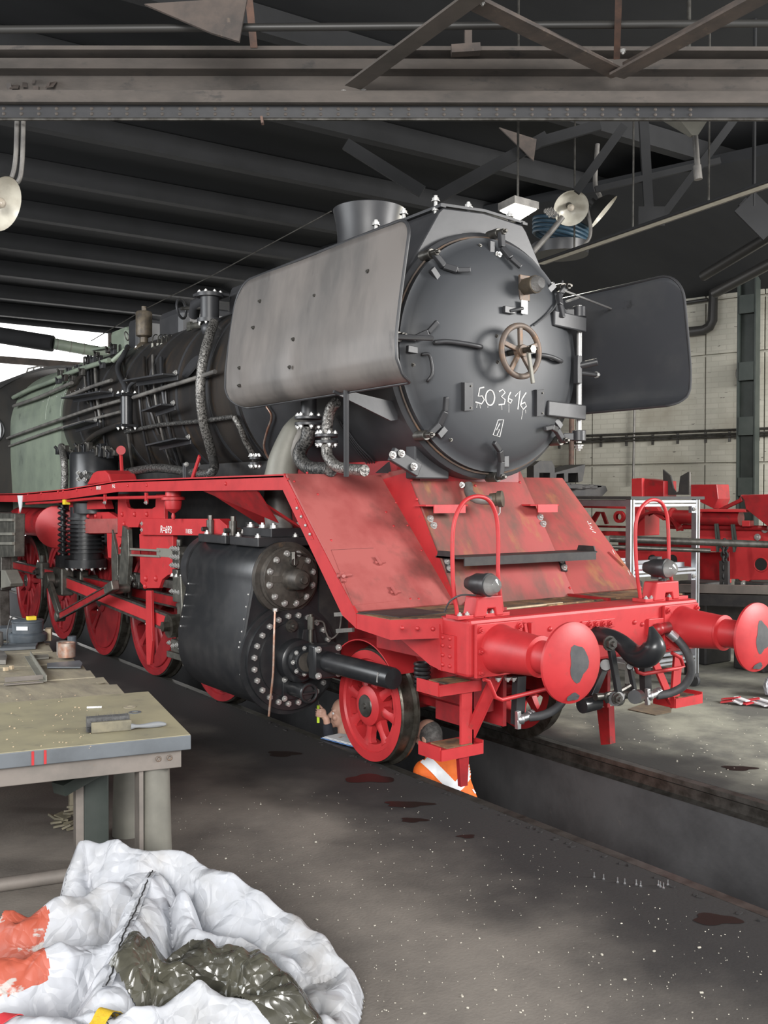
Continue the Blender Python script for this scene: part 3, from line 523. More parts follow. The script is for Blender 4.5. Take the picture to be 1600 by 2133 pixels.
# chalk writing 50 3616 and the boxed flash below it
def zz(l): return [(800+u/3.5556, 460+v/3.5556) for u, v in l]
oval = [(785+33*math.sin(2*PI*k/20), 1310-57*math.cos(2*PI*k/20)) for k in range(21)]
for st in ([(740, 1233), (708, 1240), (697, 1300), (725, 1297), (742, 1325), (722, 1356), (676, 1342)], oval, [(850, 1265), (878, 1250), (896, 1272), (868, 1303), (896, 1325), (890, 1357), (848, 1363)], [(938, 1268), (922, 1300), (918, 1340), (936, 1352), (948, 1328), (924, 1318)], [(968, 1302), (1006, 1256), (990, 1397)], [(1052, 1272), (1022, 1318), (1010, 1365), (1030, 1397), (1054, 1372), (1042, 1345), (1014, 1358)]):
    part(MB().tube([D(*p, .001) for p in zz(st)], .0055, 5), 'chalk_number', 'chalk', door)
for st in ([(845, 1475), (886, 1473), (857, 1600), (808, 1585), (845, 1475)], [(858, 1500), (832, 1550), (857, 1543), (836, 1590)]): part(MB().tube([D(*p, .001) for p in zz(st)], .0035, 5), 'chalk_sign', 'chalk', door)
for st in ([(690, 1355), (686, 1385)], [(710, 1360), (714, 1388)], [(770, 1368), (768, 1385)], [(872, 1362), (874, 1400)], [(925, 1352), (925, 1420)], [(1030, 1397), (1018, 1470)], [(1048, 1400), (1050, 1425)]): part(MB().tube([D(*p, .0005) for p in zz(st)], .0022, 4), 'chalk_drip', 'chalk', door)
# preheater box on the smokebox
hp = [(-.83, 3.46), (-.44, 4.08), (-.40, 4.12), (0, 4.15), (.40, 4.12), (.44, 4.08), (.83, 3.46)]
htr = part(MB().prism([(x, -.34, z) for x, z in hp], (0, 1.15, 0)), 'preheater_box', 'smokebox', None, .01)
for sx in (-1, 1): part(MB().bar((sx*.41, -.36, 4.13), (sx*.41, .78, 4.13), .05, .02), 'lid_edge', 'smokebox', htr)
part(MB().bar((-.42, -.33, 4.14), (.0, -.33, 4.165), .04, .02).bar((0, -.33, 4.165), (.42, -.33, 4.14), .04, .02), 'lid_front', 'smokebox', htr)
for x, y in ((-.42, -.28), (-.12, -.30), (.3, -.30), (-.42, .12), (-.42, .5), (.42, 0)): part(MB().cyl((x, y, 4.08), (x, y, 4.22), .014, n=10), 'stud', 'steel', htr); bolt(htr, (x, y, 4.18), (0, 0, 1), .026); bolt(htr, (x, y, 4.11), (0, 0, 1), .022)
part(MB().lathe([(.36, 3.82), (.31, 3.95), (.285, 4.06), (.285, 4.3), (.30, 4.42), (.318, 4.50), (.325, 4.53), (.31, 4.54), (.28, 4.45), (.27, 3.9)], (0, 1.21, 0), (0, 0, 1), 48), 'chimney', 'smokebox')
# ---- wind deflectors
def deflector(sx, mat, y0=-1.16, y1=1.2):
    prof = [(2.70, 1.28), (2.725, 1.345), (2.77, 1.39), (2.85, 1.415), (3.0, 1.412), (3.2, 1.385), (3.45, 1.345), (3.72, 1.30)]
    def lim(y):
        lo, hi = 2.70, 3.72
        for yc, r, up in ((y1, .22, 1), (y1, .16, 0), (y0, .13 if sx < 0 else .2, 1), (y0, .05 if sx < 0 else .13, 0)):
            d = abs(y-yc)
            if d < r:
                e = r-math.sqrt(max(r*r-(r-d)**2, 0))
                if up: hi = min(hi, 3.72-e)
                else: lo = max(lo, 2.70+e)
        return lo, hi
    def xz(z):
        for (a, xa), (c, xc) in zip(prof, prof[1:]):
            if z <= c+1e-6: return xa+(xc-xa)*(z-a)/(c-a)
        return 1.30
    ys = sorted(set([y0+(y1-y0)*k/40 for k in range(41)]+[y0+.2*(1-math.cos(k*PI/16)) for k in range(9)]+[y1-.22*(1-math.cos(k*PI/16)) for k in range(9)])); vs = []; NZ = 30; edge_lo, edge_hi = [], []
    for y in ys:
        lo, hi = lim(y)
        for k in range(NZ+1):
            z = lo+(hi-lo)*(k/NZ)**1.4; dent = .006*math.sin(y*5.1+1)*math.sin(z*7)+.012*math.exp(-((y-.95)**2/.01+(z-2.85)**2/.02))+.014*math.exp(-((y-.15)**2/.01+(z-2.9)**2/.03))
            vs.append((sx*(xz(z)-dent), y, z))
        edge_lo.append(V((sx*xz(lo), y, lo))); edge_hi.append(V((sx*xz(hi), y, hi)))
    n = NZ+1; fs = [(i*n+k, i*n+k+1, (i+1)*n+k+1, (i+1)*n+k) for i in range(len(ys)-1) for k in range(NZ)]
    o = part(MB().add(vs, fs, True), 'wind_deflector', mat); s_ = o.modifiers.new('thick', 'SOLIDIFY'); s_.thickness = .006; s_.offset = 0
    lo0, hi0 = lim(y0); lo1, hi1 = lim(y1); fr = [V((sx*xz(lo0+(hi0-lo0)*k/10), y0, lo0+(hi0-lo0)*k/10)) for k in range(1, 10)]; re = [V((sx*xz(lo1+(hi1-lo1)*k/10), y1, lo1+(hi1-lo1)*k/10)) for k in range(1, 10)]
    loop = edge_lo+re+edge_hi[::-1]+fr[::-1]; part(MB().tube(loop, .011, 8, True), 'rim', 'smokebox', o)
    for y, z in ((.95, 2.86), (.95, 3.0), (.15, 2.92), (.13, 3.12), (-.75, 3.45), (-.1, 3.4), (.75, 3.5), (.8, 3.3)):
        bolt(o, (sx*(xz(z)+.003), y, z), (sx, 0, .1), .012, BOLT_D)
    return o
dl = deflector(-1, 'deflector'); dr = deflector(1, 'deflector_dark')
for sx, o in ((-1, dl), (1, dr)):
    for y in ((-.95, .9) if sx < 0 else (.9,)): part(MB().tube([(sx*1.39, y, 3.0), (sx*.88, y+.12, 3.05)], .018, 8), 'stay', 'smokebox', o)
    if sx < 0: part(MB().prism([(sx*1.33, -.33, 2.735), (sx*.80, -.33, 2.66), (sx*.80, -.33, 2.54), (sx*.86, -.33, 2.53), (sx*1.34, -.33, 2.70)], (0, .02, 0)), 'bracket', 'smokebox', o)
part(MB().tube([P(1175, 605, y=-.6), V((1.30, -.45, 3.55))], .008, 6), 'stay_wire', 'steel', dr); part(MB().tube([P(1180, 628, y=-.5), P(1205, 620, y=-.45)], .01, 6), 'stay_pin', 'steel', dr)
part(MB().cyl((-1.30, -.42, 2.72), (-1.22, -.30, 2.13), .02, n=10), 'deflector_post', 'smokebox')
# ---- boiler barrel, firebox, cab
part(MB().lathe([(.93, 1.9), (.905, 1.98), (.905, 7.25)], (0, 0, BZ), (0, 1, 0), 72), 'boiler_barrel', 'barrel')
for y in (2.05, 2.62, 3.35, 4.15, 4.95, 5.75, 6.5): part(MB().lathe([(.905, y), (.912, y), (.912, y+.05), (.905, y+.05)], (0, 0, BZ), (0, 1, 0), 72), 'boiler_band', 'smokebox')
sec = [(.92*math.cos(PI*k/32), BZ+.92*math.sin(PI*k/32)) for k in range(33)]+[(-.92, 2.6), (-.88, 1.7), (.88, 1.7), (.92, 2.6)]
b = MB(); b.prism([(x, 7.2, z) for x, z in sec], (0, 2.6, 0)); fb = part(b, 'firebox', 'firebox_green')
for p_ in fb.data.polygons: p_.use_smooth = False
for y in (7.22, 7.9): part(MB().tube([(x*1.004, y, BZ+(z-BZ)*1.004) for x, z in sec[:33]], .012, 6), 'firebox_band', 'firebox_green', fb)
for k in range(14): bolt(fb, PB(90+k*9.5, 836-k*3.2, .922), PB(90+k*9.5, 836-k*3.2, .92)-V((0, PB(90+k*9.5, 836-k*3.2, .92).y, BZ)), .008, RIVET_S, 'rivet')
arc = [(-1.5+3*k/24, 4.04-.335*(-1.5+3*k/24)**2) for k in range(25)]
cab = part(MB().prism([(-1.5, 9.8, 1.5)]+[(x, 9.8, z) for x, z in arc]+[(1.5, 9.8, 1.5)], (0, .03, 0)), 'cab_front', 'barrel')
b = MB(); 
for k in range(24): (x0, z0), (x1, z1) = arc[k], arc[k+1]; b.add([(x0, 9.74, z0), (x1, 9.74, z1), (x1, 11.6, z1), (x0, 11.6, z0), (x0, 9.74, z0+.04), (x1, 9.74, z1+.04), (x1, 11.6, z1+.04), (x0, 11.6, z0+.04)], [(0, 1, 2, 3), (4, 5, 6, 7), (0, 1, 5, 4)])
part(b, 'cab_roof', 'black_matt', cab); part(MB().bb(-1.5, -1.47, 9.8, 11.6, 1.5, 3.28), 'cab_side', 'barrel', cab)
part(MB().prism([(-1.22+.16*math.cos(2*PI*k/20), 9.785, 3.0+.28*math.sin(2*PI*k/20)) for k in range(20)], (0, .02, 0)), 'cab_window', 'paper', cab); part(MB().torus((-1.22, 9.79, 3.0), (0, 1, 0), .2, .02), 'window_frame', 'black', cab)  # pale pane colour stands in for daylight coming through the cab
for pts in ([(55, 778), (58, 768), (85, 762), (140, 772)], [(70, 776), (70, 765)], [(85, 775), (85, 762)]): part(MB().tube([P(*q, y=10.2) for q in pts], .014, 6), 'roof_rail', 'pipe_grey', cab)
# domes and boxes along the boiler top
def rbox(x0, x1, y0, y1, z0, z1, nm, mat, bev=.06, par=None): return part(MB().bb(x0, x1, y0, y1, z0, z1), nm, mat, par, bev)
rbox(-.36, .36, 4.5, 5.25, 3.7, 4.20, 'sand_dome', 'smokebox', .1); rbox(-.34, .34, 2.5, 3.4, 3.7, 4.20, 'steam_dome', 'smokebox', .1); rbox(-.32, .32, 6.4, 7.0, 3.75, 4.22, 'feed_dome', 'firebox_green', .06); rbox(-.30, .30, 6.05, 6.4, 3.75, 4.28, 'feed_dome', 'smokebox', .06)
part(MB().bar(P(198, 729, x=-.34), P(224, 724, x=-.34), .1, .03), 'dome_step', 'firebox_green')
# safety valve
sv = P(300, 700, x=-.42); t_ = part(MB().lathe([(.001, .0), (.07, 0), (.07, .05), (.12, .06), (.12, .12), (.09, .16), (.05, .2), (.05, .26), (.095, .28), (.10, .30), (.10, .56), (.085, .58), (.03, .585), (.03, .64), (.001, .64)], sv+V((0, 0, -.28)), (0, 0, 1), 24), 'safety_valve', 'brass_dirty')
for k in range(6): a = k*PI/3; bolt(t_, sv+V((.10*math.cos(a), .10*math.sin(a), -.15)), (0, 0, 1), .016)
part(MB().cyl(sv+V((0, 0, -.5)), sv+V((0, 0, -.25)), .05, n=14).cyl(sv+V((-.02, 0, -.45)), sv+V((-.14, -.02, -.42)), .03, n=12), 'valve_stem', 'steel_dark')
part(MB().torus(P(264, 700, x=-.5), (.7, -.7, .2), .055, .008, 20, 6), 'valve_wheel', 'pipe_grey')
# feed valve behind the deflector
fv = P(437, 640, x=-.62); b = MB().cyl(fv+V((0, 0, -.14)), fv+V((0, 0, .13)), .095, n=24).cyl(fv+V((0, 0, .10)), fv+V((0, 0, .14)), .135, n=24).cyl(fv+V((0, 0, -.16)), fv+V((0, 0, -.12)), .13, n=24).ball(fv+V((0, 0, -.22)), .09); t_ = part(b, 'feed_valve', 'smokebox')
for k in range(8): a = k*PI/4; bolt(t_, fv+V((.115*math.cos(a), .115*math.sin(a), .14)), (0, 0, 1), .017); bolt(t_, fv+V((.11*math.cos(a), .11*math.sin(a), -.16)), (0, 0, -1), .015)
part(MB().tube([fv+V((0, .05, .1)), fv+V((0, .35, .08)), fv+V((.05, .5, .0))], .06, 12), 'feed_pipe', 'smokebox', t_); part(MB().torus(P(378, 643, x=-.62), (.6, -.75, .1), .105, .014, 26, 8), 'valve_wheel', 'smokebox', t_); part(MB().cyl(P(378, 643, x=-.62), fv+V((0, 0, 0)), .02, n=10), 'valve_spindle', 'steel_dark', t_)
part(MB().cyl(P(395, 680, x=-.66), P(425, 676, x=-.64), .035, n=12).box(P(395, 680, x=-.67), (.03, .09, .09)), 'drain_cock', 'steel_grease', t_); part(MB().box(P(440, 615, x=-.55), (.30, .25, .03)), 'valve_lid', 'smokebox', t_, .005)
# ---- pipes on the boiler: pixel runs laid on the boiler cylinder
def bpipe(pts, r, mat, nm='pipe', off=.93, k=5):
    o = part(MB().tube(catmull([PB(p[0], p[1], p[2] if len(p) > 2 else off+r) for p in pts], k), r, 10), nm, mat); return o
bpipe([(446, 672), (436, 700), (424, 745), (418, 790), (418, 835), (424, 880), (436, 925), (444, 955)], .048, 'lagging', 'lagged_pipe', .95)
part(MB().tube(catmull([PB(444, 955, 1.0), P(446, 975, x=-1.0), P(432, 988, x=-1.05), P(405, 985, x=-1.05), P(330, 975, x=-1.05), P(268, 983, x=-1.05)], 6), .045, 12), 'lagged_pipe', 'lagging_dark')
fl = P(398, 985, x=-1.05); t_ = part(MB().box(fl+V((0, .02, 0)), (.15, .02, .19)).box(fl+V((0, -.02, 0)), (.15, .02, .19)), 'pipe_flange', 'smokebox', None, .004)
for dx in (-.06, .06):
    for dz in (-.08, .08): bolt(t_, fl+V((dx, -.03, dz)), (0, -1, 0), .018)
bpipe([(262, 900), (330, 886), (410, 878), (488, 868)], .024, 'lagging_dark', 'lagged_pipe', .93); bpipe([(488, 868), (500, 890), (512, 920), (528, 950), (535, 985)], .028, 'lagging', 'lagged_pipe', .93)
bpipe([(555, 846), (566, 868), (556, 900), (550, 930), (560, 955), (580, 968)], .010, 'copper_pipe', 'oil_pipe', .95)
for pts, r in (([(278, 828), (340, 808), (400, 790), (448, 774)], .022), ([(15, 913), (70, 893), (130, 872), (195, 850), (252, 834)], .020), ([(10, 933), (100, 900), (160, 882), (250, 858)], .018), ([(28, 828), (60, 812), (110, 793), (150, 775), (228, 750)], .032), ([(28, 846), (80, 828), (130, 806), (150, 797)], .024), ([(140, 826), (190, 806), (232, 792)], .022), ([(235, 752), (262, 728)], .03)):
    bpipe(pts, r, 'pipe_grey' if r < .03 else 'firebox_green', 'handrail', .97)
for k, (px, top, bot) in enumerate(((318, 740, 1000), (336, 745, 1000), (345, 790, 1005), (262, 790, 985), (290, 800, 1010), (300, 745, 905), (175, 745, 840), (183, 742, 850), (190, 742, 870), (198, 740, 880), (215, 860, 960), (250, 720, 800), (130, 960, 1005), (360, 600, 600))):
    if top == bot: continue
    n = 7; lean = (50 if px > 280 else 22)*(bot-top)/260; pts = []
    for j in range(n): f_ = j/(n-1); pts.append((px+lean*f_*f_, top+(bot-top)*f_))
    bpipe(pts, .013+.006*(k % 2), ('pipe_grey', 'smokebox', 'barrel')[k % 3], 'pipe', .925, 4)
for px in (318, 329, 337, 347): part(MB().cyl(P(px, 745, x=-.62), P(px, 715, x=-.62), .018, n=8).tube(catmull([P(px, 715, x=-.62), P(px+1, 702, x=-.6), P(px+8, 697, x=-.5), P(px+18, 708, x=-.45)]), .006, 6), 'lubricator_fitting', 'steel_grease')
for px0, px1, py in ((140, 222, 826), (270, 355, 790), (145, 190, 888), (310, 350, 853), (318, 382, 924)):
    a_, c_ = PB(px0, py+4, 1.12), PB(px1, py-10, 1.12); part(MB().bar(a_, c_, .16, .018).bar(a_+V((.08, 0, -.02)), c_+V((.08, 0, -.02)), .015, .06), 'footplate', 'smokebox', None, .003); bolt(LOC, c_+V((.05, -.02, .02)), (-1, 0, 0), .02)
vc = PB(264, 855, 1.02); t_ = part(MB().cyl(vc+V((0, 0, -.2)), vc+V((0, 0, .2)), .065, n=16).box(vc+V((0, 0, .17)), (.19, .19, .03)).box(vc+V((0, 0, -.17)), (.19, .19, .03)), 'check_valve', 'black_gloss', None, .004)
for dx in (-.07, .07):
    for dy in (-.07, .07):
        for dz in (.19, -.19): bolt(t_, vc+V((dx, dy, dz)), (0, 0, 1 if dz > 0 else -1), .017)
bpipe([(262, 835), (262, 810), (248, 780), (246, 760), (258, 738), (266, 722)], .03, 'smokebox', 'pipe', .96); bpipe([(266, 835), (270, 805), (290, 790)], .022, 'smokebox', 'pipe', .96); bpipe([(262, 880), (240, 888), (200, 905), (170, 930), (150, 945)], .035, 'barrel', 'pipe', .96)
for k in range(16): p_ = PB(120+k*8+random.uniform(-5, 5), 800-k*4+random.uniform(-22, 18), 1.0); part(MB().box(p_, (.05, random.uniform(.06, .16), random.uniform(.04, .1))).cyl(p_, p_+V((-.06, -.05, .04)), .015, n=8), 'fitting', ('smokebox', 'steel_dark', 'barrel')[k % 3], None, .004)
part(MB().lathe([(.001, 0), (.13, 0), (.13, .02), (.001, .02)], PB(400, 765, .92), V((-.8, 0, .5)), 24), 'washout_cover', 'smokebox')
# ---- running board
RB = [(.22, 2.14), (3.7, 2.135), (5.4, 2.055), (7.4, 2.005), (9.75, 2.0)]
for sx in (-1, 1):
    b, v_ = MB(), MB()
    for (y0, z0), (y1, z1) in zip(RB, RB[1:]):
        b.add([(sx*1.41, y0, z0), (sx*.80, y0, z0), (sx*.80, y1, z1), (sx*1.41, y1, z1), (sx*1.41, y0, z0-.012), (sx*.80, y0, z0-.012), (sx*.80, y1, z1-.012), (sx*1.41, y1, z1-.012)], [(0, 1, 2, 3), (4, 5, 6, 7), (0, 3, 7, 4), (1, 2, 6, 5)])
        v_.add([(sx*1.41, y0, z0+.012), (sx*1.41, y1, z1+.012), (sx*1.41, y1, z1-.105), (sx*1.41, y0, z0-.105), (sx*1.395, y0, z0+.012), (sx*1.395, y1, z1+.012), (sx*1.395, y1, z1-.105), (sx*1.395, y0, z0-.105)], [(0, 1, 2, 3), (4, 5, 6, 7), (0, 1, 5, 4), (3, 2, 6, 7)])
    part(b, 'running_board', 'black_matt'); va = part(v_, 'running_board_edge', 'red')
    if sx < 0:
        for y in (1.2, 2.9, 3.4, 4.5, 5.0, 5.5, 5.7, 6.4, 7.0): part(MB(), 'x', 'red') if 0 else bolt(va, (-1.412, y, 2.09-.012*max(0, y-3.7)*2.4), (-1, 0, 0), .016, RIVET_R, 'rivet')
        text_mesh('1811/3', .055, 'white_print', (-1.4125, 4.35, 2.055), (0, -1, -.0), (0, 0, 1), va, 'painted_mark'); text_mesh('H-L', .055, 'white_print', (-1.4125, 3.85, 2.07), (0, -1, 0), (0, 0, 1), va, 'painted_mark')
part(MB().prism([(-1.40, 1.62, 2.04), (-1.40, .95, 2.04), (-.85, .95, 1.72), (-.85, 1.62, 1.72)], (0, 0, .02)), 'board_bracket', 'red'); part(MB().prism([(-1.38, 1.70, 2.03), (-1.38, .72, 2.03), (-1.20, .72, 1.78)], (.012, 0, 0)), 'board_gusset', 'red_dark')
# red hump, levers, cups
hy0 = P(232, 1000, x=-1.25).y; part(MB().prism([(-1.36, hy0-.30, 2.13), (-1.36, hy0-.22, 2.22), (-1.36, hy0-.1, 2.26), (-1.36, hy0+.15, 2.26), (-1.36, hy0+.28, 2.24), (-1.36, hy0+.5, 2.11)], (.3, 0, 0)), 'cover_box', 'red', None, .015)
lv = P(253, 985, x=-1.15); part(MB().bar(P(255, 1000, x=-1.15), P(251, 935, x=-1.15), .05, .02, (1, 0, 0)).cyl(P(252, 938, x=-1.17), P(252, 938, x=-1.12), .05, n=14), 'reverse_lever', 'red'); part(MB().bar(P(400, 998, x=-1.1), P(416, 950, x=-1.1), .04, .015, (1, 0, 0)), 'lever', 'red')
cu_ = P(361, 1040, x=-1.30); t_ = part(MB().lathe([(.001, -.19), (.012, -.19), (.02, -.16), (.012, -.13), (.03, -.12), (.07, -.09), (.08, -.04), (.08, -.01), (.11, -.005), (.11, .02), (.075, .03), (.07, .12), (.08, .13), (.001, .13)], cu_, (0, 0, 1), 24), 'lubricator_cup', 'red')
part(MB().tube([P(55, 1049, x=-1.36), P(110, 1046, x=-1.36), P(200, 1038, x=-1.36), P(350, 1035, x=-1.36)], .017, 8), 'brake_pipe', 'red'); part(MB().box(P(138, 1042, x=-1.36), (.06, .1, .1)), 'pipe_union', 'yellow')
for px in (219, 305): part(MB().bar(P(px, 1026, x=-1.37), P(px, 1050, x=-1.37), .05, .02, (1, 0, 0)), 'pipe_clip', 'red'); bolt(LOC, P(px, 1047, x=-1.385), (-1, 0, 0), .016)
part(MB().prism([P(36, 1032, x=-1.42), P(46, 1032, x=-1.42), P(44, 1058, x=-1.42), P(41, 1068, x=-1.42)], (.012, 0, 0)), 'indicator_tab', 'paper')
# ---- compound pump (black) standing through the running board
pc = P(196, 1000, x=-1.05)
pm = part(MB().lathe([(.001, 2.50), (.26, 2.50), (.28, 2.47), (.28, 1.92), (.24, 1.90), (.24, 1.78), (.001, 1.78)], (pc.x, pc.y, 0), (0, 0, 1), 40), 'compound_pump', 'black_gloss')
b = MB()
for k in range(9): b.cyl((pc.x-.02, pc.y+.25, 1.30+k*.05), (pc.x-.02, pc.y+.25, 1.325+k*.05), .22, n=28)
b.cyl((pc.x-.02, pc.y+.25, 1.15), (pc.x-.02, pc.y+.25, 1.85), .185, n=24); b.cyl((pc.x-.02, pc.y+.25, 1.12), (pc.x-.02, pc.y+.25, 1.22), .25, n=28); part(b, 'pump_cylinder', 'black_gloss', pm)
for k in range(12): a = k*PI/6; bolt(pm, (pc.x-.02+.225*math.cos(a), pc.y+.25+.225*math.sin(a), 1.12), (0, 0, -1), .02)
b = MB(); hc = P(131, 1100, x=-1.2)
b.tube([hc+V((.05*math.cos(k*.7), .05*math.sin(k*.7), .42-.0075*k)) for k in range(110)], .016, 6); part(b, 'spring_coil', 'black_gloss', pm); part(MB().cyl(hc+V((0, 0, -.45)), hc+V((0, 0, .45)), .03, n=12).box(hc+V((0, 0, -.42)), (.14, .16, .16)), 'pump_rod', 'black_gloss', pm)
part(MB().tube(catmull([P(134, 1020, x=-1.2), P(135, 985, x=-1.2), P(133, 955, x=-1.2), P(128, 930, x=-1.1)]), .045, 12), 'lagged_pipe', 'lagging', pm)
for k in range(14): p_ = P(125+k*9+random.uniform(-4, 4), 942+random.uniform(-14, 8), x=-1.1); part(MB().box(p_, (.06, .08, random.uniform(.06, .16))).cyl(p_, p_+V((-.05, 0, .06)), .02, n=8), 'pump_fitting', ('black_gloss', 'steel_dark')[k % 2], pm, .004)
bolt(pm, P(164, 985, x=-1.32), (-1, -.3, 0), .022); bolt(pm, P(178, 985, x=-1.32), (-1, -.3, 0), .022); bolt(pm, P(164, 998, x=-1.32), (-1, -.3, 0), .022); bolt(pm, P(178, 998, x=-1.32), (-1, -.3, 0), .022)
part(MB().tube([P(172, 991, x=-1.3), P(215, 994, x=-1.25)], .045, 10), 'lagged_pipe', 'lagging_dark', pm)
# grey tanks under the cab side
part(MB().cyl((-1.05, 7.2, 1.62), (-1.05, 8.7, 1.62), .2, n=28), 'air_tank', 'red_dark'); part(MB().lathe([(.001, .04), (.2, .02), (.26, 0), (.27, -.02), (.001, -.02)], P(116, 1098, x=-1.25), (-.6, -.8, 0), 28), 'tank_end', 'red'); part(MB().bb(-1.45, -1.1, 8.6, 9.6, 1.2, 1.75), 'cab_box', 'barrel'); part(MB().tube([P(42, 1060, x=-1.3), P(38, 1085, x=-1.3), P(44, 1118, x=-1.3)], .02, 8), 'tank_strap', 'red')
# ---- front aprons
A0, B0 = (.22, 2.14), (-.69, 1.225)
def apron(x0, x1, nm, mat, a=A0, c=B0, th=.02): return part(MB().prism([(x0, a[0], a[1]), (x1, a[0], a[1]), (x1, c[0], c[1]), (x0, c[0], c[1])], V((0, -.711, .703))*th), nm, mat)
ap = apron(-1.41, -.30, 'apron_plate', 'red_faded'); ap2 = apron(.40, 1.41, 'apron_plate', 'red_stained')
part(MB().prism([(-1.415, .24, 2.155), (-1.415, .25, 2.03), (-1.415, -.55, 1.20), (-1.415, -.72, 1.13), (-1.415, -.72, 1.225)], (.02, 0, 0)), 'apron_edge', 'red', ap); part(MB().prism([(-1.42, .10, 1.935), (-1.42, -.14, 1.69), (-1.42, -.19, 1.69), (-1.42, .07, 1.975)], (.01, 0, 0)), 'apron_tab', 'red', ap)
for k in range(4): bolt(ap, (-1.425, .03-.06*k, 1.905-.06*k), (-1, 0, 0), .012, RIVET_S, 'rivet')
NA = V((0, -.711, .703)); A3 = V((0, A0[0], A0[1]))+NA*.02
def AP(px, py, off=0): return PL(px, py, A3+NA*off, NA)
# hatch in the left apron
hq = [AP(690, 1147), AP(778, 1143), AP(830, 1252), AP(735, 1262)]; ht = part(MB().prism(hq, NA*.006), 'hatch', 'red_faded', ap)
part(MB().bar(hq[0], hq[1], .008, .008, NA), 'hatch_gap', 'thread_black', ap)
for q in ((790, 1170), (822, 1232)): part(MB().cyl(AP(q[0]-6, q[1]-10, .02), AP(q[0]+4, q[1]+6, .02), .012, n=10).bar(AP(q[0]-8, q[1]+2, .014), AP(q[0]+12, q[1], .014), .02, .01, NA), 'hatch_hinge', 'red_faded', ap)
part(MB().bar(AP(703, 1200, .03), AP(732, 1197, .03), .02, .02, NA).bar(AP(712, 1192, .02), AP(716, 1212, .02), .03, .02, NA).cyl(AP(716, 1200, 0), AP(716, 1200, .05), .014, n=10), 'hatch_latch', 'red_faded', ap, .003)
for q in ((613, 1003), (662, 1030), (690, 1126), (804, 1067), (820, 1096), (825, 1047), (849, 1095), (878, 1147), (717, 990), (800, 993), (855, 1248), (872, 1248), (600, 998), (640, 985)): bolt(ap, AP(*q), NA, .010, RIVET_R, 'rivet')
# raised middle apron under the smokebox
cx_, t0, c0 = .575, (-.14, 2.20), (-.76, 1.225); NC = V((0, -(t0[1]-c0[1]), -(c0[0]-t0[0])*-1)).normalized(); NC = V((0, -(t0[1]-c0[1]), (t0[0]-c0[0]))).normalized()
def CP(px, py, off=0): return PL(px, py, V((0, t0[0], t0[1]))+NC*off, NC)
b = MB().prism([(-cx_, t0[0], t0[1]), (-cx_, c0[0], c0[1]), (-cx_, -.5, 1.225), (-cx_, .4, 2.15)], (2*cx_, 0, 0)); ca = part(b, 'saddle_apron', 'red_stained', None, .006)
part(MB().prism([(-cx_-.003, t0[0], t0[1]-.03), (-cx_-.003, c0[0]+.02, c0[1]), (-cx_-.003, -.5, 1.225), (-cx_-.003, .3, 2.1)], (.002, 0, 0)), 'saddle_side', 'red', ca)
def step_shelf(px0, px1, py, wd, mat, nm, lips=True):
    a_, c_ = CP(px0, py, .02), CP(px1, py-(px1-px0)*.02, .02); z = (a_.z+c_.z)/2; a_, c_ = V((a_.x, a_.y, z)), V((c_.x, c_.y, z))
    t_ = part(MB().prism([a_+V((-.03, .06, 0)), c_+V((.03, .06, 0)), c_+V((0.03, -wd+.03, 0)), c_+V((-.02, -wd, 0)), a_+V((.02, -wd, 0)), a_+V((-.03, -wd+.03, 0))], (0, 0, .012)), nm, mat, ca); part(MB().bar(a_+V((.02, -wd, -.02)), c_+V((-.02, -wd, -.02)), .01, .06), 'step_lip', mat, t_)
    if lips:
        for q, s_ in ((a_, -1), (c_, 1)): part(MB().prism([q+V((s_*.03, .05, 0)), q+V((s_*.03, -wd+.05, 0)), q+V((s_*.03, -wd+.07, .05)), q+V((s_*.03, .03, .05))], (.012, 0, 0)), 'step_wing', mat, t_)
    return t_
sh = step_shelf(925, 1205, 1158, .20, 'black_matt', 'step_board'); step_shelf(878, 952, 1055, .12, 'red', 'step_plate', False); step_shelf(1098, 1146, 1054, .10, 'red', 'step_plate', False)
for q in ((896, 1081), (903, 1095), (1125, 1078), (1131, 1092)): bolt(ca, CP(*q), NC, .022)
for px, py in ((930, 1180), (1168, 1178)): part(MB().bar(CP(px, py-18, .01), CP(px+8, py+12, .01), .05, .02, NC), 'step_bracket', 'black', ca); bolt(ca, CP(px+2, py-10, .02), NC, .02); bolt(ca, CP(px+7, py+4, .02), NC, .02)
for q in ((857, 1000), (868, 1040), (990, 1012), (1187, 1225), (1083, 1005)): bolt(ca, CP(*q), NC, .012, RIVET_R, 'rivet')
part(MB().tube(catmull([P(975, 1008, y=-.30), P(978, 1028, y=-.34), P(995, 1040, y=-.42), P(1025, 1042, y=-.50)]), .035, 12), 'drain_pipe', 'pipe_grey', ca); cp_ = P(1038, 1040, y=-.52); part(MB().lathe([(.03, -.07), (.05, -.06), (.05, -.01), (.062, .0), (.062, .035), (.03, .04), (.001, .045)], cp_, (.55, -.8, .1), 20), 'pipe_cap', 'brass_dirty', ca); bolt(ca, P(962, 1010, y=-.33), (0, -1, 0), .018)
part(MB().tube([cp_+V((0, -.02, -.05)), cp_+V((0, -.02, -.10)), cp_+V((-.02, -.02, -.12))], .005, 6), 'cap_chain', 'steel', ca)
for k, st in enumerate(([(1224, 1086), (1226, 1092), (1231, 1090)], [(1228, 1095), (1233, 1098), (1229, 1101), (1236, 1104)], [(1234, 1107), (1241, 1110)], [(1308, 1188), (1313, 1198)], [(1276, 1145), (1281, 1156)])): part(MB().tube([AP(*p, .003) for p in st], .004, 4), 'chalk_mark', 'chalk', ap2)
part(MB().bar(AP(1270, 1150, .01), AP(1300, 1178, .01), .03, .02, NA), 'hatch_latch', 'red_stained', ap2)
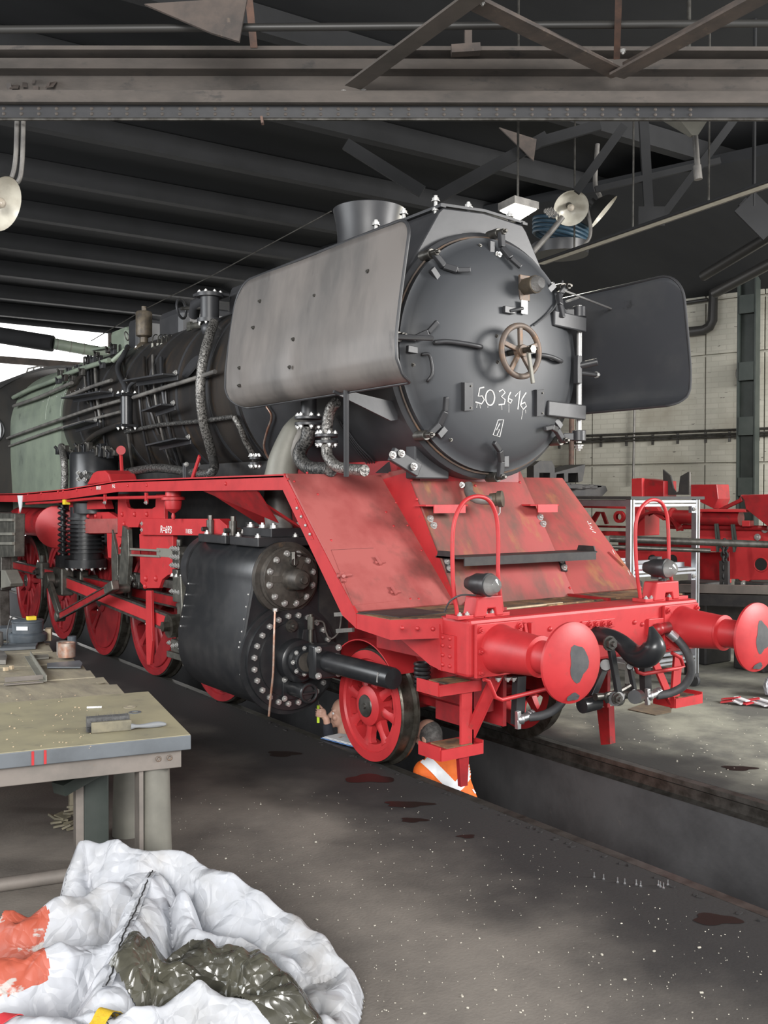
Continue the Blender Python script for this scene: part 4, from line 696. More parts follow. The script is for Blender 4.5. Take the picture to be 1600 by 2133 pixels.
# saddle feet and inner brackets below the smokebox
t_ = part(MB().prism([(-.62, -.30, 2.12), (-.62, -.30, 2.36), (-.50, -.30, 2.45), (-.30, -.30, 2.22), (-.30, -.30, 2.12)], (0, .12, 0)), 'saddle_bracket', 'smokebox', None, .01); part(MB().bar(P(815, 945, y=-.42), P(872, 980, y=-.42), .10, .04, (0, -1, 0)), 'saddle_foot', 'smokebox', t_, .006)
for q in ((818, 948), (836, 945), (862, 972)): bolt(t_, P(*q, y=-.45), (0, -1, .3), .022)
part(MB().bb(-.5, .5, -.2, 2.0, 1.3, 2.35), 'smokebox_saddle', 'red_dark')
part(MB().prism([P(785, 985, y=.1), P(812, 962, y=.1), P(815, 985, y=.1)], (0, .02, 0)), 'stay_gusset', 'smokebox')
# ---- platform and buffer beam
pf = part(MB().prism([(-1.41, -.66, 1.205), (-1.41, -1.10, 1.205), (-1.10, -1.22, 1.205), (1.10, -1.22, 1.205), (1.41, -1.10, 1.205), (1.41, -.66, 1.205)], (0, 0, .025)), 'platform', 'deck_rust')
part(MB().prism([(-1.412, -.70, 1.225), (-1.412, -1.10, 1.225), (-1.412, -1.10, 1.10), (-1.412, -.70, 1.13)], (.012, 0, 0)).prism([(-1.412, -1.10, 1.225), (-1.10, -1.225, 1.225), (-1.10, -1.225, 1.10), (-1.412, -1.10, 1.10)], (.004, .012, 0)), 'platform_edge', 'red', pf)
part(MB().prism([P(700, 1275, z=1.233), P(730, 1272, z=1.233)] and [(-1.38, -.72, 1.231), (-.98, -.72, 1.231), (-.92, -1.05, 1.231), (-1.33, -1.08, 1.231)], (0, 0, .004)), 'tread_plate', 'black_matt', pf)
for x in (-.1, .5): part(MB().bar((x-.6, -1.14, 1.235), (x+.2, -1.08, 1.235), .02, .01), 'deck_strip', 'wood_light' if x < 0 else 'deck_rust', pf)
for px in (838, 870, 902): bolt(pf, P(px, 1308+(px-838)*.03, y=-1.21), (-.3, -1, 0), .014, RIVET_R, 'rivet')
bm_ = part(MB().bb(-1.10, 1.10, -1.48, -1.18, .885, 1.238), 'buffer_beam', 'red', None, .022)
part(MB().bb(-1.115, -1.10, -1.36, -1.20, .90, 1.13), 'beam_end_plate', 'red', bm_)
for z in (.94, 1.0, 1.06, 1.11):
    for y in (-1.32, -1.25): bolt(bm_, (-1.117, y, z), (-1, 0, 0), .013, RIVET_R, 'rivet')
for q in ((1146, 1310), (1265, 1312), (1322, 1296), (1359, 1338), (1338, 1300), (1255, 1300), (1372, 1330), (1352, 1352), (1090, 1305), (1150, 1345)): bolt(bm_, P(*q, y=-1.482), (0, -1, 0), .017, RIVET_R, 'rivet')
part(MB().box(P(1245, 1300, y=-1.485), (.32, .02, .06)), 'hook_plate', 'red', bm_, .004)
for px in (1228, 1241, 1256, 1270): bolt(bm_, P(px, 1301-(px-1228)*.06, y=-1.497), (0, -1, 0), .019, BOLT_R)
part(MB().bb(-1.10, 1.10, -1.20, -.5, .95, 1.2), 'beam_box', 'red_dark')
part(MB().prism([(-1.12, -.72, 1.13), (-1.12, -1.22, 1.19), (-1.12, -1.24, .90), (-1.12, -1.12, .92), (-1.12, -.62, 1.12)], (.02, 0, 0)), 'side_gusset', 'red')
# buffers
def buffer(sx):
    x, z = sx*.875, 1.05; bf = part(MB().lathe([(.155, .02), (.148, .05), (.14, .07), (.118, .36), (.123, .365), (.123, .38), (.098, .385), (.098, .56), (.12, .575)], (x, -1.49, z), (0, -1, 0), 40), 'buffer', 'red')
    part(MB().box((x, -1.50, z), (.38, .025, .33)), 'base_plate', 'red', bf, .004); part(MB().lathe([(.09, .585), (.215, .60), (.2315, .612), (.2315, .628), (.20, .645), (.10, .658), (.001, .662)], (x, -1.49, z), (0, -1, 0), 56), 'buffer_plate', 'red', bf)
    for dx in (-.16, .16):
        for dz in (-.13, 0, .13): bolt(bf, (x+dx, -1.513, z+dz), (0, -1, 0), .019, BOLT_R)
    ph = 1.3 if sx < 0 else 2.1
    def bp(r): return -1.49-(.662-.006*(r/.12)**1.6 if r < .2 else .645)-.0012
    def patch(cx, cz_, rx, rz, s_):
        vs = []; n = 22
        for k in range(n): a = 2*PI*k/n; f_ = 1+.13*math.sin(3*a+s_)+.07*math.sin(5*a+2*s_); xx, z_ = cx+rx*f_*math.cos(a), cz_+rz*f_*math.sin(a); vs.append((x+xx, bp(math.hypot(xx, z_)), z+z_))
        vs.append((x+cx, bp(math.hypot(cx, cz_)), z+cz_)); part(MB().add(vs, [(k, (k+1) % n, n) for k in range(n)], True), 'grease_patch', 'rubber', bf)
    patch(.02, .0, .075, .105, ph); patch(-.01, -.19, .05, .022, ph+2)
buffer(-1); buffer(1)
# hook and screw coupling
hk = part(MB().tube(catmull([(0, -1.47, 1.08), (0, -1.58, 1.08), (.01, -1.70, 1.05), (.01, -1.80, .99), (.01, -1.90, .97), (.01, -1.985, 1.02), (.01, -2.0, 1.09), (.01, -1.965, 1.15)], 5), .05, 14, rs=None), 'coupling_hook', 'black_gloss')
b = MB(); pth = catmull([(.0, -1.47, 1.06), (0, -1.60, 1.06), (0, -1.72, 1.03), (0, -1.83, .97), (0, -1.93, .985), (0, -1.985, 1.06), (0, -1.955, 1.17)], 6); k_ = len(pth); hk.data = b.tube(pth, .05, 14, rs=[.062-.012*math.sin(0) if i < k_*.35 else (.062+.014*math.sin((i/k_-.35)/.65*PI)) * (1 if i < k_*.8 else max(.12, 1-(i/k_-.8)/.2*.9)) for i in range(k_)]).build('t', 'black_gloss').data; bpy.data.objects.remove([o for o in bpy.data.objects if o.name == 't'][0])
YC = -1.72
def lk(a, c, w_=.045, nm='coupling_link', y=YC, mat='black_gloss'): part(MB().bar(P(*a, y=y), P(*c, y=y), .03, w_, (1, 0, 0)).cyl(P(*a, y=y+.03), P(*a, y=y-.03), w_*.8, n=16).cyl(P(*c, y=y+.03), P(*c, y=y-.03), w_*.8, n=16), nm, mat, hk, .004)
lk((1271, 1340), (1290, 1452), .045, y=-1.76); lk((1312, 1388), (1322, 1442), .03, y=-1.66); lk((1262, 1385), (1228, 1465), .05, y=-1.62)
part(MB().cyl(P(1240, 1452, y=-1.72), P(1336, 1446, y=-1.74), .024, n=12), 'coupling_screw', 'steel_dark', hk); part(MB().cyl(P(1212, 1470, y=-1.66), P(1245, 1462, y=-1.66), .05, n=16), 'trunnion', 'black_gloss', hk); part(MB().cyl(P(1280, 1456, y=-1.78), P(1288, 1456, y=-1.70), .045, n=16).cyl(P(1322, 1452, y=-1.80), P(1330, 1450, y=-1.72), .045, n=16), 'trunnion', 'black_gloss', hk); part(MB().tube(catmull([P(1266, 1462, y=-1.74), P(1262, 1448, y=-1.74), P(1290, 1440, y=-1.74), P(1312, 1428, y=-1.74)]), .016, 8), 'screw_lever', 'steel_dark', hk)
bolt(hk, P(1270, 1340, y=-1.80), (-.2, -1, 0), .038, BOLT_D); bolt(hk, P(1285, 1455, y=-1.80), (-.2, -1, 0), .03, BOLT_D)
# handrail loops on the beam
def loop(pts, y=-1.36): part(MB().tube(catmull([P(*p, y=y) for p in pts], 6), .0135, 12), 'handrail_loop', 'red')
loop([(953, 1282), (944, 1215), (943, 1120), (950, 1075), (968, 1044), (993, 1034), (1018, 1042), (1033, 1072), (1038, 1120), (1038, 1200), (1046, 1272)]); loop([(1334, 1246), (1326, 1180), (1324, 1100), (1332, 1065), (1347, 1046), (1364, 1041), (1380, 1050), (1390, 1078), (1393, 1130), (1394, 1180), (1404, 1232)])
for px, py in ((970, 1285), (1022, 1282), (1352, 1248), (1400, 1240)): c = P(px, py, y=-1.37); t_ = part(MB().box(V((c.x, -1.37, 1.25)), (.22, .12, .024)), 'loop_foot', 'red', None, .003); bolt(t_, (c.x-.08, -1.41, 1.262), (0, 0, 1), .014); bolt(t_, (c.x-.02, -1.41, 1.262), (0, 0, 1), .014)
def lampbr(px0, px1, py0, py1, lpx, lpy, r):
    c = P((px0+px1)/2, py1, y=-1.36); wd = abs(P(px1, py1, y=-1.36).x-P(px0, py1, y=-1.36).x); h = P(px0, py0, y=-1.36).z-1.25; x = c.x
    t_ = part(MB().prism([(x-wd/2, -1.44, 1.245), (x-wd*.4, -1.44, 1.25+h), (x+wd*.45, -1.44, 1.25+h), (x+wd/2, -1.44, 1.245), (x+wd*.25, -1.44, 1.245), (x+wd*.2, -1.44, 1.245+h*.4), (x-wd*.05, -1.44, 1.245+h*.4), (x-wd*.1, -1.44, 1.245)], (0, .12, 0)), 'lamp_bracket', 'red', None, .008)
    lamp(P(lpx, lpy, y=-1.46), (.12, -1, 0), r, t_, 'black'); part(MB().cyl(P(lpx-4, lpy+r*200, y=-1.38), P(lpx-4, py0, y=-1.38), .03, n=10), 'lamp_stem', 'black', t_); return t_
lampbr(972, 1032, 1242, 1286, 1014, 1218, .068); t_ = lampbr(1345, 1398, 1212, 1250, 1384, 1184, .066); part(MB().bar(P(1369, 1205, y=-1.36), P(1366, 1160, y=-1.36), .05, .07, (0, 1, 0)), 'lamp_arm', 'rubber', t_)
part(MB().tube(catmull([P(990, 1240, y=-1.40), P(960, 1240, y=-1.4), P(938, 1252, y=-1.36), P(926, 1274, y=-1.3)]), .006, 6), 'lamp_cable', 'rubber')
for px, pz in ((1096, 1298), (1106, 1297), (1402, 1275), (1414, 1274)): part(MB().bar(P(px, pz+28, y=-1.50), P(px-5 if px in (1096, 1402) else px, pz, y=-1.50), .02, .03, (0, 1, 0)), 'hose_hook', 'red')
# steps, braces and guards under the beam
def step(x, y, z, wd=.34, dp=.22, sx=-1):
    t_ = part(MB().prism([(x-wd*.5, y, z), (x+wd*.5, y, z), (x+wd*.5, y+dp, z), (x-wd*.5, y+dp, z)], (0, 0, .012)), 'step_plate', 'red'); part(MB().bb(x-wd*.5, x+wd*.5, y-.008, y, z-.05, z+.02).bb(x-wd*.5-.008, x-wd*.5, y, y+dp, z-.05, z+.035).bb(x+wd*.5, x+wd*.5+.008, y, y+dp, z-.05, z+.035), 'step_rim', 'red', t_); part(MB().bb(x-wd*.3, x+wd*.3, y+.02, y+dp-.03, z+.012, z+.02), 'step_tread', 'deck_rust', t_)
step(-1.0, -1.28, .80); step(-1.0, -1.30, .40)
part(MB().bar((-.93, -1.26, .80), (-.93, -1.26, .38), .10, .02, (0, 1, 0)).bar((-.885, -1.22, .80), (-.885, -1.22, .38), .012, .1, (0, 1, 0)), 'step_post', 'red'); part(MB().bar((-.90, -1.25, .46), (-.72, -1.35, .90), .09, .02, (0, 1, 0)).bar((-.86, -1.22, .46), (-.68, -1.32, .90), .012, .09, (0, 1, 0)), 'step_brace', 'red')
part(MB().prism([(-1.02, -1.29, .40), (-.93, -1.29, .40), (-.945, -1.29, .16), (-1.0, -1.29, .16)], (0, .03, 0)), 'guard_iron', 'red_dark')
g_ = P(1256, 1515, x=.75); part(MB().prism([P(1243, 1475, x=.72), P(1268, 1472, x=.72), P(1271, 1550, x=.72), P(1252, 1552, x=.72)], (.06, 0, 0)), 'guard_iron', 'red_dark')
sx_ = P(1430, 1455, y=-1.28); step(sx_.x, -1.30, sx_.z, .32, .2); part(MB().bar(P(1403, 1470, y=-1.26), P(1360, 1370, y=-1.26), .06, .02, (0, 1, 0)), 'step_brace', 'red'); part(MB().bar(P(1405, 1460, y=-1.24), P(1412, 1365, y=-1.24), .09, .02, (0, 1, 0)), 'step_post', 'red')
part(MB().tube([P(1008, 1415, y=-1.5), P(1018, 1418, y=-1.5), P(1032, 1452, y=-1.5), P(1045, 1458, y=-1.5), P(1150, 1432, y=-1.5)], .014, 10), 'uncoupling_grip', 'red'); part(MB().tube([P(1318, 1378, y=-1.5), P(1328, 1400, y=-1.5), P(1340, 1404, y=-1.5), P(1412, 1392, y=-1.5), P(1424, 1388, y=-1.5), P(1418, 1370, y=-1.5), P(1400, 1360, y=-1.5)], .014, 10), 'uncoupling_grip', 'red')
for px in (1038, 1058, 1070, 1363): bolt(bm_, P(px, 1412 if px < 1100 else 1368, y=-1.42), (0, 0, -1), .017)
# brake hoses
part(MB().bar(P(1082, 1408, y=-1.38), P(1078, 1508, y=-1.38), .075, .05, (0, 1, 0)), 'hose_post', 'black'); part(MB().bar(P(1343, 1368, y=-1.38), P(1346, 1458, y=-1.38), .07, .05, (0, 1, 0)), 'hose_post', 'black')
def coupling(px, py, y):
    c = P(px, py, y=y); t_ = part(MB().ball(c, .034).cyl(c, c+V((.11, -.01, .02)), .026, n=12).box(c+V((-.02, 0, .025)), (.03, .03, .06)).box(c+V((-.02, 0, -.03)), (.03, .03, .06)).cyl(c+V((.07, 0, .012)), c+V((.085, 0, .015)), .034, n=14).cyl(c+V((.095, 0, .017)), c+V((.11, 0, .02)), .034, n=14), 'hose_coupling', 'zinc', None, .003)
coupling(1084, 1498, -1.44); coupling(1353, 1450, -1.46)
part(MB().tube(catmull([P(1102, 1494, y=-1.45), P(1130, 1490, y=-1.5), P(1155, 1478, y=-1.53), P(1172, 1460, y=-1.53), P(1180, 1435, y=-1.5)], 6), .028, 14), 'brake_hose', 'rubber'); part(MB().tube(catmull([P(1399, 1324, y=-1.55), P(1415, 1336, y=-1.6), P(1434, 1365, y=-1.64), P(1440, 1400, y=-1.63), P(1425, 1428, y=-1.58), P(1398, 1443, y=-1.52), P(1368, 1449, y=-1.47)], 6), .029, 14), 'brake_hose', 'rubber')
t_ = part(MB().box(P(1368, 1305, y=-1.49), (.20, .03, .12)), 'air_cock', 'red', None, .004); part(MB().cyl(P(1372, 1311, y=-1.52), P(1395, 1306, y=-1.55), .04, n=16).ball(P(1372, 1311, y=-1.53), .045), 'cock_body', 'red_dark', t_); part(MB().cyl(P(1393, 1317, y=-1.55), P(1408, 1330, y=-1.58), .036, n=14), 'hose_clamp', 'zinc', t_)
# ---- main frame and undergear
for x in (-.52, .50): part(MB().bb(x, x+.03, -1.15, 9.7, .45, 1.25), 'frame_plate', 'red_dark')
part(MB().bb(-.49, .49, 2.2, 9.6, .9, 1.7), 'ashpan', 'black_matt'); part(MB().bb(-.55, .55, 1.9, 9.7, 1.6, 2.32), 'gap_blocker', 'black_matt')  # last black block is added to hide bright gate light under the boiler
# wheels
def wheel(x, y, r, ns, par, cw=None, face=-1, inner=False):
    rd = 'red_wheel' if r > .5 else 'red'
    w_ = part(MB().lathe([(r-.055, .0), (r-.012, .0), (r, .012), (r, .10), (r+.028, .115), (r+.028, .135), (r-.05, .14)], (x, y, r), (-face, 0, 0), 72), 'tyre', 'steel_oily', par)
    part(MB().lathe([(r-.012, -.004), (r-.075, -.004), (r-.085, .012), (r-.135, .015), (r-.135, .12), (r-.05, .135)], (x, y, r), (-face, 0, 0), 72), 'rim', rd, w_)
    hub = .148 if r < .5 else .16; b = MB().lathe([(.001, -.035), (hub*.72, -.035), (hub, -.015), (hub, .11)], (x, y, r), (-face, 0, 0), 36); b_o = part(b, 'hub', rd, w_)
    part(MB().lathe([(.001, -.058), (.018, -.058), (.022, -.045), (hub*.55, -.042), (hub*.58, -.034)], (x, y, r), (-face, 0, 0), 28), 'axle_end', 'steel_dark', w_)
    for k in range(ns):
        a = 2*PI*k/ns+.2; e = V((0, math.cos(a), math.sin(a))); tt = V((0, -math.sin(a), math.cos(a))); c = V((x-face*.045, y, r)); r0, r1 = hub*.9, r-.125; w0, w1 = (.045, .038) if r > .5 else (.040, .038); vs = []
        for rr, ww, th in ((r0, w0, .036), ((r0+r1)/2, w1*.8, .03), (r1-.03, w1, .03), (r1+.01, w1*1.9, .034)):
            for s1, s2 in ((-1, -.6), (-.4, -1), (.4, -1), (1, -.6), (1, 1), (-1, 1)): vs.append(c+e*rr+tt*(ww*s1)+V((-face*th*s2*-1*-1, 0, 0)))
        b = MB().add(vs, [(i*6+j, i*6+(j+1) % 6, (i+1)*6+(j+1) % 6, (i+1)*6+j) for i in range(3) for j in range(6)], True); part(b, 'spoke', rd, w_)
    if cw:
        a0, sp, ri = cw; n = 20; ro = r-.10; pts = [(x+face*.006, y+ro*math.cos(a0-sp+2*sp*k/n), r+ro*math.sin(a0-sp+2*sp*k/n)) for k in range(n+1)]
        mid = V((0, math.cos(a0), math.sin(a0))); pts += [(x+face*.006, y+(ri*math.cos(a0)+ (ro*math.sin(sp)*(1-2*k/8))*-math.sin(a0)), r+(ri*math.sin(a0)+(ro*math.sin(sp)*(1-2*k/8))*math.cos(a0))) for k in range(1, 8)]; part(MB().prism(pts, (-face*.10, 0, 0)), 'counterweight', rd, w_, .01)
    return w_
for sx in (-1, 1):
    wheel(sx*.82, 0, .425, 8, LOC, None, sx)
part(MB().cyl((-.8, 0, .425), (.8, 0, .425), .075, n=20), 'axle', 'red_dark')
CA = math.atan2(.23, .25)
for i, y in enumerate((2.6, 4.25, 5.9, 7.55, 9.2)):
    wheel(-.82, y, .70, 13, LOC, (CA+PI, 1.25 if i == 2 else .75, .10 if i == 2 else .36)); part(MB().cyl((-.8, y, .7), (.6, y, .7), .09, n=16), 'axle', 'red_dark')
    part(MB().cyl((-.80, y+.25, .93), (-1.02, y+.25, .93), .06, n=18), 'crank_pin', 'steel_grease')
for y in (2.6+.75, 4.25+.78, 5.9+.78, 7.55+.78): part(MB().bar((-.76, y, .45), (-.76, y, 1.1), .05, .08), 'brake_hanger', 'black_matt'); part(MB().prism([(-.83, y-.02, .5), (-.83, y-.08, .65), (-.83, y-.08, .85), (-.83, y-.02, 1.0), (-.83, y+.03, .85), (-.83, y+.03, .6)], (.1, 0, 0)), 'brake_shoe', 'steel_dark')
# mudguard over the leading wheel
b = MB(); n = 22; vs = []
for k in range(n+1):
    a = math.radians(36+128*k/n); yy, zz_ = -.485*math.cos(a), .43+.485*math.sin(a)
    vs += [(-.89, yy, zz_), (-.60, yy, zz_), (-.60, yy*1.02, .43+(zz_-.43)*1.02), (-.89, yy*1.02, .43+(zz_-.43)*1.02)]
b.add(vs, [(4*k+j, 4*k+(j+1) % 4, 4*(k+1)+(j+1) % 4, 4*(k+1)+j) for k in range(n) for j in range(4)]+[(0, 1, 2, 3), (4*n, 4*n+1, 4*n+2, 4*n+3)], True); part(b, 'mudguard', 'red', None, .003)
part(MB().bb(-.62, -.56, -1.1, -.3, .55, 1.0), 'frame_bracket', 'red_dark'); b = MB()
for k in range(6): b.torus((-.72, -.52, .80-.03*k), (0, 0, 1), .05, .014, 18, 6)
part(b, 'spring', 'black'); part(MB().bb(-.66, -.58, -.98, -.60, .42, .55), 'axle_box', 'red_dark')
# ---- cylinder block
CX, CZ, VX, VZ = -1.08, .70, -1.12, 1.345
def hull(r1, r2, n=28):
    pts = [(VX+r1*math.cos(PI*k/n), VZ+r1*math.sin(PI*k/n)) for k in range(n+1)]; pts += [(VX-r1, VZ-.05), (CX-r2, CZ+.12)]
    pts += [(CX+r2*math.cos(PI+PI*k/n), CZ+r2*math.sin(PI+PI*k/n)) for k in range(n+1)]; pts += [(CX+r2, CZ+.12)]; return pts
Y0, Y1 = .76, 1.98
cyb = part(MB().prism([(x, Y0, z) for x, z in hull(.285, .42)], (0, Y1-Y0, 0)), 'cylinder_block', 'black_gloss', None, .02)
for p_ in cyb.data.polygons:
    if abs(p_.normal.y) < .5: p_.use_smooth = True
part(MB().cyl((VX, Y1, VZ), (VX, Y1+.12, VZ), .30, n=40).cyl((VX, Y1+.12, VZ), (VX, Y1+.2, VZ), .24, n=40), 'valve_chest_end', 'black', cyb)
part(MB().bb(-.80, -.42, .75, 2.05, .5, 1.75), 'cylinder_saddle', 'black_matt', cyb)
hl = hull(.285, .42)
for k in range(30, 58, 3): x, z = hl[k % len(hl)]; bolt(cyb, (x, Y0+.03, z), (x-CX, 0, z-CZ), .010, RIVET_S, 'rivet')
for f_ in (.15, .35, .55, .75, .92): bolt(cyb, (VX-.285+(CX-.42-VX+.285)*f_, Y0+.03, VZ-.05+(CZ+.12-VZ+.05)*f_), (-1, 0, 0), .010, RIVET_S, 'rivet'); bolt(cyb, (VX-.285+(CX-.42-VX+.285)*f_, Y1-.06, VZ-.05+(CZ+.12-VZ+.05)*f_), (-1, 0, 0), .010, RIVET_S, 'rivet')
vcov = part(MB().lathe([(.285, 0), (.285, .05), (.25, .055), (.25, .08), (.235, .085), (.235, .115), (.17, .12), (.14, .135), (.10, .14), (.085, .16), (.08, .26), (.065, .29), (.03, .30), (.028, .325), (.001, .325)], (VX, Y0, VZ), (0, -1, 0), 48), 'valve_cover', 'cover_rust', cyb)
for k in range(12): a = 2*PI*(k+.4)/12; bolt(cyb, (VX+.198*math.cos(a), Y0-.115, VZ+.198*math.sin(a)), (0, -1, 0), .022)
for a in (.0, 2.1, 4.2): part(MB().bar((VX-.08*math.cos(a), Y0-.14, VZ+.08*math.sin(a)), (VX-.17*math.cos(a), Y0-.125, VZ+.17*math.sin(a)), .05, .025, (0, 1, 0)), 'cover_rib', 'cover_rust', cyb)
part(MB().cyl((VX, Y0-.10, VZ-.12+.25), (VX, Y0-.17, VZ-.12+.25), .03, n=12).cyl((VX+.0, Y0-.15, VZ+.11), (VX, Y0-.15, VZ+.21), .024, n=6), 'oil_union', 'steel_dark', cyb); part(MB().tube(catmull([(VX, Y0-.15, VZ+.2), (VX+.1, Y0-.16, VZ+.18), (VX+.22, Y0-.14, VZ+.12), (VX+.28, Y0-.1, VZ+.03)]), .007, 8), 'oil_pipe', 'steel_dark', cyb)
part(MB().lathe([(.44, 0), (.44, .03), (.40, .035), (.40, .07), (.30, .075), (.30, .09), (.17, .10), (.165, .19), (.15, .2), (.12, .205), (.12, .24), (.001, .25)], (CX, Y0, CZ), (0, -1, 0), 56), 'cylinder_cover', 'black_gloss', cyb)
for k in range(24): a = 2*PI*(k+.5)/24; bolt(cyb, (CX+.348*math.cos(a), Y0-.068, CZ+.348*math.sin(a)), (0, -1, 0), .024)
# relief valve, tail rod tube, drain cock on the cover
rv = V((CX-.03, Y0-.25, CZ+.02)); part(MB().cyl(rv, rv+V((0, -.05, 0)), .115, n=32).cyl(rv+V((-.0, -.05, 0)), rv+V((0, -.09, 0)), .09, n=32), 'relief_valve', 'black_gloss', cyb); part(MB().cyl(rv+V((0, -.09, 0)), rv+V((0, -.10, 0)), .075, n=28), 'valve_disc', 'cover_rust', cyb)
for k in range(8): a = k*PI/4; bolt(cyb, rv+V((.10*math.cos(a), -.05, .10*math.sin(a))), (0, -1, 0), .014)
part(MB().box((CX+.08, .34, CZ+.03), (.24, .10, .26)).cyl((CX+.08, .55, CZ+.03), (CX+.08, .3, CZ+.03), .12, n=28), 'gland', 'black_gloss', cyb, .015)
for dx in (-.09, .09):
    for dz in (-.1, .1): bolt(cyb, (CX+.08+dx, .285, CZ+.03+dz), (0, -1, 0), .02)
part(MB().lathe([(.078, 0), (.078, .84), (.072, .862), (.001, .868)], (CX+.08, .30, CZ+.03), (0, -1, 0), 36), 'tail_rod_tube', 'black_gloss', cyb); part(MB().bar((CX+.005, -.47, CZ+.0), (CX+.005, -.48, CZ+.07), .012, .006, (1, 0, 0)), 'tube_mark', 'steel', cyb)
dc = V((CX-.02, Y0-.09, CZ-.22)); part(MB().cyl(dc, dc+V((0, -.24, 0)), .06, n=24).box(dc+V((0, .0, 0)), (.18, .03, .18)), 'drain_valve', 'black_gloss', cyb, .006); part(MB().torus(dc+V((0, -.26, 0)), (0, 1, 0), .068, .012, 24, 8).bar(dc+V((-.065, -.26, 0)), dc+V((.065, -.26, 0)), .014, .014).bar(dc+V((0, -.26, -.065)), dc+V((0, -.26, .065)), .014, .014), 'drain_wheel', 'black_gloss', cyb)
for dx in (-.075, .075):
    for dz in (-.075, .075): bolt(cyb, dc+V((dx, -.016, dz)), (0, -1, 0), .018)
part(MB().cyl((CX+.11, Y0-.16, CZ+.12), (CX+.11, Y0-.16, CZ+.24), .018, n=10).cyl((CX+.11, Y0-.16, CZ+.24), (CX+.11, Y0-.16, CZ+.34), .028, n=8).cyl((CX+.11, Y0-.16, CZ+.34), (CX+.11, Y0-.16, CZ+.36), .016, n=10), 'oil_union', 'steel_grease', cyb); part(MB().prism([(CX+.04, Y0-.14, CZ+.12), (CX+.18, Y0-.14, CZ+.12), (CX+.16, Y0-.14, CZ+.24), (CX+.06, Y0-.14, CZ+.24)], (0, .012, 0)), 'union_plate', 'black', cyb); part(MB().tube(catmull([(CX+.11, Y0-.16, CZ+.3), (CX+.22, Y0-.16, CZ+.29), (CX+.27, Y0-.13, CZ+.2), (CX+.32, Y0-.12, CZ+.14), (CX+.40, Y0-.12, CZ+.2), (CX+.44, Y0-.1, CZ+.36)]), .007, 8), 'oil_pipe', 'pipe_grey', cyb); bolt(cyb, (CX-.03, Y0-.10, CZ+.27), (0, -1, 0), .04, BOLT_D)
part(MB().tube(catmull([P(573, 1272, y=.6), P(571, 1330, y=.58), P(569, 1400, y=.58), P(564, 1450, y=.6), P(560, 1492, y=.62)]), .009, 8), 'drain_hose', 'copper_pipe', cyb); part(MB().cyl(P(574, 1267, y=.62), P(574, 1274, y=.62), .02, n=6), 'hose_nut', 'steel', cyb)
for px, py in ((708, 1280), (712, 1314)): part(MB().bar(P(px-10, py, x=-.95), P(px+24, py-2, x=-.95), .02, .03), 'pipe_bracket', 'pipe_grey', cyb)
# flanges and steam pipe on top
for y0_, y1_, z in ((.78, 1.28, 1.63), (1.36, 1.90, 1.63)): part(MB().bb(VX-.22, VX+.24, y0_, y1_, z-.04, z+.03), 'valve_lid', 'black', cyb, .008)
part(MB().bb(-1.18, -.74, .86, 1.36, 1.66, 1.73), 'steam_flange', 'black', cyb, .006)
for x in (-1.13, -.8):
    for y in (.91, 1.1, 1.31): bolt(cyb, (x, y, 1.73), (0, 0, 1), .028)
for y in (.86, 1.2, 1.45, 1.8): bolt(cyb, (VX-.18, y, 1.66), (0, 0, 1), .022); bolt(cyb, (VX+.16, y, 1.66), (0, 0, 1), .022)
for y in (1.42, 1.86): part(MB().cyl((VX-.12, y, 1.62), (VX-.12, y, 1.78), .035, n=14).cyl((VX-.12, y, 1.78), (VX-.12, y, 1.82), .022, n=6).cyl((VX-.2, y, 1.7), (VX-.05, y, 1.7), .02, n=8), 'snifting_valve', 'steel_dark', cyb)
part(MB().tube(catmull([(-.97, 1.10, 1.70), (-.98, 1.12, 1.95), (-.95, 1.10, 2.15), (-.88, 1.05, 2.38), (-.74, 1.0, 2.62)], 6), .115, 24, rs=None), 'steam_pipe', 'pipe_grey')
part(MB().tube(catmull([(-.96, 1.10, 2.12), (-.94, 1.08, 2.30), (-.87, 1.04, 2.52), (-.80, 1.0, 2.66)], 5), .14, 24, rs=[.145, .14, .135, .13, .128, .125, .12, .115, .11, .105, .10, .09, .08, .07, .06, .05]), 'pipe_fairing', 'leg_grey')
# lagged pipes before the saddle
def lagged(pts, x, r, mat='lagging'): return part(MB().tube(catmull([P(*p, x=x) for p in pts], 6), r, 12), 'lagged_pipe', mat)
part(MB().cyl(P(643, 800, x=-1.05), P(643, 868, x=-1.05), .062, n=20), 'steam_riser', 'smokebox')
def pflange(px, py, x, r):
    c = P(px, py, x=x); t_ = part(MB().cyl(c+V((0, 0, .035)), c+V((0, 0, .012)), r, n=20).cyl(c+V((0, 0, -.035)), c+V((0, 0, -.012)), r, n=20), 'pipe_flange', 'smokebox', None, .003)
    for k in range(6): a = k*PI/3+.3; q = c+V((r*.78*math.cos(a), r*.78*math.sin(a), 0)); bolt(t_, q+V((0, 0, .038)), (0, 0, 1), .017); bolt(t_, q-V((0, 0, .038)), (0, 0, -1), .017)
pflange(642, 877, -1.05, .105); pflange(680, 914, -1.08, .085); pflange(531, 960, -.95, .05)
lagged([(643, 888), (640, 915), (630, 930), (624, 948), (632, 966), (652, 976), (690, 978)], -1.05, .055, 'lagging_dark'); lagged([(700, 838), (690, 850), (684, 872), (681, 900), (680, 930), (684, 952), (700, 970), (725, 977), (760, 980)], -1.08, .042)
for k in range(4): bpipe([(700+k*7, 868+k*8), (725+k*7, 915+k*4), (755+k*6, 955), (785+k*4, 985)], .006, 'smokebox', 'lubrication_line', .935)
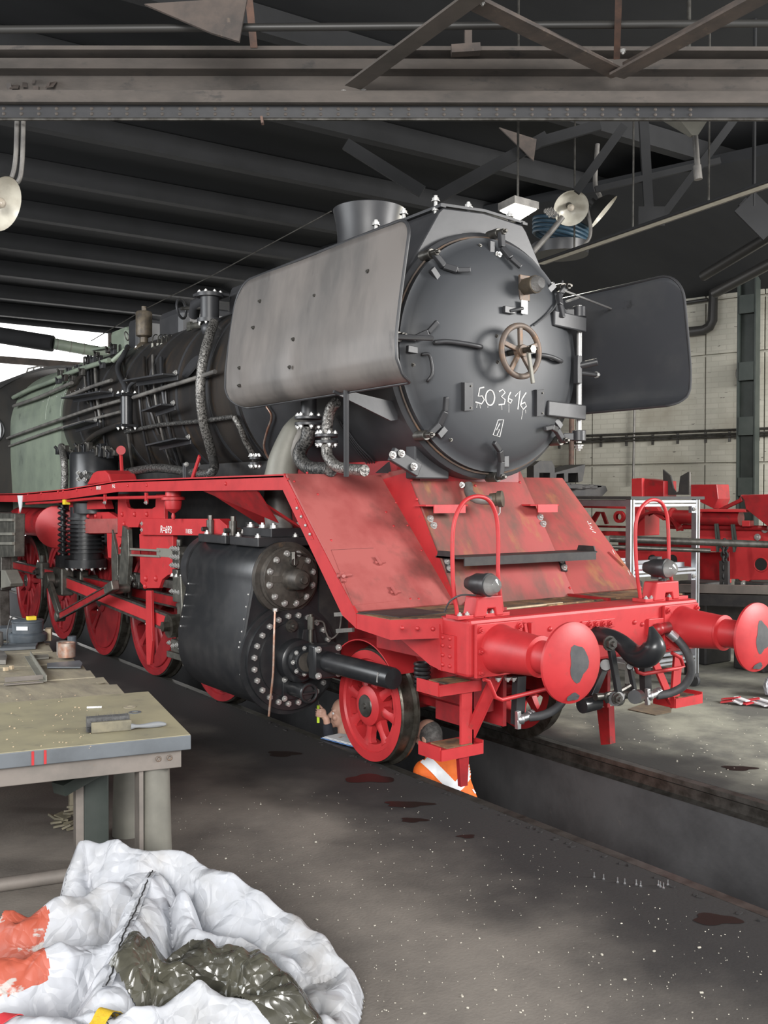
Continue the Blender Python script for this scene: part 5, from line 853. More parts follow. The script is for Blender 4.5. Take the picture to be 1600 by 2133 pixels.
# ---- motion: crosshead, rods, link, brackets
def plate(pts, x, th, nm, mat, sc=1, ox=0, oy=0, par=None, bev=.004): return part(MB().prism([P(ox+u/sc, oy+v/sc, x=x) for u, v in pts], (th, 0, 0)), nm, mat, par, bev)
mb_ = plate([(1185, 815), (1190, 385), (1275, 385), (1270, 460), (1285, 515), (1325, 532), (1535, 532), (1568, 510), (1575, 385), (1660, 385), (1660, 640), (1420, 640), (1392, 720), (1300, 720), (1272, 812)], -1.16, .04, 'motion_bracket', 'red', 4.848, 0, 950)
plate([(1160, 610), (1440, 618), (1440, 880), (1478, 935), (1400, 950), (1350, 990), (1325, 1060), (1210, 1062), (1168, 1010)], -1.17, .05, 'motion_plate', 'red', 4, 0, 960)
gb = plate([(1170, 480), (1240, 480), (1700, 488), (1742, 530), (1742, 590), (1240, 622), (1170, 622)], -1.2, .06, 'guide_beam', 'red', 4, 0, 960)
gb2 = plate([(290, 80), (500, 98), (548, 140), (560, 190), (540, 212), (290, 205)], -1.22, .10, 'guide_beam', 'red', 3.2, 300, 1050); gbm = plate([(-15, 98), (500, 98), (548, 140), (560, 190), (540, 212), (-15, 205)], -1.22, .10, 'guide_beam', 'red', 3.2, 300, 1050)
bpy.data.objects.remove(gb2)
ol = P(334, 1100, x=-1.2205); text_mesh('R=693', .105, 'white_print', (-1.2225, ol.y, ol.z-.045), (0, -1, 0), (0, 0, 1), gbm, 'painted_mark', shear=.15); ol = P(387, 1104, x=-1.2205); text_mesh('11035', .06, 'white_print', (-1.2225, ol.y, ol.z-.03), (0, -1, 0), (0, 0, 1), gbm, 'painted_mark'); ol = P(438, 1100, x=-1.2205); text_mesh('251', .05, 'white_print', (-1.2225, ol.y, ol.z-.02), (0, -1, 0), (0, 0, 1), gbm, 'painted_mark')
plate([(618, 430), (905, 425), (975, 470), (978, 608), (618, 612)], -1.10, .06, 'link_carrier', 'red', 4, 0, 960); plate([(655, 485), (975, 480), (975, 600), (655, 604)], -1.14, .04, 'carrier_face', 'red_faded', 4, 0, 960); plate([(890, 600), (1012, 612), (1005, 690), (938, 812), (900, 806), (893, 720)], -1.13, .06, 'carrier_hook', 'red', 4, 0, 960)
plate([(1215, 1080), (1258, 1082), (1268, 1500), (1250, 1700), (1222, 1700), (1212, 1400)], -1.28, .03, 'sand_pipe_bar', 'red', 4, 0, 960); plate([(575, 330), (860, 330), (880, 400), (575, 410)], -1.2, .1, 'link_cover', 'red', 4, 0, 960)
for u, v in ((1020, 445), (1123, 445), (1225, 445), (1035, 525), (1035, 575), (660, 460), (735, 460), (800, 460)): bolt(mb_, P(u/4, 960+v/4, x=-1.165), (-1, 0, 0), .026, RIVET_R, 'rivet')
for u, v in ((1195, 522), (1195, 575)): bolt(mb_, P(u/4, 960+v/4, x=-1.205), (-1, 0, 0), .022)
for u, v in ((1218, 980), (1300, 980), (1212, 1045)): bolt(mb_, P(u/4, 960+v/4, x=-1.175), (-1, 0, 0), .03, RIVET_R, 'rivet')
lk_ = plate([(1130, 740), (1185, 1000), (1190, 1300), (1130, 1300), (1122, 1010)], -1.16, .06, 'expansion_link', 'steel_grease', 4.848, 0, 950); plate([(1235, 700), (1290, 740), (1300, 1010), (1280, 1310), (1195, 1310), (1215, 1000), (1225, 850)], -1.20, .05, 'expansion_link', 'steel_grease', 4.848, 0, 950); plate([(1100, 1290), (1235, 1290), (1235, 1380), (1100, 1400)], -1.24, .1, 'link_foot', 'steel_dark', 4.848, 0, 950, None, .01)
part(MB().bar(P(252, 1147, x=-1.14), P(335, 1152, x=-1.14), .06, .075), 'radius_rod', 'red_dark'); part(MB().bar(P(252, 1142, x=-1.17), P(335, 1147, x=-1.17), .03, .02).bar(P(252, 1155, x=-1.17), P(335, 1159, x=-1.17), .03, .02).bar(P(333, 1150, x=-1.14), P(366, 1152, x=-1.14), .07, .085), 'radius_rod_edge', 'leg_grey')
# crosshead cluster
ch = part(MB().bb(-1.22, -1.0, 2.35, 2.80, .50, .62).bb(-1.22, -1.0, 2.30, 2.75, .98, 1.22).bb(-1.20, -1.02, 2.42, 2.52, .45, 1.30).bb(-1.18, -1.0, 2.62, 2.74, .55, 1.1), 'crosshead', 'steel_grease', None, .012)
part(MB().cyl((-.98, 2.66, .76), (-1.3, 2.66, .76), .11, n=28).cyl((-1.3, 2.66, .76), (-1.36, 2.66, .76), .05, n=6), 'crosshead_pin', 'steel_oily', ch); part(MB().cyl((CX, Y1, CZ), (CX, 2.5, CZ), .05, n=20).cyl((CX, Y1, CZ), (CX, Y1+.1, CZ), .11, n=24), 'piston_rod', 'steel', ch); part(MB().bb(-1.14, -.98, 2.0, 3.9, 1.08, 1.16), 'slide_bar', 'steel_dark', ch, .005)
part(MB().bar((-1.24, 2.45, 1.25), (-1.24, 2.36, .42), .05, .08, (1, 0, 0)), 'union_lever', 'steel_grease', ch, .01); part(MB().bar((-1.2, 2.36, .47), (-1.2, 2.9, .46), .04, .06), 'union_link', 'steel_grease', ch, .008)
for k in range(12): y = 2.3+.05*k; bolt(ch, (-1.2+.03*(k % 2), y, 1.22), (0, 0, 1), .018)
for k in range(6): bolt(ch, (-1.225, 2.36+.09*k, .56+.02*(k % 2)), (-1, 0, 0), .018); bolt(ch, (-1.225, 2.35+.08*k, 1.08), (-1, 0, 0), .018)
vg = P(378, 1160, x=-1.15); t_ = part(MB().box(vg, (.12, .16, .2)).box(vg+V((0, .05, -.16)), (.1, .12, .08)).cyl(vg+V((0, .1, .05)), vg+V((0, -.35, .0)), .03, n=12).cyl(vg+V((-.02, 0, .1)), vg+V((-.02, 0, .17)), .03, n=8), 'valve_crosshead', 'steel_dark', None, .008)
for k in range(9): bolt(t_, vg+V((-.062, -.07+.07*(k % 3), -.08+.08*(k//3))), (-1, 0, 0), .02)
# rods
def rod(a, c, x, h, nm, red='red', th=.05):
    a, c = V((x, *a)), V((x, *c)); d = (c-a).normalized(); up = V((-1, 0, 0)).cross(d); up = up if up.z > 0 else -up
    o = part(MB().bar(a, c, th*.5, h*.72, up), nm, red); part(MB().bar(a+up*h*.43, c+up*h*.43, th, h*.14, up).bar(a-up*h*.43, c-up*h*.43, th, h*.14, up), 'rod_flange', 'steel_dark', o); return o
mr_ = rod((2.66, .76), (6.15, .93), -1.22, .17, 'main_rod'); part(MB().bb(-1.30, -1.14, 5.98, 6.32, .76, 1.10), 'big_end', 'steel_grease', mr_, .02); part(MB().cyl((-1.14, 6.15, .93), (-1.36, 6.15, .93), .09, n=20), 'big_end_pin', 'steel_dark', mr_); part(MB().bar((-1.22, 6.12, 1.08), (-1.22, 6.12, 1.22), .1, .1), 'oil_pot', 'steel_grease', mr_, .01)
for y in (2.85, 4.5, 6.15, 7.8): r_ = rod((y, .93), (y+1.65, .93), -1.0, .13, 'coupling_rod', 'red_dark')
for y in (2.85, 4.5, 6.15, 7.8, 9.45): part(MB().bb(-1.06, -.94, y-.13, y+.13, .83, 1.06).bb(-1.03, -.97, y-.05, y+.05, 1.05, 1.16), 'rod_bearing', 'steel_grease', None, .02); bolt(LOC, (-1.06, y, .93), (-1, 0, 0), .05, BOLT_D)
rc0, rc1 = V((-1.40, 6.15, .95)), P(126, 1284, x=-1.40); part(MB().bar(rc0, rc1, .12, .05, (1, 0, 0)).cyl(rc0+V((.06, 0, 0)), rc0-V((.04, 0, 0)), .1, n=20).cyl(rc1+V((.05, 0, 0)), rc1-V((.06, 0, 0)), .06, n=16), 'return_crank', 'steel_grease', None, .01)
e1 = P(250, 1226, x=-1.30); er = rod((rc1.y, rc1.z), (e1.y, e1.z), -1.42, .09, 'eccentric_rod', 'red_dark', .04); part(MB().cyl(V((-1.2, e1.y, e1.z)), V((-1.46, e1.y, e1.z)), .05, n=16).bar(V((-1.42, e1.y, e1.z)), V((-1.42, e1.y-.2, e1.z+.06)), .08, .1), 'eccentric_end', 'steel_grease', er, .01)
for k in range(10): p_ = P(255+k*4, 1215+random.uniform(-18, 22), x=-1.1); part(MB().box(p_, (.06, .1, .08)).cyl(p_+V((-.03, 0, 0)), p_+V((-.07, 0, 0)), .03, n=8), 'gear_joint', 'steel_dark', None, .006)

# ================================================================== SECOND LOCOMOTIVE FRAME, STAND AND RODS IN THE WALL BAY
FA = math.radians(-9); dF = V((math.sin(FA), math.cos(FA), 0)); nF = V((-dF.y, dF.x, 0)); F0 = CAM+ray(1450, 1032)*11.6
def FP(u, v, off=0): return PL(1100+u/3.2, 950+v/3.2, F0+nF*off, nF)
frm = thing('locomotive_frame', 'bare red locomotive frame under overhaul before the white wall', 'locomotive frame', V((F0.x, F0.y, 0)))
def fpl(pts, off, th, nm, mat='red', par=None, bev=.006): return MB().prism([FP(u, v, off) for u, v in pts], -nF*th).build(nm, mat, par or frm, bev)
fpl([(1135, 478), (1560, 488), (2300, 500), (2300, 822), (1480, 826), (1450, 855), (1400, 820), (1345, 820), (1340, 640), (1135, 632)], 0, .05, 'side_plate'); fpl([(560, 632), (1130, 640), (1130, 800), (1060, 772), (960, 758), (560, 790)], 0, .05, 'side_plate')
fpl([(1340, 640), (1345, 845), (1290, 880), (1145, 875), (1145, 640)], -.35, .05, 'inner_plate', 'red_dark')
hp_ = FP(1553, 722, .004); MB().lathe([(.001, 0), (.075, 0), (.075, .004)], hp_, nF, 28).build('frame_hole', 'thread_black', frm); MB().torus(hp_, nF, .078, .008, 28, 6).build('hole_rim', 'red', frm)
for u, v in ((830, 690), (965, 690)): MB().lathe([(.001, 0), (.06, 0), (.06, .004)], FP(u, v, .004), nF, 24).build('frame_hole', 'thread_black', frm)
fpl([(1135, 352), (1450, 356), (1455, 375), (1135, 372)], .25, .5, 'top_flange'); fpl([(345, 325), (650, 335), (655, 352), (345, 345)], .25, .5, 'top_flange'); fpl([(460, 500), (665, 505), (665, 535), (480, 530)], .1, .2, 'cross_bar'); fpl([(440, 462), (660, 468), (660, 480), (440, 475)], .1, .2, 'cross_bar', 'red_dark')
fpl([(690, 150), (760, 146), (762, 275), (690, 276)], .28, .06, 'bracket_box'); fpl([(752, 148), (905, 166), (905, 272), (755, 275)], .22, .3, 'bracket_box', 'red_dark'); fpl([(1085, 190), (1258, 188), (1268, 285), (1240, 352), (1085, 275)], .1, .3, 'bracket_box', 'red_dark')
fpl([(898, 88), (950, 132), (968, 215), (985, 245), (1002, 235), (1014, 135), (1068, 104), (1070, 258), (902, 258)], .12, .03, 'forked_plate', 'black_matt', None, .003); fpl([(1070, 104), (1080, 106), (1080, 256), (1070, 258)], .12, .02, 'fork_edge', 'pipe_grey')
fpl([(1415, 258), (1760, 250), (1760, 510), (1640, 505), (1600, 470), (1452, 352), (1440, 292)], .3, .35, 'stretcher_box', 'red_dark'); fpl([(1265, 352), (1405, 285), (1418, 262), (1430, 300), (1320, 352)], .2, .04, 'brace', 'red_dark'); fpl([(1425, 430), (1480, 430), (1480, 470), (1425, 470)], .2, .1, 'bracket')
fpl([(690, 345), (778, 332), (778, 530), (700, 535)], .2, .35, 'end_box'); fpl([(778, 332), (860, 340), (915, 420), (900, 430), (780, 350)], .2, .08, 'arm'); fpl([(410, 430), (450, 370), (480, 372), (440, 445)], .05, .04, 'strut'); fpl([(480, 372), (500, 372), (530, 450), (510, 455)], .05, .04, 'strut')
b = MB().cyl(FP(945, 405, .1), FP(1420, 415, .1), .085, n=20); b.build('brake_shaft', 'red_dark', frm); MB().cyl(FP(960, 405, .12), FP(975, 405, .12), .11, n=20).build('shaft_collar', 'red', frm); MB().lathe([(.04, 0), (.075, 0), (.075, .05), (.04, .05)], FP(618, 405, .2), nF, 20).build('eye', 'red', frm); MB().cyl(FP(940, 470, .05), FP(1600, 480, .05), .03, n=10).build('pipe', 'red_dark', frm)
MB().lathe([(.3, 0), (.33, 0), (.33, .12), (.3, .12)], FP(880, 545, .1), nF, 28, .3, 2.9).build('wheel_arch', 'red_dark', frm)
fpl([(600, 560), (1130, 545), (1130, 640), (600, 640)], -.6, .05, 'inner_plate', 'red_dark')
for u, v in ((1440, 850), (1530, 540), (1578, 490), (1048, 468), (980, 465)): bolt(frm, FP(u, v, .02), nF, .03)
for u0 in (600, 1180, 1560, 2150): p_ = FP(u0, 830, -.2); MB().bb(p_.x-.25, p_.x+.25, p_.y-.2, p_.y+.2, 0, p_.z).build('trestle', 'black_matt', frm, .02)
MB().bar(FP(900, 1060, -.1), FP(2250, 1100, -.1), .3, .35).build('axle_beam', 'black_matt', frm)
for k, (a_, c_, wd, mt) in enumerate((((1000, 905), (2200, 945), .14, 'steel_dark'), ((1010, 880), (2200, 905), .09, 'grey_rust'), ((1080, 955), (2200, 985), .12, 'black_matt'))):
    a3, c3 = FP(*a_, .55+.1*k), FP(*c_, .55+.1*k); solo(MB().bar(a3, c3, .1, wd).bar(a3-V((0, 0, .0)), V((a3.x, a3.y, 0)), .08, .08, (1, 0, 0)).bar(c3, V((c3.x, c3.y, 0)), .08, .08, (1, 0, 0)), 'support_beam', mt, ('long dark steel beam in front of the red frame', 'rust-grey beam lying highest in front of the red frame', 'black beam lowest in front of the red frame')[k], 'beam')
# aluminium stand
SX0, SX1, SY0, SY1 = 2.60, 3.62, .45, 2.6
st = thing('profile_stand', 'silver aluminium profile stand with a black top shelf', 'stand', ((SX0+SX1)/2, (SY0+SY1)/2, 0))
for x in (SX0, SX1):
    for y in (SY0, SY1):
        p_ = MB().bb(x-.03, x+.03, y-.03, y+.03, .14, 1.97).build('post', 'aluminium', st); MB().bb(x-.008, x+.008, y-.034, y-.03, .14, 1.97).build('groove', 'steel_dark', p_)
        MB().cyl((x-.02, y, .06), (x+.02, y, .06), .06, n=20).bb(x-.03, x+.03, y-.03, y+.03, .09, .14).build('castor', 'rubber', st)
for z in (1.92, 1.22, .3):
    for y in (SY0, SY1): p_ = MB().bb(SX0+.03, SX1-.03, y-.025, y+.025, z-.03, z+.03).build('rail', 'aluminium', st); MB().bb(SX0+.03, SX1-.03, y-.029, y-.025, z-.008, z+.008).build('groove', 'steel_dark', p_)
    for x in (SX0, SX1): MB().bb(x-.025, x+.025, SY0+.03, SY1-.03, z-.03, z+.03).build('rail', 'aluminium', st)
for z in (1.86, 1.16): MB().bb(SX1-.09, SX1-.03, SY0-.02, SY0+.02, z-.04, z+.03).build('corner_bracket', 'aluminium', st); bolt(st, (SX1-.06, SY0-.03, z), (0, -1, 0), .018)
MB().bb(SX0-.05, SX1+.08, SY0-.05, SY1+.3, 1.96, 1.99).build('top_shelf', 'black_matt', st)
for k in range(7): MB().bb(SX0+.05, SX1-.05, SY0+.1+k*.28, SY0+.24+k*.28, .33, .36).build('shelf_slat', 'aluminium', st)
for k in range(5): MB().bb(SX0+.05, SX1-.05, SY0+.1+k*.4, SY0+.18+k*.4, 1.25, 1.30).build('shelf_bar', 'aluminium', st)
# black parts lying on the shelf
SH = 1.992
def sp(px, py, y): return P(px, py, y=y)
bl = thing('machined_casting', 'black casting with windowed side lying on the stand shelf', 'casting', (2.7, 2.3, SH))
c0, c1 = sp(1112, 1030, 2.3), sp(1160, 960, 2.3)
def bp_(pts, y, th, nm, mat='black_matt', par=bl): return MB().prism([V((q.x, y, max(q.z, SH))) for q in [P(*p, y=y) for p in pts]], (0, th, 0)).build(nm, mat, par, .004)
bp_([(1112, 1036), (1112, 970), (1124, 960), (1150, 960), (1156, 972), (1156, 1036), (1146, 1036), (1146, 985), (1124, 985), (1124, 1036)], 2.3, .12, 'side_frame'); bp_([(1154, 985), (1220, 967), (1214, 1002), (1205, 1005), (1204, 985), (1184, 986), (1184, 1004), (1176, 1004), (1175, 986), (1160, 988), (1158, 1004)], 2.35, .35, 'hood'); bp_([(1150, 1004), (1262, 1012), (1266, 1022), (1255, 1038), (1150, 1038)], 2.3, .4, 'base'); 
for k in range(7): bp_([(1170+k*10, 1010+random.uniform(-3, 3)), (1205+k*8, 1008+random.uniform(0, 6)), (1206+k*8, 1014+random.uniform(0, 6)), (1172+k*10, 1018)], 2.18+.02*k, .03, 'lever')
# long rods resting over the stand and hooked to the frame
for k, (a_, c_, r_, lab) in enumerate((((1270, 1122), (1860, 1144), .035, 'thick dark rod laid across the stand towards the frame'), ((1275, 1139), (1480, 1147), .022, 'thinner dark rod under the thick one on the stand'))):
    solo(MB().tube([P(*a_, d=9.75), P(*c_, d=9.55)], r_, 12), 'long_rod', 'steel_dark', lab, 'rod', 'rods on the stand')
for k, (u, v0, v1) in enumerate(((1265, 450, 640), (1375, 455, 640))):
    solo(MB().tube([PL(1100+(u-15)/3.2, 950+v0/3.2, F0+nF*.25, nF), PL(1100+u/3.2, 950+v1/3.2, F0+nF*.25, nF), PL(1100+(u+14)/3.2, 950+(v1-50)/3.2, F0+nF*.25, nF), PL(1100+(u-4)/3.2, 950+v0/3.2, F0+nF*.25, nF)], .016, 8), 'rod_sling', 'column_green', ('dark sling looped over the rods beside the stand', 'dark sling looped over the rods near the round frame hole')[k], 'sling')
hx_ = thing('lifting_chain', 'black lifting tackle hanging down before the frame', 'chain', FP(1310, 900, .5))
for k in range(12): MB().torus(FP(1310, 575+k*28, .5), nF if k % 2 else dF, .035, .014, 14, 6).build('chain_link', 'thread_black', hx_)
MB().bar(FP(1310, 700, .5), FP(1312, 880, .5), .1, .05, nF).build('tackle_block', 'black_matt', hx_)
# floor clutter in the bay
solo(MB().prism([P(1308, 1478, z=.004), P(1345, 1464, z=.004), P(1400, 1472, z=.004), P(1398, 1484, z=.004), P(1366, 1490, z=.004)], (0, 0, .004)), 'steel_sheet', 'rust_plate', 'small bent brown sheet lying on the floor under the coupling', 'sheet metal')
def ribbon_pts(pts, wd, z0, amp=.03): return [P(*p, z=z0+amp*abs(math.sin(i*1.7))) for i, p in enumerate(pts)]
b = MB(); q = ribbon_pts([(1502, 1462), (1530, 1458), (1548, 1466), (1572, 1460), (1600, 1470), (1625, 1462)], 0, .01)
tp = thing('barrier_tape', 'crumpled red and white barrier tape on the bay floor', 'tape', V((q[2].x, q[2].y, 0)))
for i in range(5): MB().bar(q[i], q[i+1], .09, .012).bar(q[i]+V((.05, .02, .02)), q[i+1]+V((.02, -.04, .03)), .06, .01).build('tape_band', ('tape_red', 'tape_white')[i % 2], tp)
b = MB(); c = P(1612, 1430, z=.1); b.ball(c, .13, (1, .7, .8), 12, 8); b.v = [c+(q-c)*random.uniform(.7, 1.15) for q in b.v]; bo = solo(b, 'plastic_bag', 'bag_white', 'white crumpled plastic bag beside the barrier tape', 'bag'); bo.location.z = 0.0

# ================================================================== WORKBENCH
BC = V((-2.909, -1.483, 0)); bw = V((.198, .980, 0)); bu = V((-.980, .198, 0)); HB = .80
def B(u, w_, z): return BC+bu*u+bw*w_+V((0, 0, z))
def bbx(mb, u0, u1, w0, w1, z0, z1):
    vs = [B(u, w_, z) for u in (u0, u1) for w_ in (w0, w1) for z in (z0, z1)]; return mb.add(vs, [(0, 1, 3, 2), (4, 6, 7, 5), (0, 4, 5, 1), (2, 3, 7, 6), (0, 2, 6, 4), (1, 5, 7, 3)])
wb = thing('workbench', 'heavy dusty steel-topped workbench standing on stout grey legs', 'workbench', B(.8, .6, 0))
bbx(MB(), 0, 2.4, 0, 1.17, HB-.075, HB-.003).build('top_plate', 'plate_edge', wb, .004); bbx(MB(), .003, 2.4, .003, 1.167, HB-.004, HB).build('dust_layer', 'bench_plate', wb)
for u in (.685, .74): bbx(MB(), u, u+.012, -.002, .0, HB-.072, HB-.006).build('paint_stripe', 'red', wb)
bbx(MB(), .04, 2.4, .04, 1.13, HB-.17, HB-.075).build('frame_rail', 'grey_rust', wb, .004)
for u, w_ in ((.10, .036), (.155, .036)): p_ = B(u, w_, HB-.115); MB().torus(p_, bw, .011, .004, 14, 6).build('weld_mark', 'iron_rust', wb)
def leg(u, w_, r0=.072, r1=.088): MB().cyl(B(u, w_, HB-.17), B(u-.0, w_, 0), r0, r1, n=28).build('leg', 'leg_grey', wb)
leg(.155, .13); leg(.155, 1.0); leg(1.6, .13); leg(1.6, 1.0); bbx(MB(), .225, .245, .06, .2, 0, HB-.17).build('leg_web', 'grey_rust', wb)
bbx(MB(), .33, .46, .50, .62, 0, HB-.17).build('inner_post', 'column_green', wb, .01); bbx(MB(), .46, .50, .5, .62, 0, HB-.17).build('post_web', 'grey_rust', wb); bbx(MB(), .30, 2.0, .72, .80, .45, .56).build('stretcher', 'plate_edge', wb); MB().bar(B(.25, .55, HB-.2), B(.60, .35, HB-.30), .10, .06).build('knee_brace', 'column_green', wb)
pp = MB().tube([P(-30, 1812, z=.12), P(172, 1784, z=.12)], .035, 14); solo(pp, 'rusty_pipe', 'grey_rust', 'rusty pipe lying on the floor under the workbench', 'pipe').location.z = 0
b = MB(); c = P(150, 1712, z=.03)
for k in range(10): b.box(c+V((random.uniform(-.08, .08), random.uniform(-.05, .05), .015+.01*k)), (random.uniform(.05, .12), random.uniform(.05, .1), .012), Matrix.Rotation(random.uniform(0, 3), 3, 'Z') @ Matrix.Rotation(random.uniform(-.5, .5), 3, 'X'))
solo(b, 'oily_rag', 'brush_wood', 'crumpled brown rag on the floor under the workbench', 'rag').location.z = 0
wt = thing('plank_table', 'long plank-topped table butted against the steel workbench', 'table', B(.9, 2.6, 0))
w0 = 1.18
for k in range(9):
    wd = (.33, .30, .27, .35, .29, .31, .34, .3, .3)[k]; u0 = .14+.04*k+random.uniform(-.02, .02); bbx(MB(), u0, 2.4, w0+.004, w0+wd-.006, HB-.06, HB-.004-.004*(k % 2)).build('plank', 'wood_bench', wt, .006); w0 += wd
for u in (.35, 1.7):
    for w_ in (1.5, 2.7, 3.8): bbx(MB(), u, u+.08, w_, w_+.08, 0, HB-.061).build('leg', 'wood_bench', wt)
bbx(MB(), .35, 1.8, 1.4, 1.48, HB-.16, HB-.061).build('crossbeam', 'wood_bench', wt)
# hand brush
def T(px, py, z=HB): return P(px, py, z=z)
hb = thing('hand_brush', 'dusty hand brush with dark bristles on the bench plate', 'brush', T(230, 1525)); a_, c_ = T(190, 1528), T(274, 1521); ax_ = (c_-a_).normalized(); pn = V((-ax_.y, ax_.x, 0))
MB().bar(a_+V((0, 0, .028)), c_+V((0, 0, .028)), .022, .055).build('stock', 'brush_wood', hb, .006)
MB().tube(catmull([c_+V((-.005, 0, .02)), c_+ax_*.03+V((0, 0, .018)), T(305, 1518)+V((0, 0, .016)), T(330, 1515)+V((0, 0, .016)), T(346, 1515)+V((0, 0, .016))], 4), .012, 12, rs=[.016, .015, .012, .010, .009, .009, .010, .011, .0125, .014, .015, .0155, .015, .014, .012, .010, .006]).build('handle', 'brush_handle', hb)
b = MB()
for k in range(420):
    f_ = random.random(); p_ = a_.lerp(c_, f_*.95-.0)+V((0, 0, random.uniform(.02, .055))); d = pn*random.uniform(.03, .06)+ax_*(random.uniform(-.012, .012)-(.03 if f_ < .12 else 0))+V((0, 0, random.uniform(.015, .05)))
    b.add([p_, p_+ax_*.0022, p_+d+ax_*.001], [(0, 1, 2)])
for k in range(60): p_ = a_+V((0, 0, random.uniform(.004, .034))); d = -ax_*random.uniform(.03, .055)+pn*random.uniform(-.01, .05); b.add([p_, p_+pn*.0022, p_+d], [(0, 1, 2)])
o = b.build('bristles', 'bristle', hb); o['kind'] = 'stuff'; MB().bar(a_-ax_*.02+pn*.035+V((0, 0, .04)), c_-ax_*.01+pn*.035+V((0, 0, .04)), .05, .07).build('bristle_core', 'bristle', hb)
solo(MB().cyl(T(181, 1476)+V((0, 0, .006)), T(212, 1475)+V((0, 0, .006)), .006, n=12), 'chalk_stick', 'chalk', 'short white chalk stick on the steel bench plate', 'chalk')
for px, py, lab, mt in ((270, 1473, 'pale flat washer farther from the brush', 'wood_bench'), (281, 1484, 'grey flat washer nearer the brush', 'plate_edge')): solo(MB().lathe([(.017, 0), (.034, 0), (.034, .003), (.017, .003), (.017, 0)], T(px, py), (0, 0, 1), 28), 'flat_washer', mt, lab, 'washer', 'washers on the bench plate')
solo(MB().lathe([(.020, 0), (.026, 0), (.026, .002), (.018, .002), (.001, .001)], T(209, 1422), (0, 0, 1), 20), 'thin_shim', 'wood_bench', 'thin round tan shim on the plank table', 'shim')
# plank table items
solo(MB().lathe([(.058, 0), (.062, .002), (.062, .105), (.055, .108), (.05, .104), (.05, .03), (.001, .03)], T(139, 1372)+V((0, 0, .012)), (0, 0, 1), 32), 'bronze_bush', 'copper_pipe', 'pinkish metal bush standing on the teal flat bar', 'bush')
solo(MB().cyl(T(150, 1358), T(150, 1358)+V((0, 0, .12)), .033, n=20), 'grey_tin', 'motor_blue', 'small grey tin behind the metal bush', 'tin')
solo(MB().lathe([(.04, 0), (.045, 0), (.045, .1), (.04, .1), (.04, 0)], T(131, 1364), (0, 0, 1), 24), 'rusty_ring', 'grey_rust', 'dull rusty ring just behind the metal bush', 'ring')
def flat(pts, th, nm, mat, lab, cat, z=HB): return solo(MB().prism([P(*p, z=z) for p in pts], (0, 0, th)), nm, mat, lab, cat)
flat([(98, 1384), (166, 1378), (172, 1384), (168, 1392), (98, 1392)], .010, 'flat_bar', 'plate_edge', 'teal-grey flat bar under the metal bush', 'bar'); flat([(62, 1368), (100, 1366), (102, 1372), (64, 1375)], .012, 'short_bar', 'leg_grey', 'short pale bar behind the angle iron', 'bar')
t = thing('angle_iron', 'pale angle iron bent corner lying on the planks', 'angle iron', T(90, 1420))
MB().bar(T(57, 1368)+V((0, 0, .003)), T(90, 1420)+V((0, 0, .003)), .04, .006).bar(T(59, 1368)+V((.015, 0, .02)), T(92, 1420)+V((.015, 0, .02)), .006, .04).build('long_leg', 'leg_grey', t); MB().bar(T(8, 1427)+V((0, 0, .003)), T(90, 1421)+V((0, 0, .003)), .035, .006).bar(T(10, 1422)+V((0, 0, .018)), T(90, 1416)+V((0, 0, .018)), .006, .03).build('short_leg', 'grey_rust', t)
flat([(0, 1356), (74, 1352), (79, 1343), (6, 1344)], .02, 'base_plate', 'plate_edge', 'grey steel plate under the small motor', 'plate')
mo = thing('vacuum_motor', 'round grey motor with yellow plug on the plank table', 'motor', T(58, 1342)+V((0, 0, .021))); mc = T(58, 1340)+V((0, 0, .021))
MB().lathe([(.001, 0), (.145, 0), (.15, .01), (.15, .055), (.14, .065), (.125, .07)], mc, (0, 0, 1), 36).build('base', 'motor_blue', mo); MB().lathe([(.12, .065), (.12, .15), (.125, .155), (.125, .165), (.118, .17), (.001, .172)], mc, (0, 0, 1), 36).build('housing', 'motor_blue', mo); MB().box(mc+V((.02, -.03, .185)), (.07, .05, .03)).build('yellow_plug', 'yellow', mo, .004)
lb_ = mc-Fh*.123+V((0, 0, .115)); MB().box(lb_, (.09, .004, .03), Matrix.Rotation(-YAW, 3, 'Z')).build('type_label', 'paper', mo); MB().tube(catmull([mc+V((-.03, -.03, .18)), mc+V((-.12, .0, .20)), mc+V((-.17, -.05, .1)), mc+V((-.18, -.08, .0))]), .006, 8).build('cable', 'rubber', mo)
solo(MB().box(T(101, 1334)+V((0, 0, .05)), (.05, .09, .10), Matrix.Rotation(-.4, 3, 'Z')), 'wood_block', 'wood_light', 'pale upright wood block beside the motor', 'wood block', None, .003); solo(MB().box(T(20, 1330)+V((0, 0, .05)), (.16, .2, .10), Matrix.Rotation(-.3, 3, 'Z')), 'tool_case', 'motor_blue', 'dark blue-grey case behind the motor', 'case', None, .01)
solo(MB().lathe([(.001, 0), (.05, 0), (.055, .02), (.05, .10), (.03, .11), (.001, .11)], T(-8, 1350)+V((0, 0, .021)), (0, 0, 1), 24), 'grey_pot', 'pipe_grey', 'grey cylindrical pot at the end of the steel plate', 'pot')
solo(MB().prism([T(-4, 1384), T(12, 1384), T(15, 1374), T(8, 1364), T(-4, 1362)], (0, 0, .03)), 'bent_bracket', 'pipe_grey', 'small bent grey bracket on the planks', 'bracket')
for px, py, lab in ((12, 1397, 'dark wooden offcut on the planks'), (24, 1394, 'tiny wooden wedge on the planks')): solo(MB().box(T(px, py)+V((0, 0, .012)), (.03, .02, .024), Matrix.Rotation(px*.3, 3, 'Z')), 'wood_offcut', 'wood_light', lab, 'offcut', 'offcuts on the planks')
b = MB()
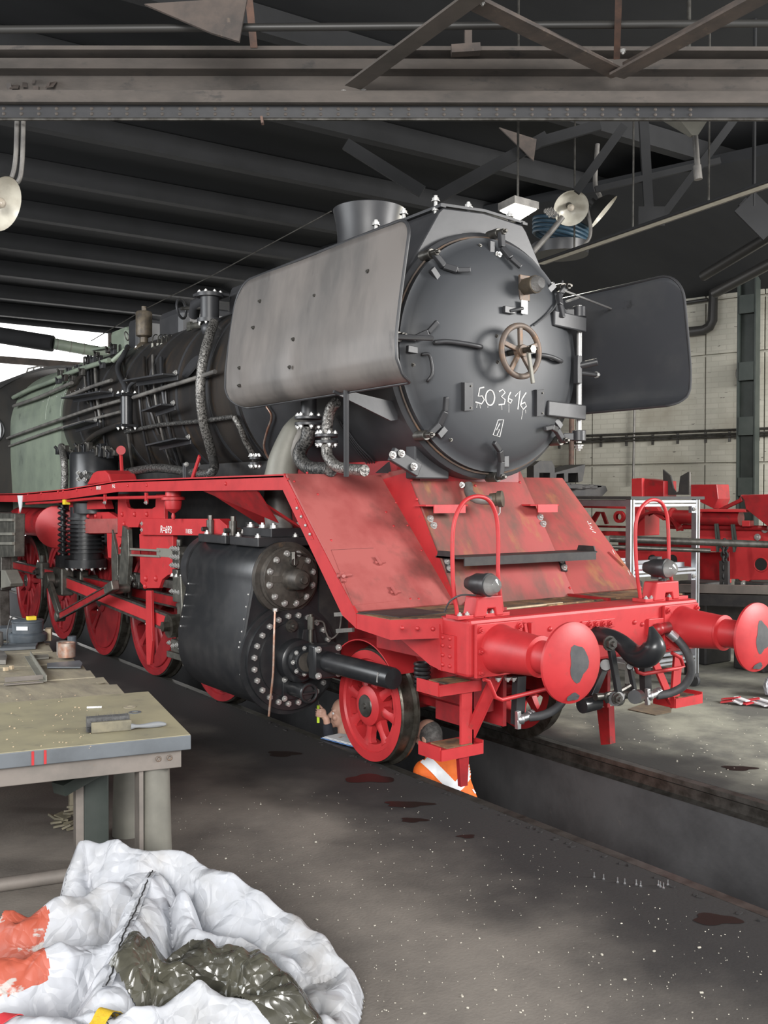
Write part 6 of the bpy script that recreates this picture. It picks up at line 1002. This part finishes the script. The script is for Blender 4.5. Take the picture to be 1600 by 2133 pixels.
for k in range(60): p_ = T(random.uniform(0, 190), random.uniform(1445, 1560)); s_ = random.uniform(.002, .006); b.box(p_+V((0, 0, s_*.4)), (s_, s_*1.5, s_*.7), Matrix.Rotation(random.uniform(0, 3), 3, 'Z'))
o = b.build('wood_dust', 'wood_light'); o['kind'] = 'stuff'; o['label'] = 'pale chips and dust strewn over the bench tops'; o['category'] = 'dust'; rootz(o)
solo(MB().cyl(B(.95, 3.2, HB+.012), B(.88, 3.28, HB+.15), .02, .014, n=12).ball(B(.88, 3.28, HB+.15), .022), 'mallet', 'grey_rust', 'short rusty handle leaning behind the wood block', 'handle')
# grey machine at the table end
t = thing('bench_grinder', 'grey-brown machine head with a pouring spout behind the table', 'machine', (-2.0, 4.2, 0)); gx = -2.0
def gm(pts, nm, mat, th=.3): MB().prism([P(*p, x=gx) for p in pts], (th, 0, 0)).build(nm, mat, t, .01)
gm([(-20, 1068), (30, 1070), (29, 1160), (-20, 1162)], 'switch_box', 'steel_grease', .12); gm([(-20, 1185), (10, 1188), (22, 1215), (20, 1222), (-20, 1230)], 'spout', 'leg_grey', .15); gm([(-20, 1222), (-2, 1222), (0, 1420), (-20, 1425)], 'stand', 'steel_dark', .12); gm([(-20, 1160), (2, 1160), (2, 1230), (-20, 1230)], 'neck', 'steel_dark', .12)
for py in (1083, 1112, 1132): MB().bar(P(-5, py, x=gx-.01), P(28, py, x=gx-.01), .03, .03).build('rail', 'leg_grey', t)

# ================================================================== BAGS
def worley(X, Y, n, seed, st=1.0):
    r_ = np.random.default_rng(seed); px_, py_ = r_.uniform(X.min()-.2, X.max()+.2, n), r_.uniform(Y.min()-.2, Y.max()+.2, n)*st
    f1 = np.full(X.shape, 9.); f2 = np.full(X.shape, 9.)
    for a, c in zip(px_, py_):
        d = np.hypot(X-a, Y*st-c); m_ = d < f1; f2 = np.where(m_, f1, np.minimum(f2, d)); f1 = np.where(m_, d, f1)
    return f1, f2
def polyline_d(X, Y, pts, hs):
    best = np.full(X.shape, 9.); hh = np.zeros(X.shape); sg = np.zeros(X.shape)
    for (a, ha), (c, hc_) in zip(zip(pts, hs), zip(pts[1:], hs[1:])):
        dx, dy = c.x-a.x, c.y-a.y; L2 = dx*dx+dy*dy; t_ = np.clip(((X-a.x)*dx+(Y-a.y)*dy)/L2, 0, 1); d = np.hypot(X-a.x-t_*dx, Y-a.y-t_*dy); m_ = d < best
        best = np.where(m_, d, best); hh = np.where(m_, ha+(hc_-ha)*t_, hh); sg = np.where(m_, np.sign(dx*(Y-a.y)-dy*(X-a.x)), sg)
    return best, hh, sg
gx_, gy_ = np.arange(-4.55, -2.45, .0062), np.arange(-3.75, -1.50, .0062); X, Y = np.meshgrid(gx_, gy_, indexing='ij')
rim_px = [(150, 1800, .36), (168, 1752, .44), (225, 1742, .46), (300, 1768, .43), (370, 1772, .41), (450, 1805, .37), (530, 1848, .33), (600, 1895, .27), (655, 1940, .22), (700, 1990, .16), (716, 2020, .12), (708, 2075, .10), (690, 2125, .09), (670, 2190, .08)]
rp = [P(a, c, z=h) for a, c, h in rim_px]; rh = [h for _, _, h in rim_px]
d_, h_, s_ = polyline_d(X, Y, rp, rh); inside = s_ < 0
if not inside[np.argmin(abs(gx_+3.4)), np.argmin(abs(gy_+2.6))]: inside = ~inside
H = np.where(inside, .10+(h_-.10)*np.exp(-(d_/.13)**2), h_*(1-(d_/.085)**2))
def ridge(pts, w_, base=.0):
    q = [P(a, c, z=h) for a, c, h in pts]; d, h, _ = polyline_d(X, Y, q, [h for _, _, h in pts]); return h*np.exp(-(d/w_)**2)
H = np.maximum(H, ridge([(318, 1815, .38), (290, 1880, .37), (255, 1960, .36), (222, 2050, .33)], .16)); H = np.maximum(H, ridge([(-60, 1895, .34), (60, 1895, .36), (180, 1860, .37), (310, 1815, .37)], .15)); H = np.maximum(H, ridge([(-60, 2010, .36), (60, 1990, .36), (170, 1960, .36), (230, 1950, .36)], .16)); H = np.maximum(H, ridge([(-60, 2120, .36), (90, 2110, .36), (200, 2100, .34)], .16))
H = np.maximum(H, ridge([(200, 2133, .30), (330, 2085, .30), (430, 2045, .30), (520, 2085, .24), (600, 2100, .20), (670, 2120, .15)], .11)); H = np.maximum(H, ridge([(330, 2200, .26), (600, 2190, .2)], .2)); H = np.maximum(H, ridge([(380, 1860, .34), (400, 1930, .28), (500, 1950, .24), (600, 2000, .18)], .10))
f1, f2 = worley(X, Y, 90, 3, .8); g1, g2 = worley(X+.04*np.sin(9*Y), Y+.04*np.sin(8*X), 420, 4, 1.3)
crum = .16*np.minimum(f2-f1, .16)-.02+.16*np.minimum(g2-g1, .08)-.012; fold = .012*np.sin(34*(X*.7+Y*.5)+3*np.sin(6*Y))+.008*np.sin(60*(X*.2-Y*.6)+4*np.sin(7*X))
cr = np.zeros(X.shape)
for k in range(1000):
    cx0, cy0 = rng.uniform(-4.5, -2.5), rng.uniform(-3.6, -1.6); an = rng.uniform(0, PI); w1_, w2_ = rng.uniform(.014, .06), rng.uniform(.05, .2); u_ = (X-cx0)*math.cos(an)+(Y-cy0)*math.sin(an); v_ = -(X-cx0)*math.sin(an)+(Y-cy0)*math.cos(an)
    cr += rng.choice((-1, 1))*rng.uniform(.004, .016)*np.maximum(0, 1-abs(u_)/w1_)*np.exp(-(v_/w2_)**2)
crum = (crum*.5+cr*.62)*np.where(inside & (d_ > .05), 1, .55)
Hb = H+(crum+fold)*np.clip(H/.12, 0, 1)
def field(Z, mask, thick=False):
    idx = -np.ones(X.shape, int); v_ = []; ii = np.argwhere(mask); 
    for n_, (i, j) in enumerate(ii): idx[i, j] = n_
    v_ = [(X[i, j], Y[i, j], max(Z[i, j], .003)) for i, j in ii]; fs = []
    a, b_, c, d = idx[:-1, :-1], idx[1:, :-1], idx[1:, 1:], idx[:-1, 1:]; ok = (a >= 0) & (b_ >= 0) & (c >= 0) & (d >= 0)
    fs = np.stack([a[ok], b_[ok], c[ok], d[ok]], 1).tolist(); m_ = MB(); m_.v = [V(q) for q in v_]; m_.f = fs; m_.s = [True]*len(fs); return m_
mask = (inside | (d_ < .084)) & (Hb > .004)
bag = field(Hb, mask).build('woven_bag', 'bag_white'); bag['label'] = 'big white woven bulk bag crumpled on the floor beside the bench'; bag['category'] = 'bulk bag'; bag.data.materials.append(MT['bag_red'])
def proj_np(x, y, z):
    q = V((x, y, z))-CAM; dz = q.dot(F); return 800+FPX*q.dot(R)/dz, 1066.5-FPX*q.dot(U)/dz
for p_ in bag.data.polygons:
    c = p_.center
    if c.x < -3.4 and c.z > .15:
        px, py = proj_np(*c)
        if -80 < px < 97+6*math.sin(py*.06) and 1892-px*.05 < py < 2078-px*.3: p_.material_index = 1
rootz(bag)
# olive foil inside the bag
fpoly = [P(a, c, z=.26) for a, c in ((222, 2052), (262, 2000), (330, 1968), (410, 1950), (490, 1962), (590, 1968), (640, 2010), (672, 2060), (690, 2110), (640, 2095), (570, 2090), (500, 2070), (440, 2035), (380, 2060), (320, 2085), (262, 2080))]
ins = np.zeros(X.shape, bool)
for a, c in zip(fpoly, fpoly[1:]+fpoly[:1]):
    cond = ((a.y > Y) != (c.y > Y)) & (X < (c.x-a.x)*(Y-a.y)/(c.y-a.y+1e-12)+a.x); ins ^= cond
e1_, e2_ = worley(X, Y, 60, 11, 1.); e3, e4 = worley(X+.03*np.sin(14*Y), Y, 300, 12, 1.)
dmin = np.full(X.shape, 9.)
for a, c in zip(fpoly, fpoly[1:]+fpoly[:1]): dmin = np.minimum(dmin, polyline_d(X, Y, [a, c], [0, 0])[0])
lift = np.clip(dmin/.10, 0, 1); Hf = np.maximum(H, .16)+.02+lift*(.07+.35*np.minimum(e2_-e1_, .12)-.02+.22*np.minimum(e4-e3, .06)+.02*np.sin(28*(X+.5*Y))+.9*cr)-.03*(1-lift)
foil = field(Hf, ins).build('plastic_foil', 'foil_olive'); foil['label'] = 'shiny olive plastic foil stuffed inside the white bulk bag'; foil['category'] = 'plastic foil'; rootz(foil)
def hgt(x, y, Z=Hb): i, j = int(np.clip(round((x-gx_[0])/.0062), 0, len(gx_)-1)), int(np.clip(round((y-gy_[0])/.0062), 0, len(gy_)-1)); return Z[i, j]
def drape(pts, wd, nm, mat, off=.008, parent=None, th=.003, n=40):
    path = catmull([P(*p) if len(p) == 2 else P(p[0], p[1], z=p[2]) for p in pts], n//(len(pts)-1)); vs = []
    hs_ = [hgt(q.x, q.y) for q in path]; hs_ = np.convolve(np.pad(hs_, 3, mode='edge'), np.ones(7)/7, 'valid')
    for i, q in enumerate(path):
        t_ = path[min(i+1, len(path)-1)]-path[max(i-1, 0)]; sd = V((-t_.y, t_.x, 0)).normalized()
        for s__ in (-.5, .5): p_ = q+sd*wd*s__; z = max(hs_[i], hgt(p_.x, p_.y)*.5+hs_[i]*.5)+off; vs += [(p_.x, p_.y, z), (p_.x, p_.y, z-th)]
    k = len(path); fs = []
    for i in range(k-1): a = 4*i; b_ = a+4; fs += [(a, a+2, b_+2, b_), (a+1, b_+1, b_+3, a+3), (a, b_, b_+1, a+1), (a+2, a+3, b_+3, b_+2)]
    m_ = MB().add(vs, fs, True); return m_, path, hs_
m_, path, hs_ = drape([(318, 1815, .38), (290, 1880, .37), (255, 1960, .36), (222, 2050, .33)], .030, 'seam', 'bag_white', .012); sm = m_.build('seam_tape', 'bag_white', bag)
m_ = MB(); m_.tube([q+V((.003*math.sin(i*2.4), 0, 0))+V((0, 0, hs_[i]-q.z+.016)) for i, q in enumerate(path)], .0028, 5); m_.build('seam_thread', 'thread_black', bag)
m_, path, hs_ = drape([(140, 2160, .36), (175, 2125, .36), (215, 2088, .36), (252, 2058, .36)], .05, 'strap', 'strap_yellow', .02); sp_ = m_.build('lifting_strap', 'strap_yellow', bag); sp_['label'] = 'yellow lifting strap'
m_ = MB(); sdv = (path[-1]-path[0]).cross(V((0, 0, 1))).normalized(); m_.tube([q+sdv*(.033+.012*math.sin(i*1.5))+V((0, 0, hs_[i]-q.z+.018)) for i, q in enumerate(path)], .002, 5); m_.build('strap_stitching', 'thread_black', bag)
m_, path, hs_ = drape([(-40, 2133, .36), (20, 2110, .36), (80, 2060, .36), (122, 2048, .36)], .05, 'band', 'tape_red', .012); m_.build('red_band', 'tape_red', bag)
# ================================================================== PAPERS, SCREWS
pp = thing('clipboard_papers', 'stack of papers and a blue folder beside the rail', 'papers', P(715, 1545, z=0))
for k, mt in enumerate(('paper_blue', 'paper', 'paper')):
    o_ = V((.012*k, -.01*k, .008+.006*k)); MB().prism([P(668, 1540, z=0)+o_, P(700, 1533, z=0)+o_, P(770, 1545, z=0)+o_, P(742, 1560, z=0)+o_], (0, 0, .004)).build('sheet', mt, pp)
MB().box(P(710, 1537, z=.02), (.04, .03, .012)).build('clip', 'zinc', pp)
scr = None
for u, v in ((918, 522), (955, 530), (1010, 543), (1038, 548), (1083, 552), (1101, 558), (1170, 555), (1178, 560), (1190, 565), (1207, 553)):
    p_ = P(750+u/1.882, 1550+v/1.882, z=0)
    if scr is None:
        m_ = MB().cyl((0, 0, 0), (0, 0, .006), .007, n=6).cyl((0, 0, .006), (0, 0, .028), .0032, n=8); scr = m_.build('screw', 'zinc'); o = scr
    else: o = scr.copy(); COL.objects.link(o)
    o.location = p_; o['label'] = 'small bright screw standing on its head near the pit edge'; o['category'] = 'screw'; o['group'] = 'screws standing on the floor'

# ================================================================== PEOPLE IN THE PIT
from mathutils.bvhtree import BVHTree
def cap(mb, a, c, r0, r1=None, n=14):
    a, c = V(a), V(c); r1 = r0 if r1 is None else r1; mb.cyl(a, c, r0, r1, n); mb.ball(a, r0, n=n, k=8); mb.ball(c, r1, n=n, k=8)
def fused(mb, name, mat, parent, vox=.008, smooth=4):
    o = mb.build('tmp_body', mat)
    r_ = o.modifiers.new('r', 'REMESH'); r_.mode = 'VOXEL'; r_.voxel_size = vox
    s_ = o.modifiers.new('s', 'SMOOTH'); s_.iterations = smooth; s_.factor = .5
    dg = bpy.context.evaluated_depsgraph_get(); me = bpy.data.meshes.new_from_object(o.evaluated_get(dg)); bpy.data.objects.remove(o)
    me.name = name; me.polygons.foreach_set('use_smooth', [True]*len(me.polygons)); me.materials.clear(); me.materials.append(MT[mat]); me.transform(Matrix.Translation(-wloc(parent)))
    ob = bpy.data.objects.new(name, me); COL.objects.link(ob); ob.parent = parent; return ob
def head_prims(mb, H_, f, up=V((0, 0, 1))):
    f = V(f).normalized(); s = up.cross(f).normalized(); up = f.cross(s); q = Matrix((f, s, up)).transposed()
    L_ = lambda a, b_, c: H_+f*a+s*b_+up*c
    mb.ball(L_(-.005, 0, .025), 1, (.098, .078, .10), 20, 14, q); mb.ball(L_(.022, 0, -.045), 1, (.072, .064, .085), 18, 12, q); mb.ball(L_(.066, 0, -.108), .028); cap(mb, L_(.088, 0, .0), L_(.116, 0, -.040), .011, .015)
    mb.ball(L_(.106, .013, -.045), .010); mb.ball(L_(.106, -.013, -.045), .010)
    cap(mb, L_(.080, -.042, .018), L_(.080, .042, .018), .014); cap(mb, L_(.086, -.02, -.074), L_(.086, .02, -.074), .008); cap(mb, L_(.084, -.016, -.086), L_(.084, .016, -.086), .009)
    for k in (-1, 1): mb.ball(L_(-.008, k*.079, -.02), 1, (.022, .010, .034), 12, 8, q); mb.ball(L_(.062, k*.042, -.04), .026)
    cap(mb, L_(-.02, 0, -.08), L_(-.05, 0, -.22), .056, .064); return L_, q
PF = -PITD
# person looking up at the cylinder with a marker light
HA = P(713, 1484, x=-.44); fA = V((-.86, .42, .10)); pa = thing('person', 'person in dark top standing in the pit, holding up a yellow marker light', 'person', (HA.x+.06, HA.y+.02, PF))
b = MB(); LA, qA = head_prims(b, HA, fA); sA = V((0, 0, 1)).cross(fA).normalized()
HH = P(666, 1484, x=-.70); neck = HA+V((.05, 0, -.22)); shN, shF = neck+sA*-.19+V((0, 0, -.06)), neck+sA*.19+V((0, 0, -.06))
if (shN-CAM).length > (shF-CAM).length: shN, shF = shF, shN
wr = HH+Rh*.055+V((0, 0, -.055)); el = P(690, 1556, x=-.60)
hipA = V((HA.x+.10, HA.y+.02, PF+.93)); cap(b, neck+V((0, 0, -.12)), hipA, .13, .12); cap(b, shN, shF, .06)
cap(b, shN, el, .048, .04); cap(b, el, wr, .04, .028)
for k in (-1, 1): kn = hipA+sA*.09*k+V((-.05, 0, -.46)); an = hipA+sA*.1*k+V((.02, 0, -.86)); cap(b, hipA+sA*.09*k, kn, .085, .06); cap(b, kn, an, .055, .04); cap(b, an+V((0, 0, -.03)), an+fA.normalized()*.15+V((0, 0, -.035)), .035)
e2a = shF+V((-.02, .05, -.28)); cap(b, shF, e2a, .048, .04); cap(b, e2a, e2a+V((-.12, .05, -.2)), .04, .028); b.ball(e2a+V((-.14, .06, -.24)), .045)
# hand: palm, four fingers round the marker, thumb
mk = HH-Rh*.012; b.ball(HH+Rh*.03+V((0, 0, -.01)), 1, (.026, .03, .046), 14, 10); cap(b, HH+Rh*.035+V((0, 0, -.03)), wr, .026, .027)
for i, (dz, ln) in enumerate(((.030, 1.0), (.010, 1.08), (-.010, 1.0), (-.028, .85))):
    o_ = HH+V((0, 0, dz)); q0, q1, q2, q3 = o_+Rh*.032-Fh*.02, o_+Rh*.010-Fh*.034*ln, o_-Rh*.022-Fh*.026*ln, o_-Rh*.030-Fh*.002
    cap(b, q0, q1, .0095, .009, 10); cap(b, q1, q2, .009, .0062, 10); cap(b, q2, q3, .0062, .0075, 10)
cap(b, HH+Rh*.035+Fh*.02+V((0, 0, .01)), HH+Rh*.012+Fh*.026+V((0, 0, .035)), .012, .011, 10); cap(b, HH+Rh*.012+Fh*.026+V((0, 0, .035)), HH-Rh*.006+Fh*.018+V((0, 0, .058)), .011, .009, 10)
fused(b, 'body', 'skin', pa, .006, 3)
j = MB(); cap(j, neck+V((0, 0, -.13)), hipA+V((0, 0, .02)), .155, .14); cap(j, shN, shF, .08); cap(j, shN, el, .066, .056); cap(j, el, wr+(el-wr)*.25, .055, .042); cap(j, shF, e2a, .066, .055); cap(j, e2a, e2a+V((-.10, .04, -.17)), .055, .042); cap(j, neck+V((0, 0, .02)), neck+V((0, 0, -.06)), .078, .1)
fused(j, 'jacket', 'cloth_dark', pa, .010, 3)
j = MB(); j.ball(hipA, .145)
for k in (-1, 1): kn = hipA+sA*.09*k+V((-.05, 0, -.46)); an = hipA+sA*.1*k+V((.02, 0, -.84)); cap(j, hipA+sA*.09*k, kn, .10, .078); cap(j, kn, an, .072, .06)
fused(j, 'trousers', 'cloth_dark', pa, .012, 3)
j = MB(); j.ball(LA(-.022, 0, .028), 1, (.090, .081, .096), 20, 14, qA); fused(j, 'hair', 'hair_grey', pa, .008, 2)
for k in (-1, 1): MB().ball(LA(.079, k*.031, -.006), .0115, n=12, k=8).build('eye', 'paper', pa); MB().ball(LA(.0872, k*.031, -.006), .0055, n=10, k=6).build('iris', 'thread_black', pa)
t = thing('marker_light', 'yellow-green marker light held upright in a raised hand', 'torch', mk+V((0, 0, -.07)))
MB().cyl(mk+V((0, 0, -.085)), mk+V((0, 0, .06)), .0125, n=16).build('barrel', 'hivis_marker', t); MB().cyl(mk+V((0, 0, .06)), mk+V((0, 0, .10)), .007, n=12).build('tip', 'steel_dark', t); MB().cyl(mk+V((0, 0, .0)), mk+V((0, 0, .02)), .0135, n=16).build('grip_ring', 'yellow', t)
# person in orange high-visibility jacket bending in the pit
TB = P(932, 1598, x=-.36); pb = thing('person', 'person in orange reflective jacket bending in the pit behind the wheel', 'person', (TB.x, TB.y, PF))
fB = V((-.30, .95, -.25)).normalized(); HBd = P(893, 1532, x=-.36); b = MB(); LB, qB = head_prims(b, HBd, fB, V((0, 0, 1)))
sB = V((0, 0, 1)).cross(fB).normalized(); nk = HBd-fB*.08+V((0, 0, -.16)); hipB = V((TB.x+.05, TB.y-.22, PF+.90)); shL, shR = nk+sB*.19+V((0, -.04, -.08)), nk-sB*.19+V((0, -.04, -.08))
cap(b, nk+V((0, -.05, -.12)), hipB, .12, .12); cap(b, shL, shR, .06)
arms = []
for s_, sh_ in ((1, shL), (-1, shR)):
    e_ = sh_+sB*s_*.06+V((0, .08, -.27)); w_ = e_+fB*.22+V((0, 0, .02)); arms.append((sh_, e_, w_)); cap(b, sh_, e_, .048, .04); cap(b, e_, w_, .04, .03); b.ball(w_+fB*.05, 1, (.03, .045, .02))
    for k in range(4): cap(b, w_+fB*.08+sB*(.016*(k-1.5)), w_+fB*(.13+.012*(k % 2))+sB*(.016*(k-1.5))+V((0, 0, -.02)), .0062, .0075, 8)
    cap(b, w_+fB*.04-sB*s_*.03, w_+fB*.09-sB*s_*.045, .010, .009, 8)
for k in (-1, 1): kn = hipB+sB*.09*k+fB*.10+V((0, 0, -.42)); an = V((kn.x, kn.y-.10, PF+.06)); cap(b, hipB+sB*.09*k, kn, .085, .06); cap(b, kn, an, .055, .04); cap(b, an+V((0, 0, -.02)), an+V((0, .15, -.025)), .035)
fused(b, 'body', 'skin', pb, .008, 3)
j = MB(); cap(j, nk+V((.02, -.07, -.12)), hipB+V((0, 0, .04)), .17, .165); j.ball(TB+V((.03, .05, -.08)), 1, (.20, .17, .22)); cap(j, shL, shR, .10)
for sh_, e_, w_ in arms: cap(j, sh_, e_, .085, .07); cap(j, e_, w_-fB*.03, .07, .052)
cap(j, nk+V((0, 0, .0)), nk+V((0, 0, -.08)), .085, .11); jk = fused(j, 'jacket', 'hivis_orange', pb, .012, 4)
j = MB(); j.ball(hipB, .16)
for k in (-1, 1): kn = hipB+sB*.09*k+fB*.10+V((0, 0, -.42)); an = V((kn.x, kn.y-.10, PF+.10)); cap(j, hipB+sB*.09*k, kn, .105, .08); cap(j, kn, an, .075, .062)
fused(j, 'trousers', 'hivis_orange', pb, .014, 3)
j = MB(); j.ball(LB(-.02, 0, .01), 1, (.097, .086, .105), 20, 14, qB); j.ball(LB(-.05, 0, -.06), 1, (.06, .07, .06), 16, 10, qB); fused(j, 'hair', 'hair_grey', pb, .008, 2)
bv = BVHTree.FromPolygons([v.co+wloc(pb) for v in jk.data.vertices], [tuple(p_.vertices) for p_ in jk.data.polygons])
def on_jacket(px, py):
    d = ray(px, py).normalized(); h = bv.ray_cast(CAM, d); return (h[0], h[1]) if h[0] is not None else (None, None)
def stripe(path, wpx, nm, mat):
    pts = catmull([V((a, c, 0)) for a, c in path], 10); rows = []
    for i, q in enumerate(pts):
        t_ = (pts[min(i+1, len(pts)-1)]-pts[max(i-1, 0)]).normalized(); nrm = V((-t_.y, t_.x, 0)); row = []
        for k in range(7):
            c = q+nrm*wpx*(k/6-.5); h, n_ = on_jacket(c.x, c.y); row.append(None if h is None else h+n_*.004)
        rows.append(row)
    m_ = MB()
    for r0, r1 in zip(rows, rows[1:]):
        for k in range(6):
            q4 = (r0[k], r0[k+1], r1[k+1], r1[k])
            if all(x is not None for x in q4) and max((q4[a]-q4[a-1]).length for a in range(4)) < .08: m_.add(q4, [(0, 1, 2, 3)], True)
    if m_.f: m_.build(nm, mat, pb)
stripe([(872, 1570), (900, 1595), (925, 1620), (948, 1640), (966, 1622), (978, 1600), (985, 1585)], 22, 'reflective_stripe', 'reflective'); stripe([(990, 1640), (1000, 1655), (1010, 1672)], 18, 'reflective_stripe', 'reflective'); stripe([(845, 1600), (858, 1580), (868, 1560), (872, 1545)], 30, 'yellow_panel', 'hivis_yellow')
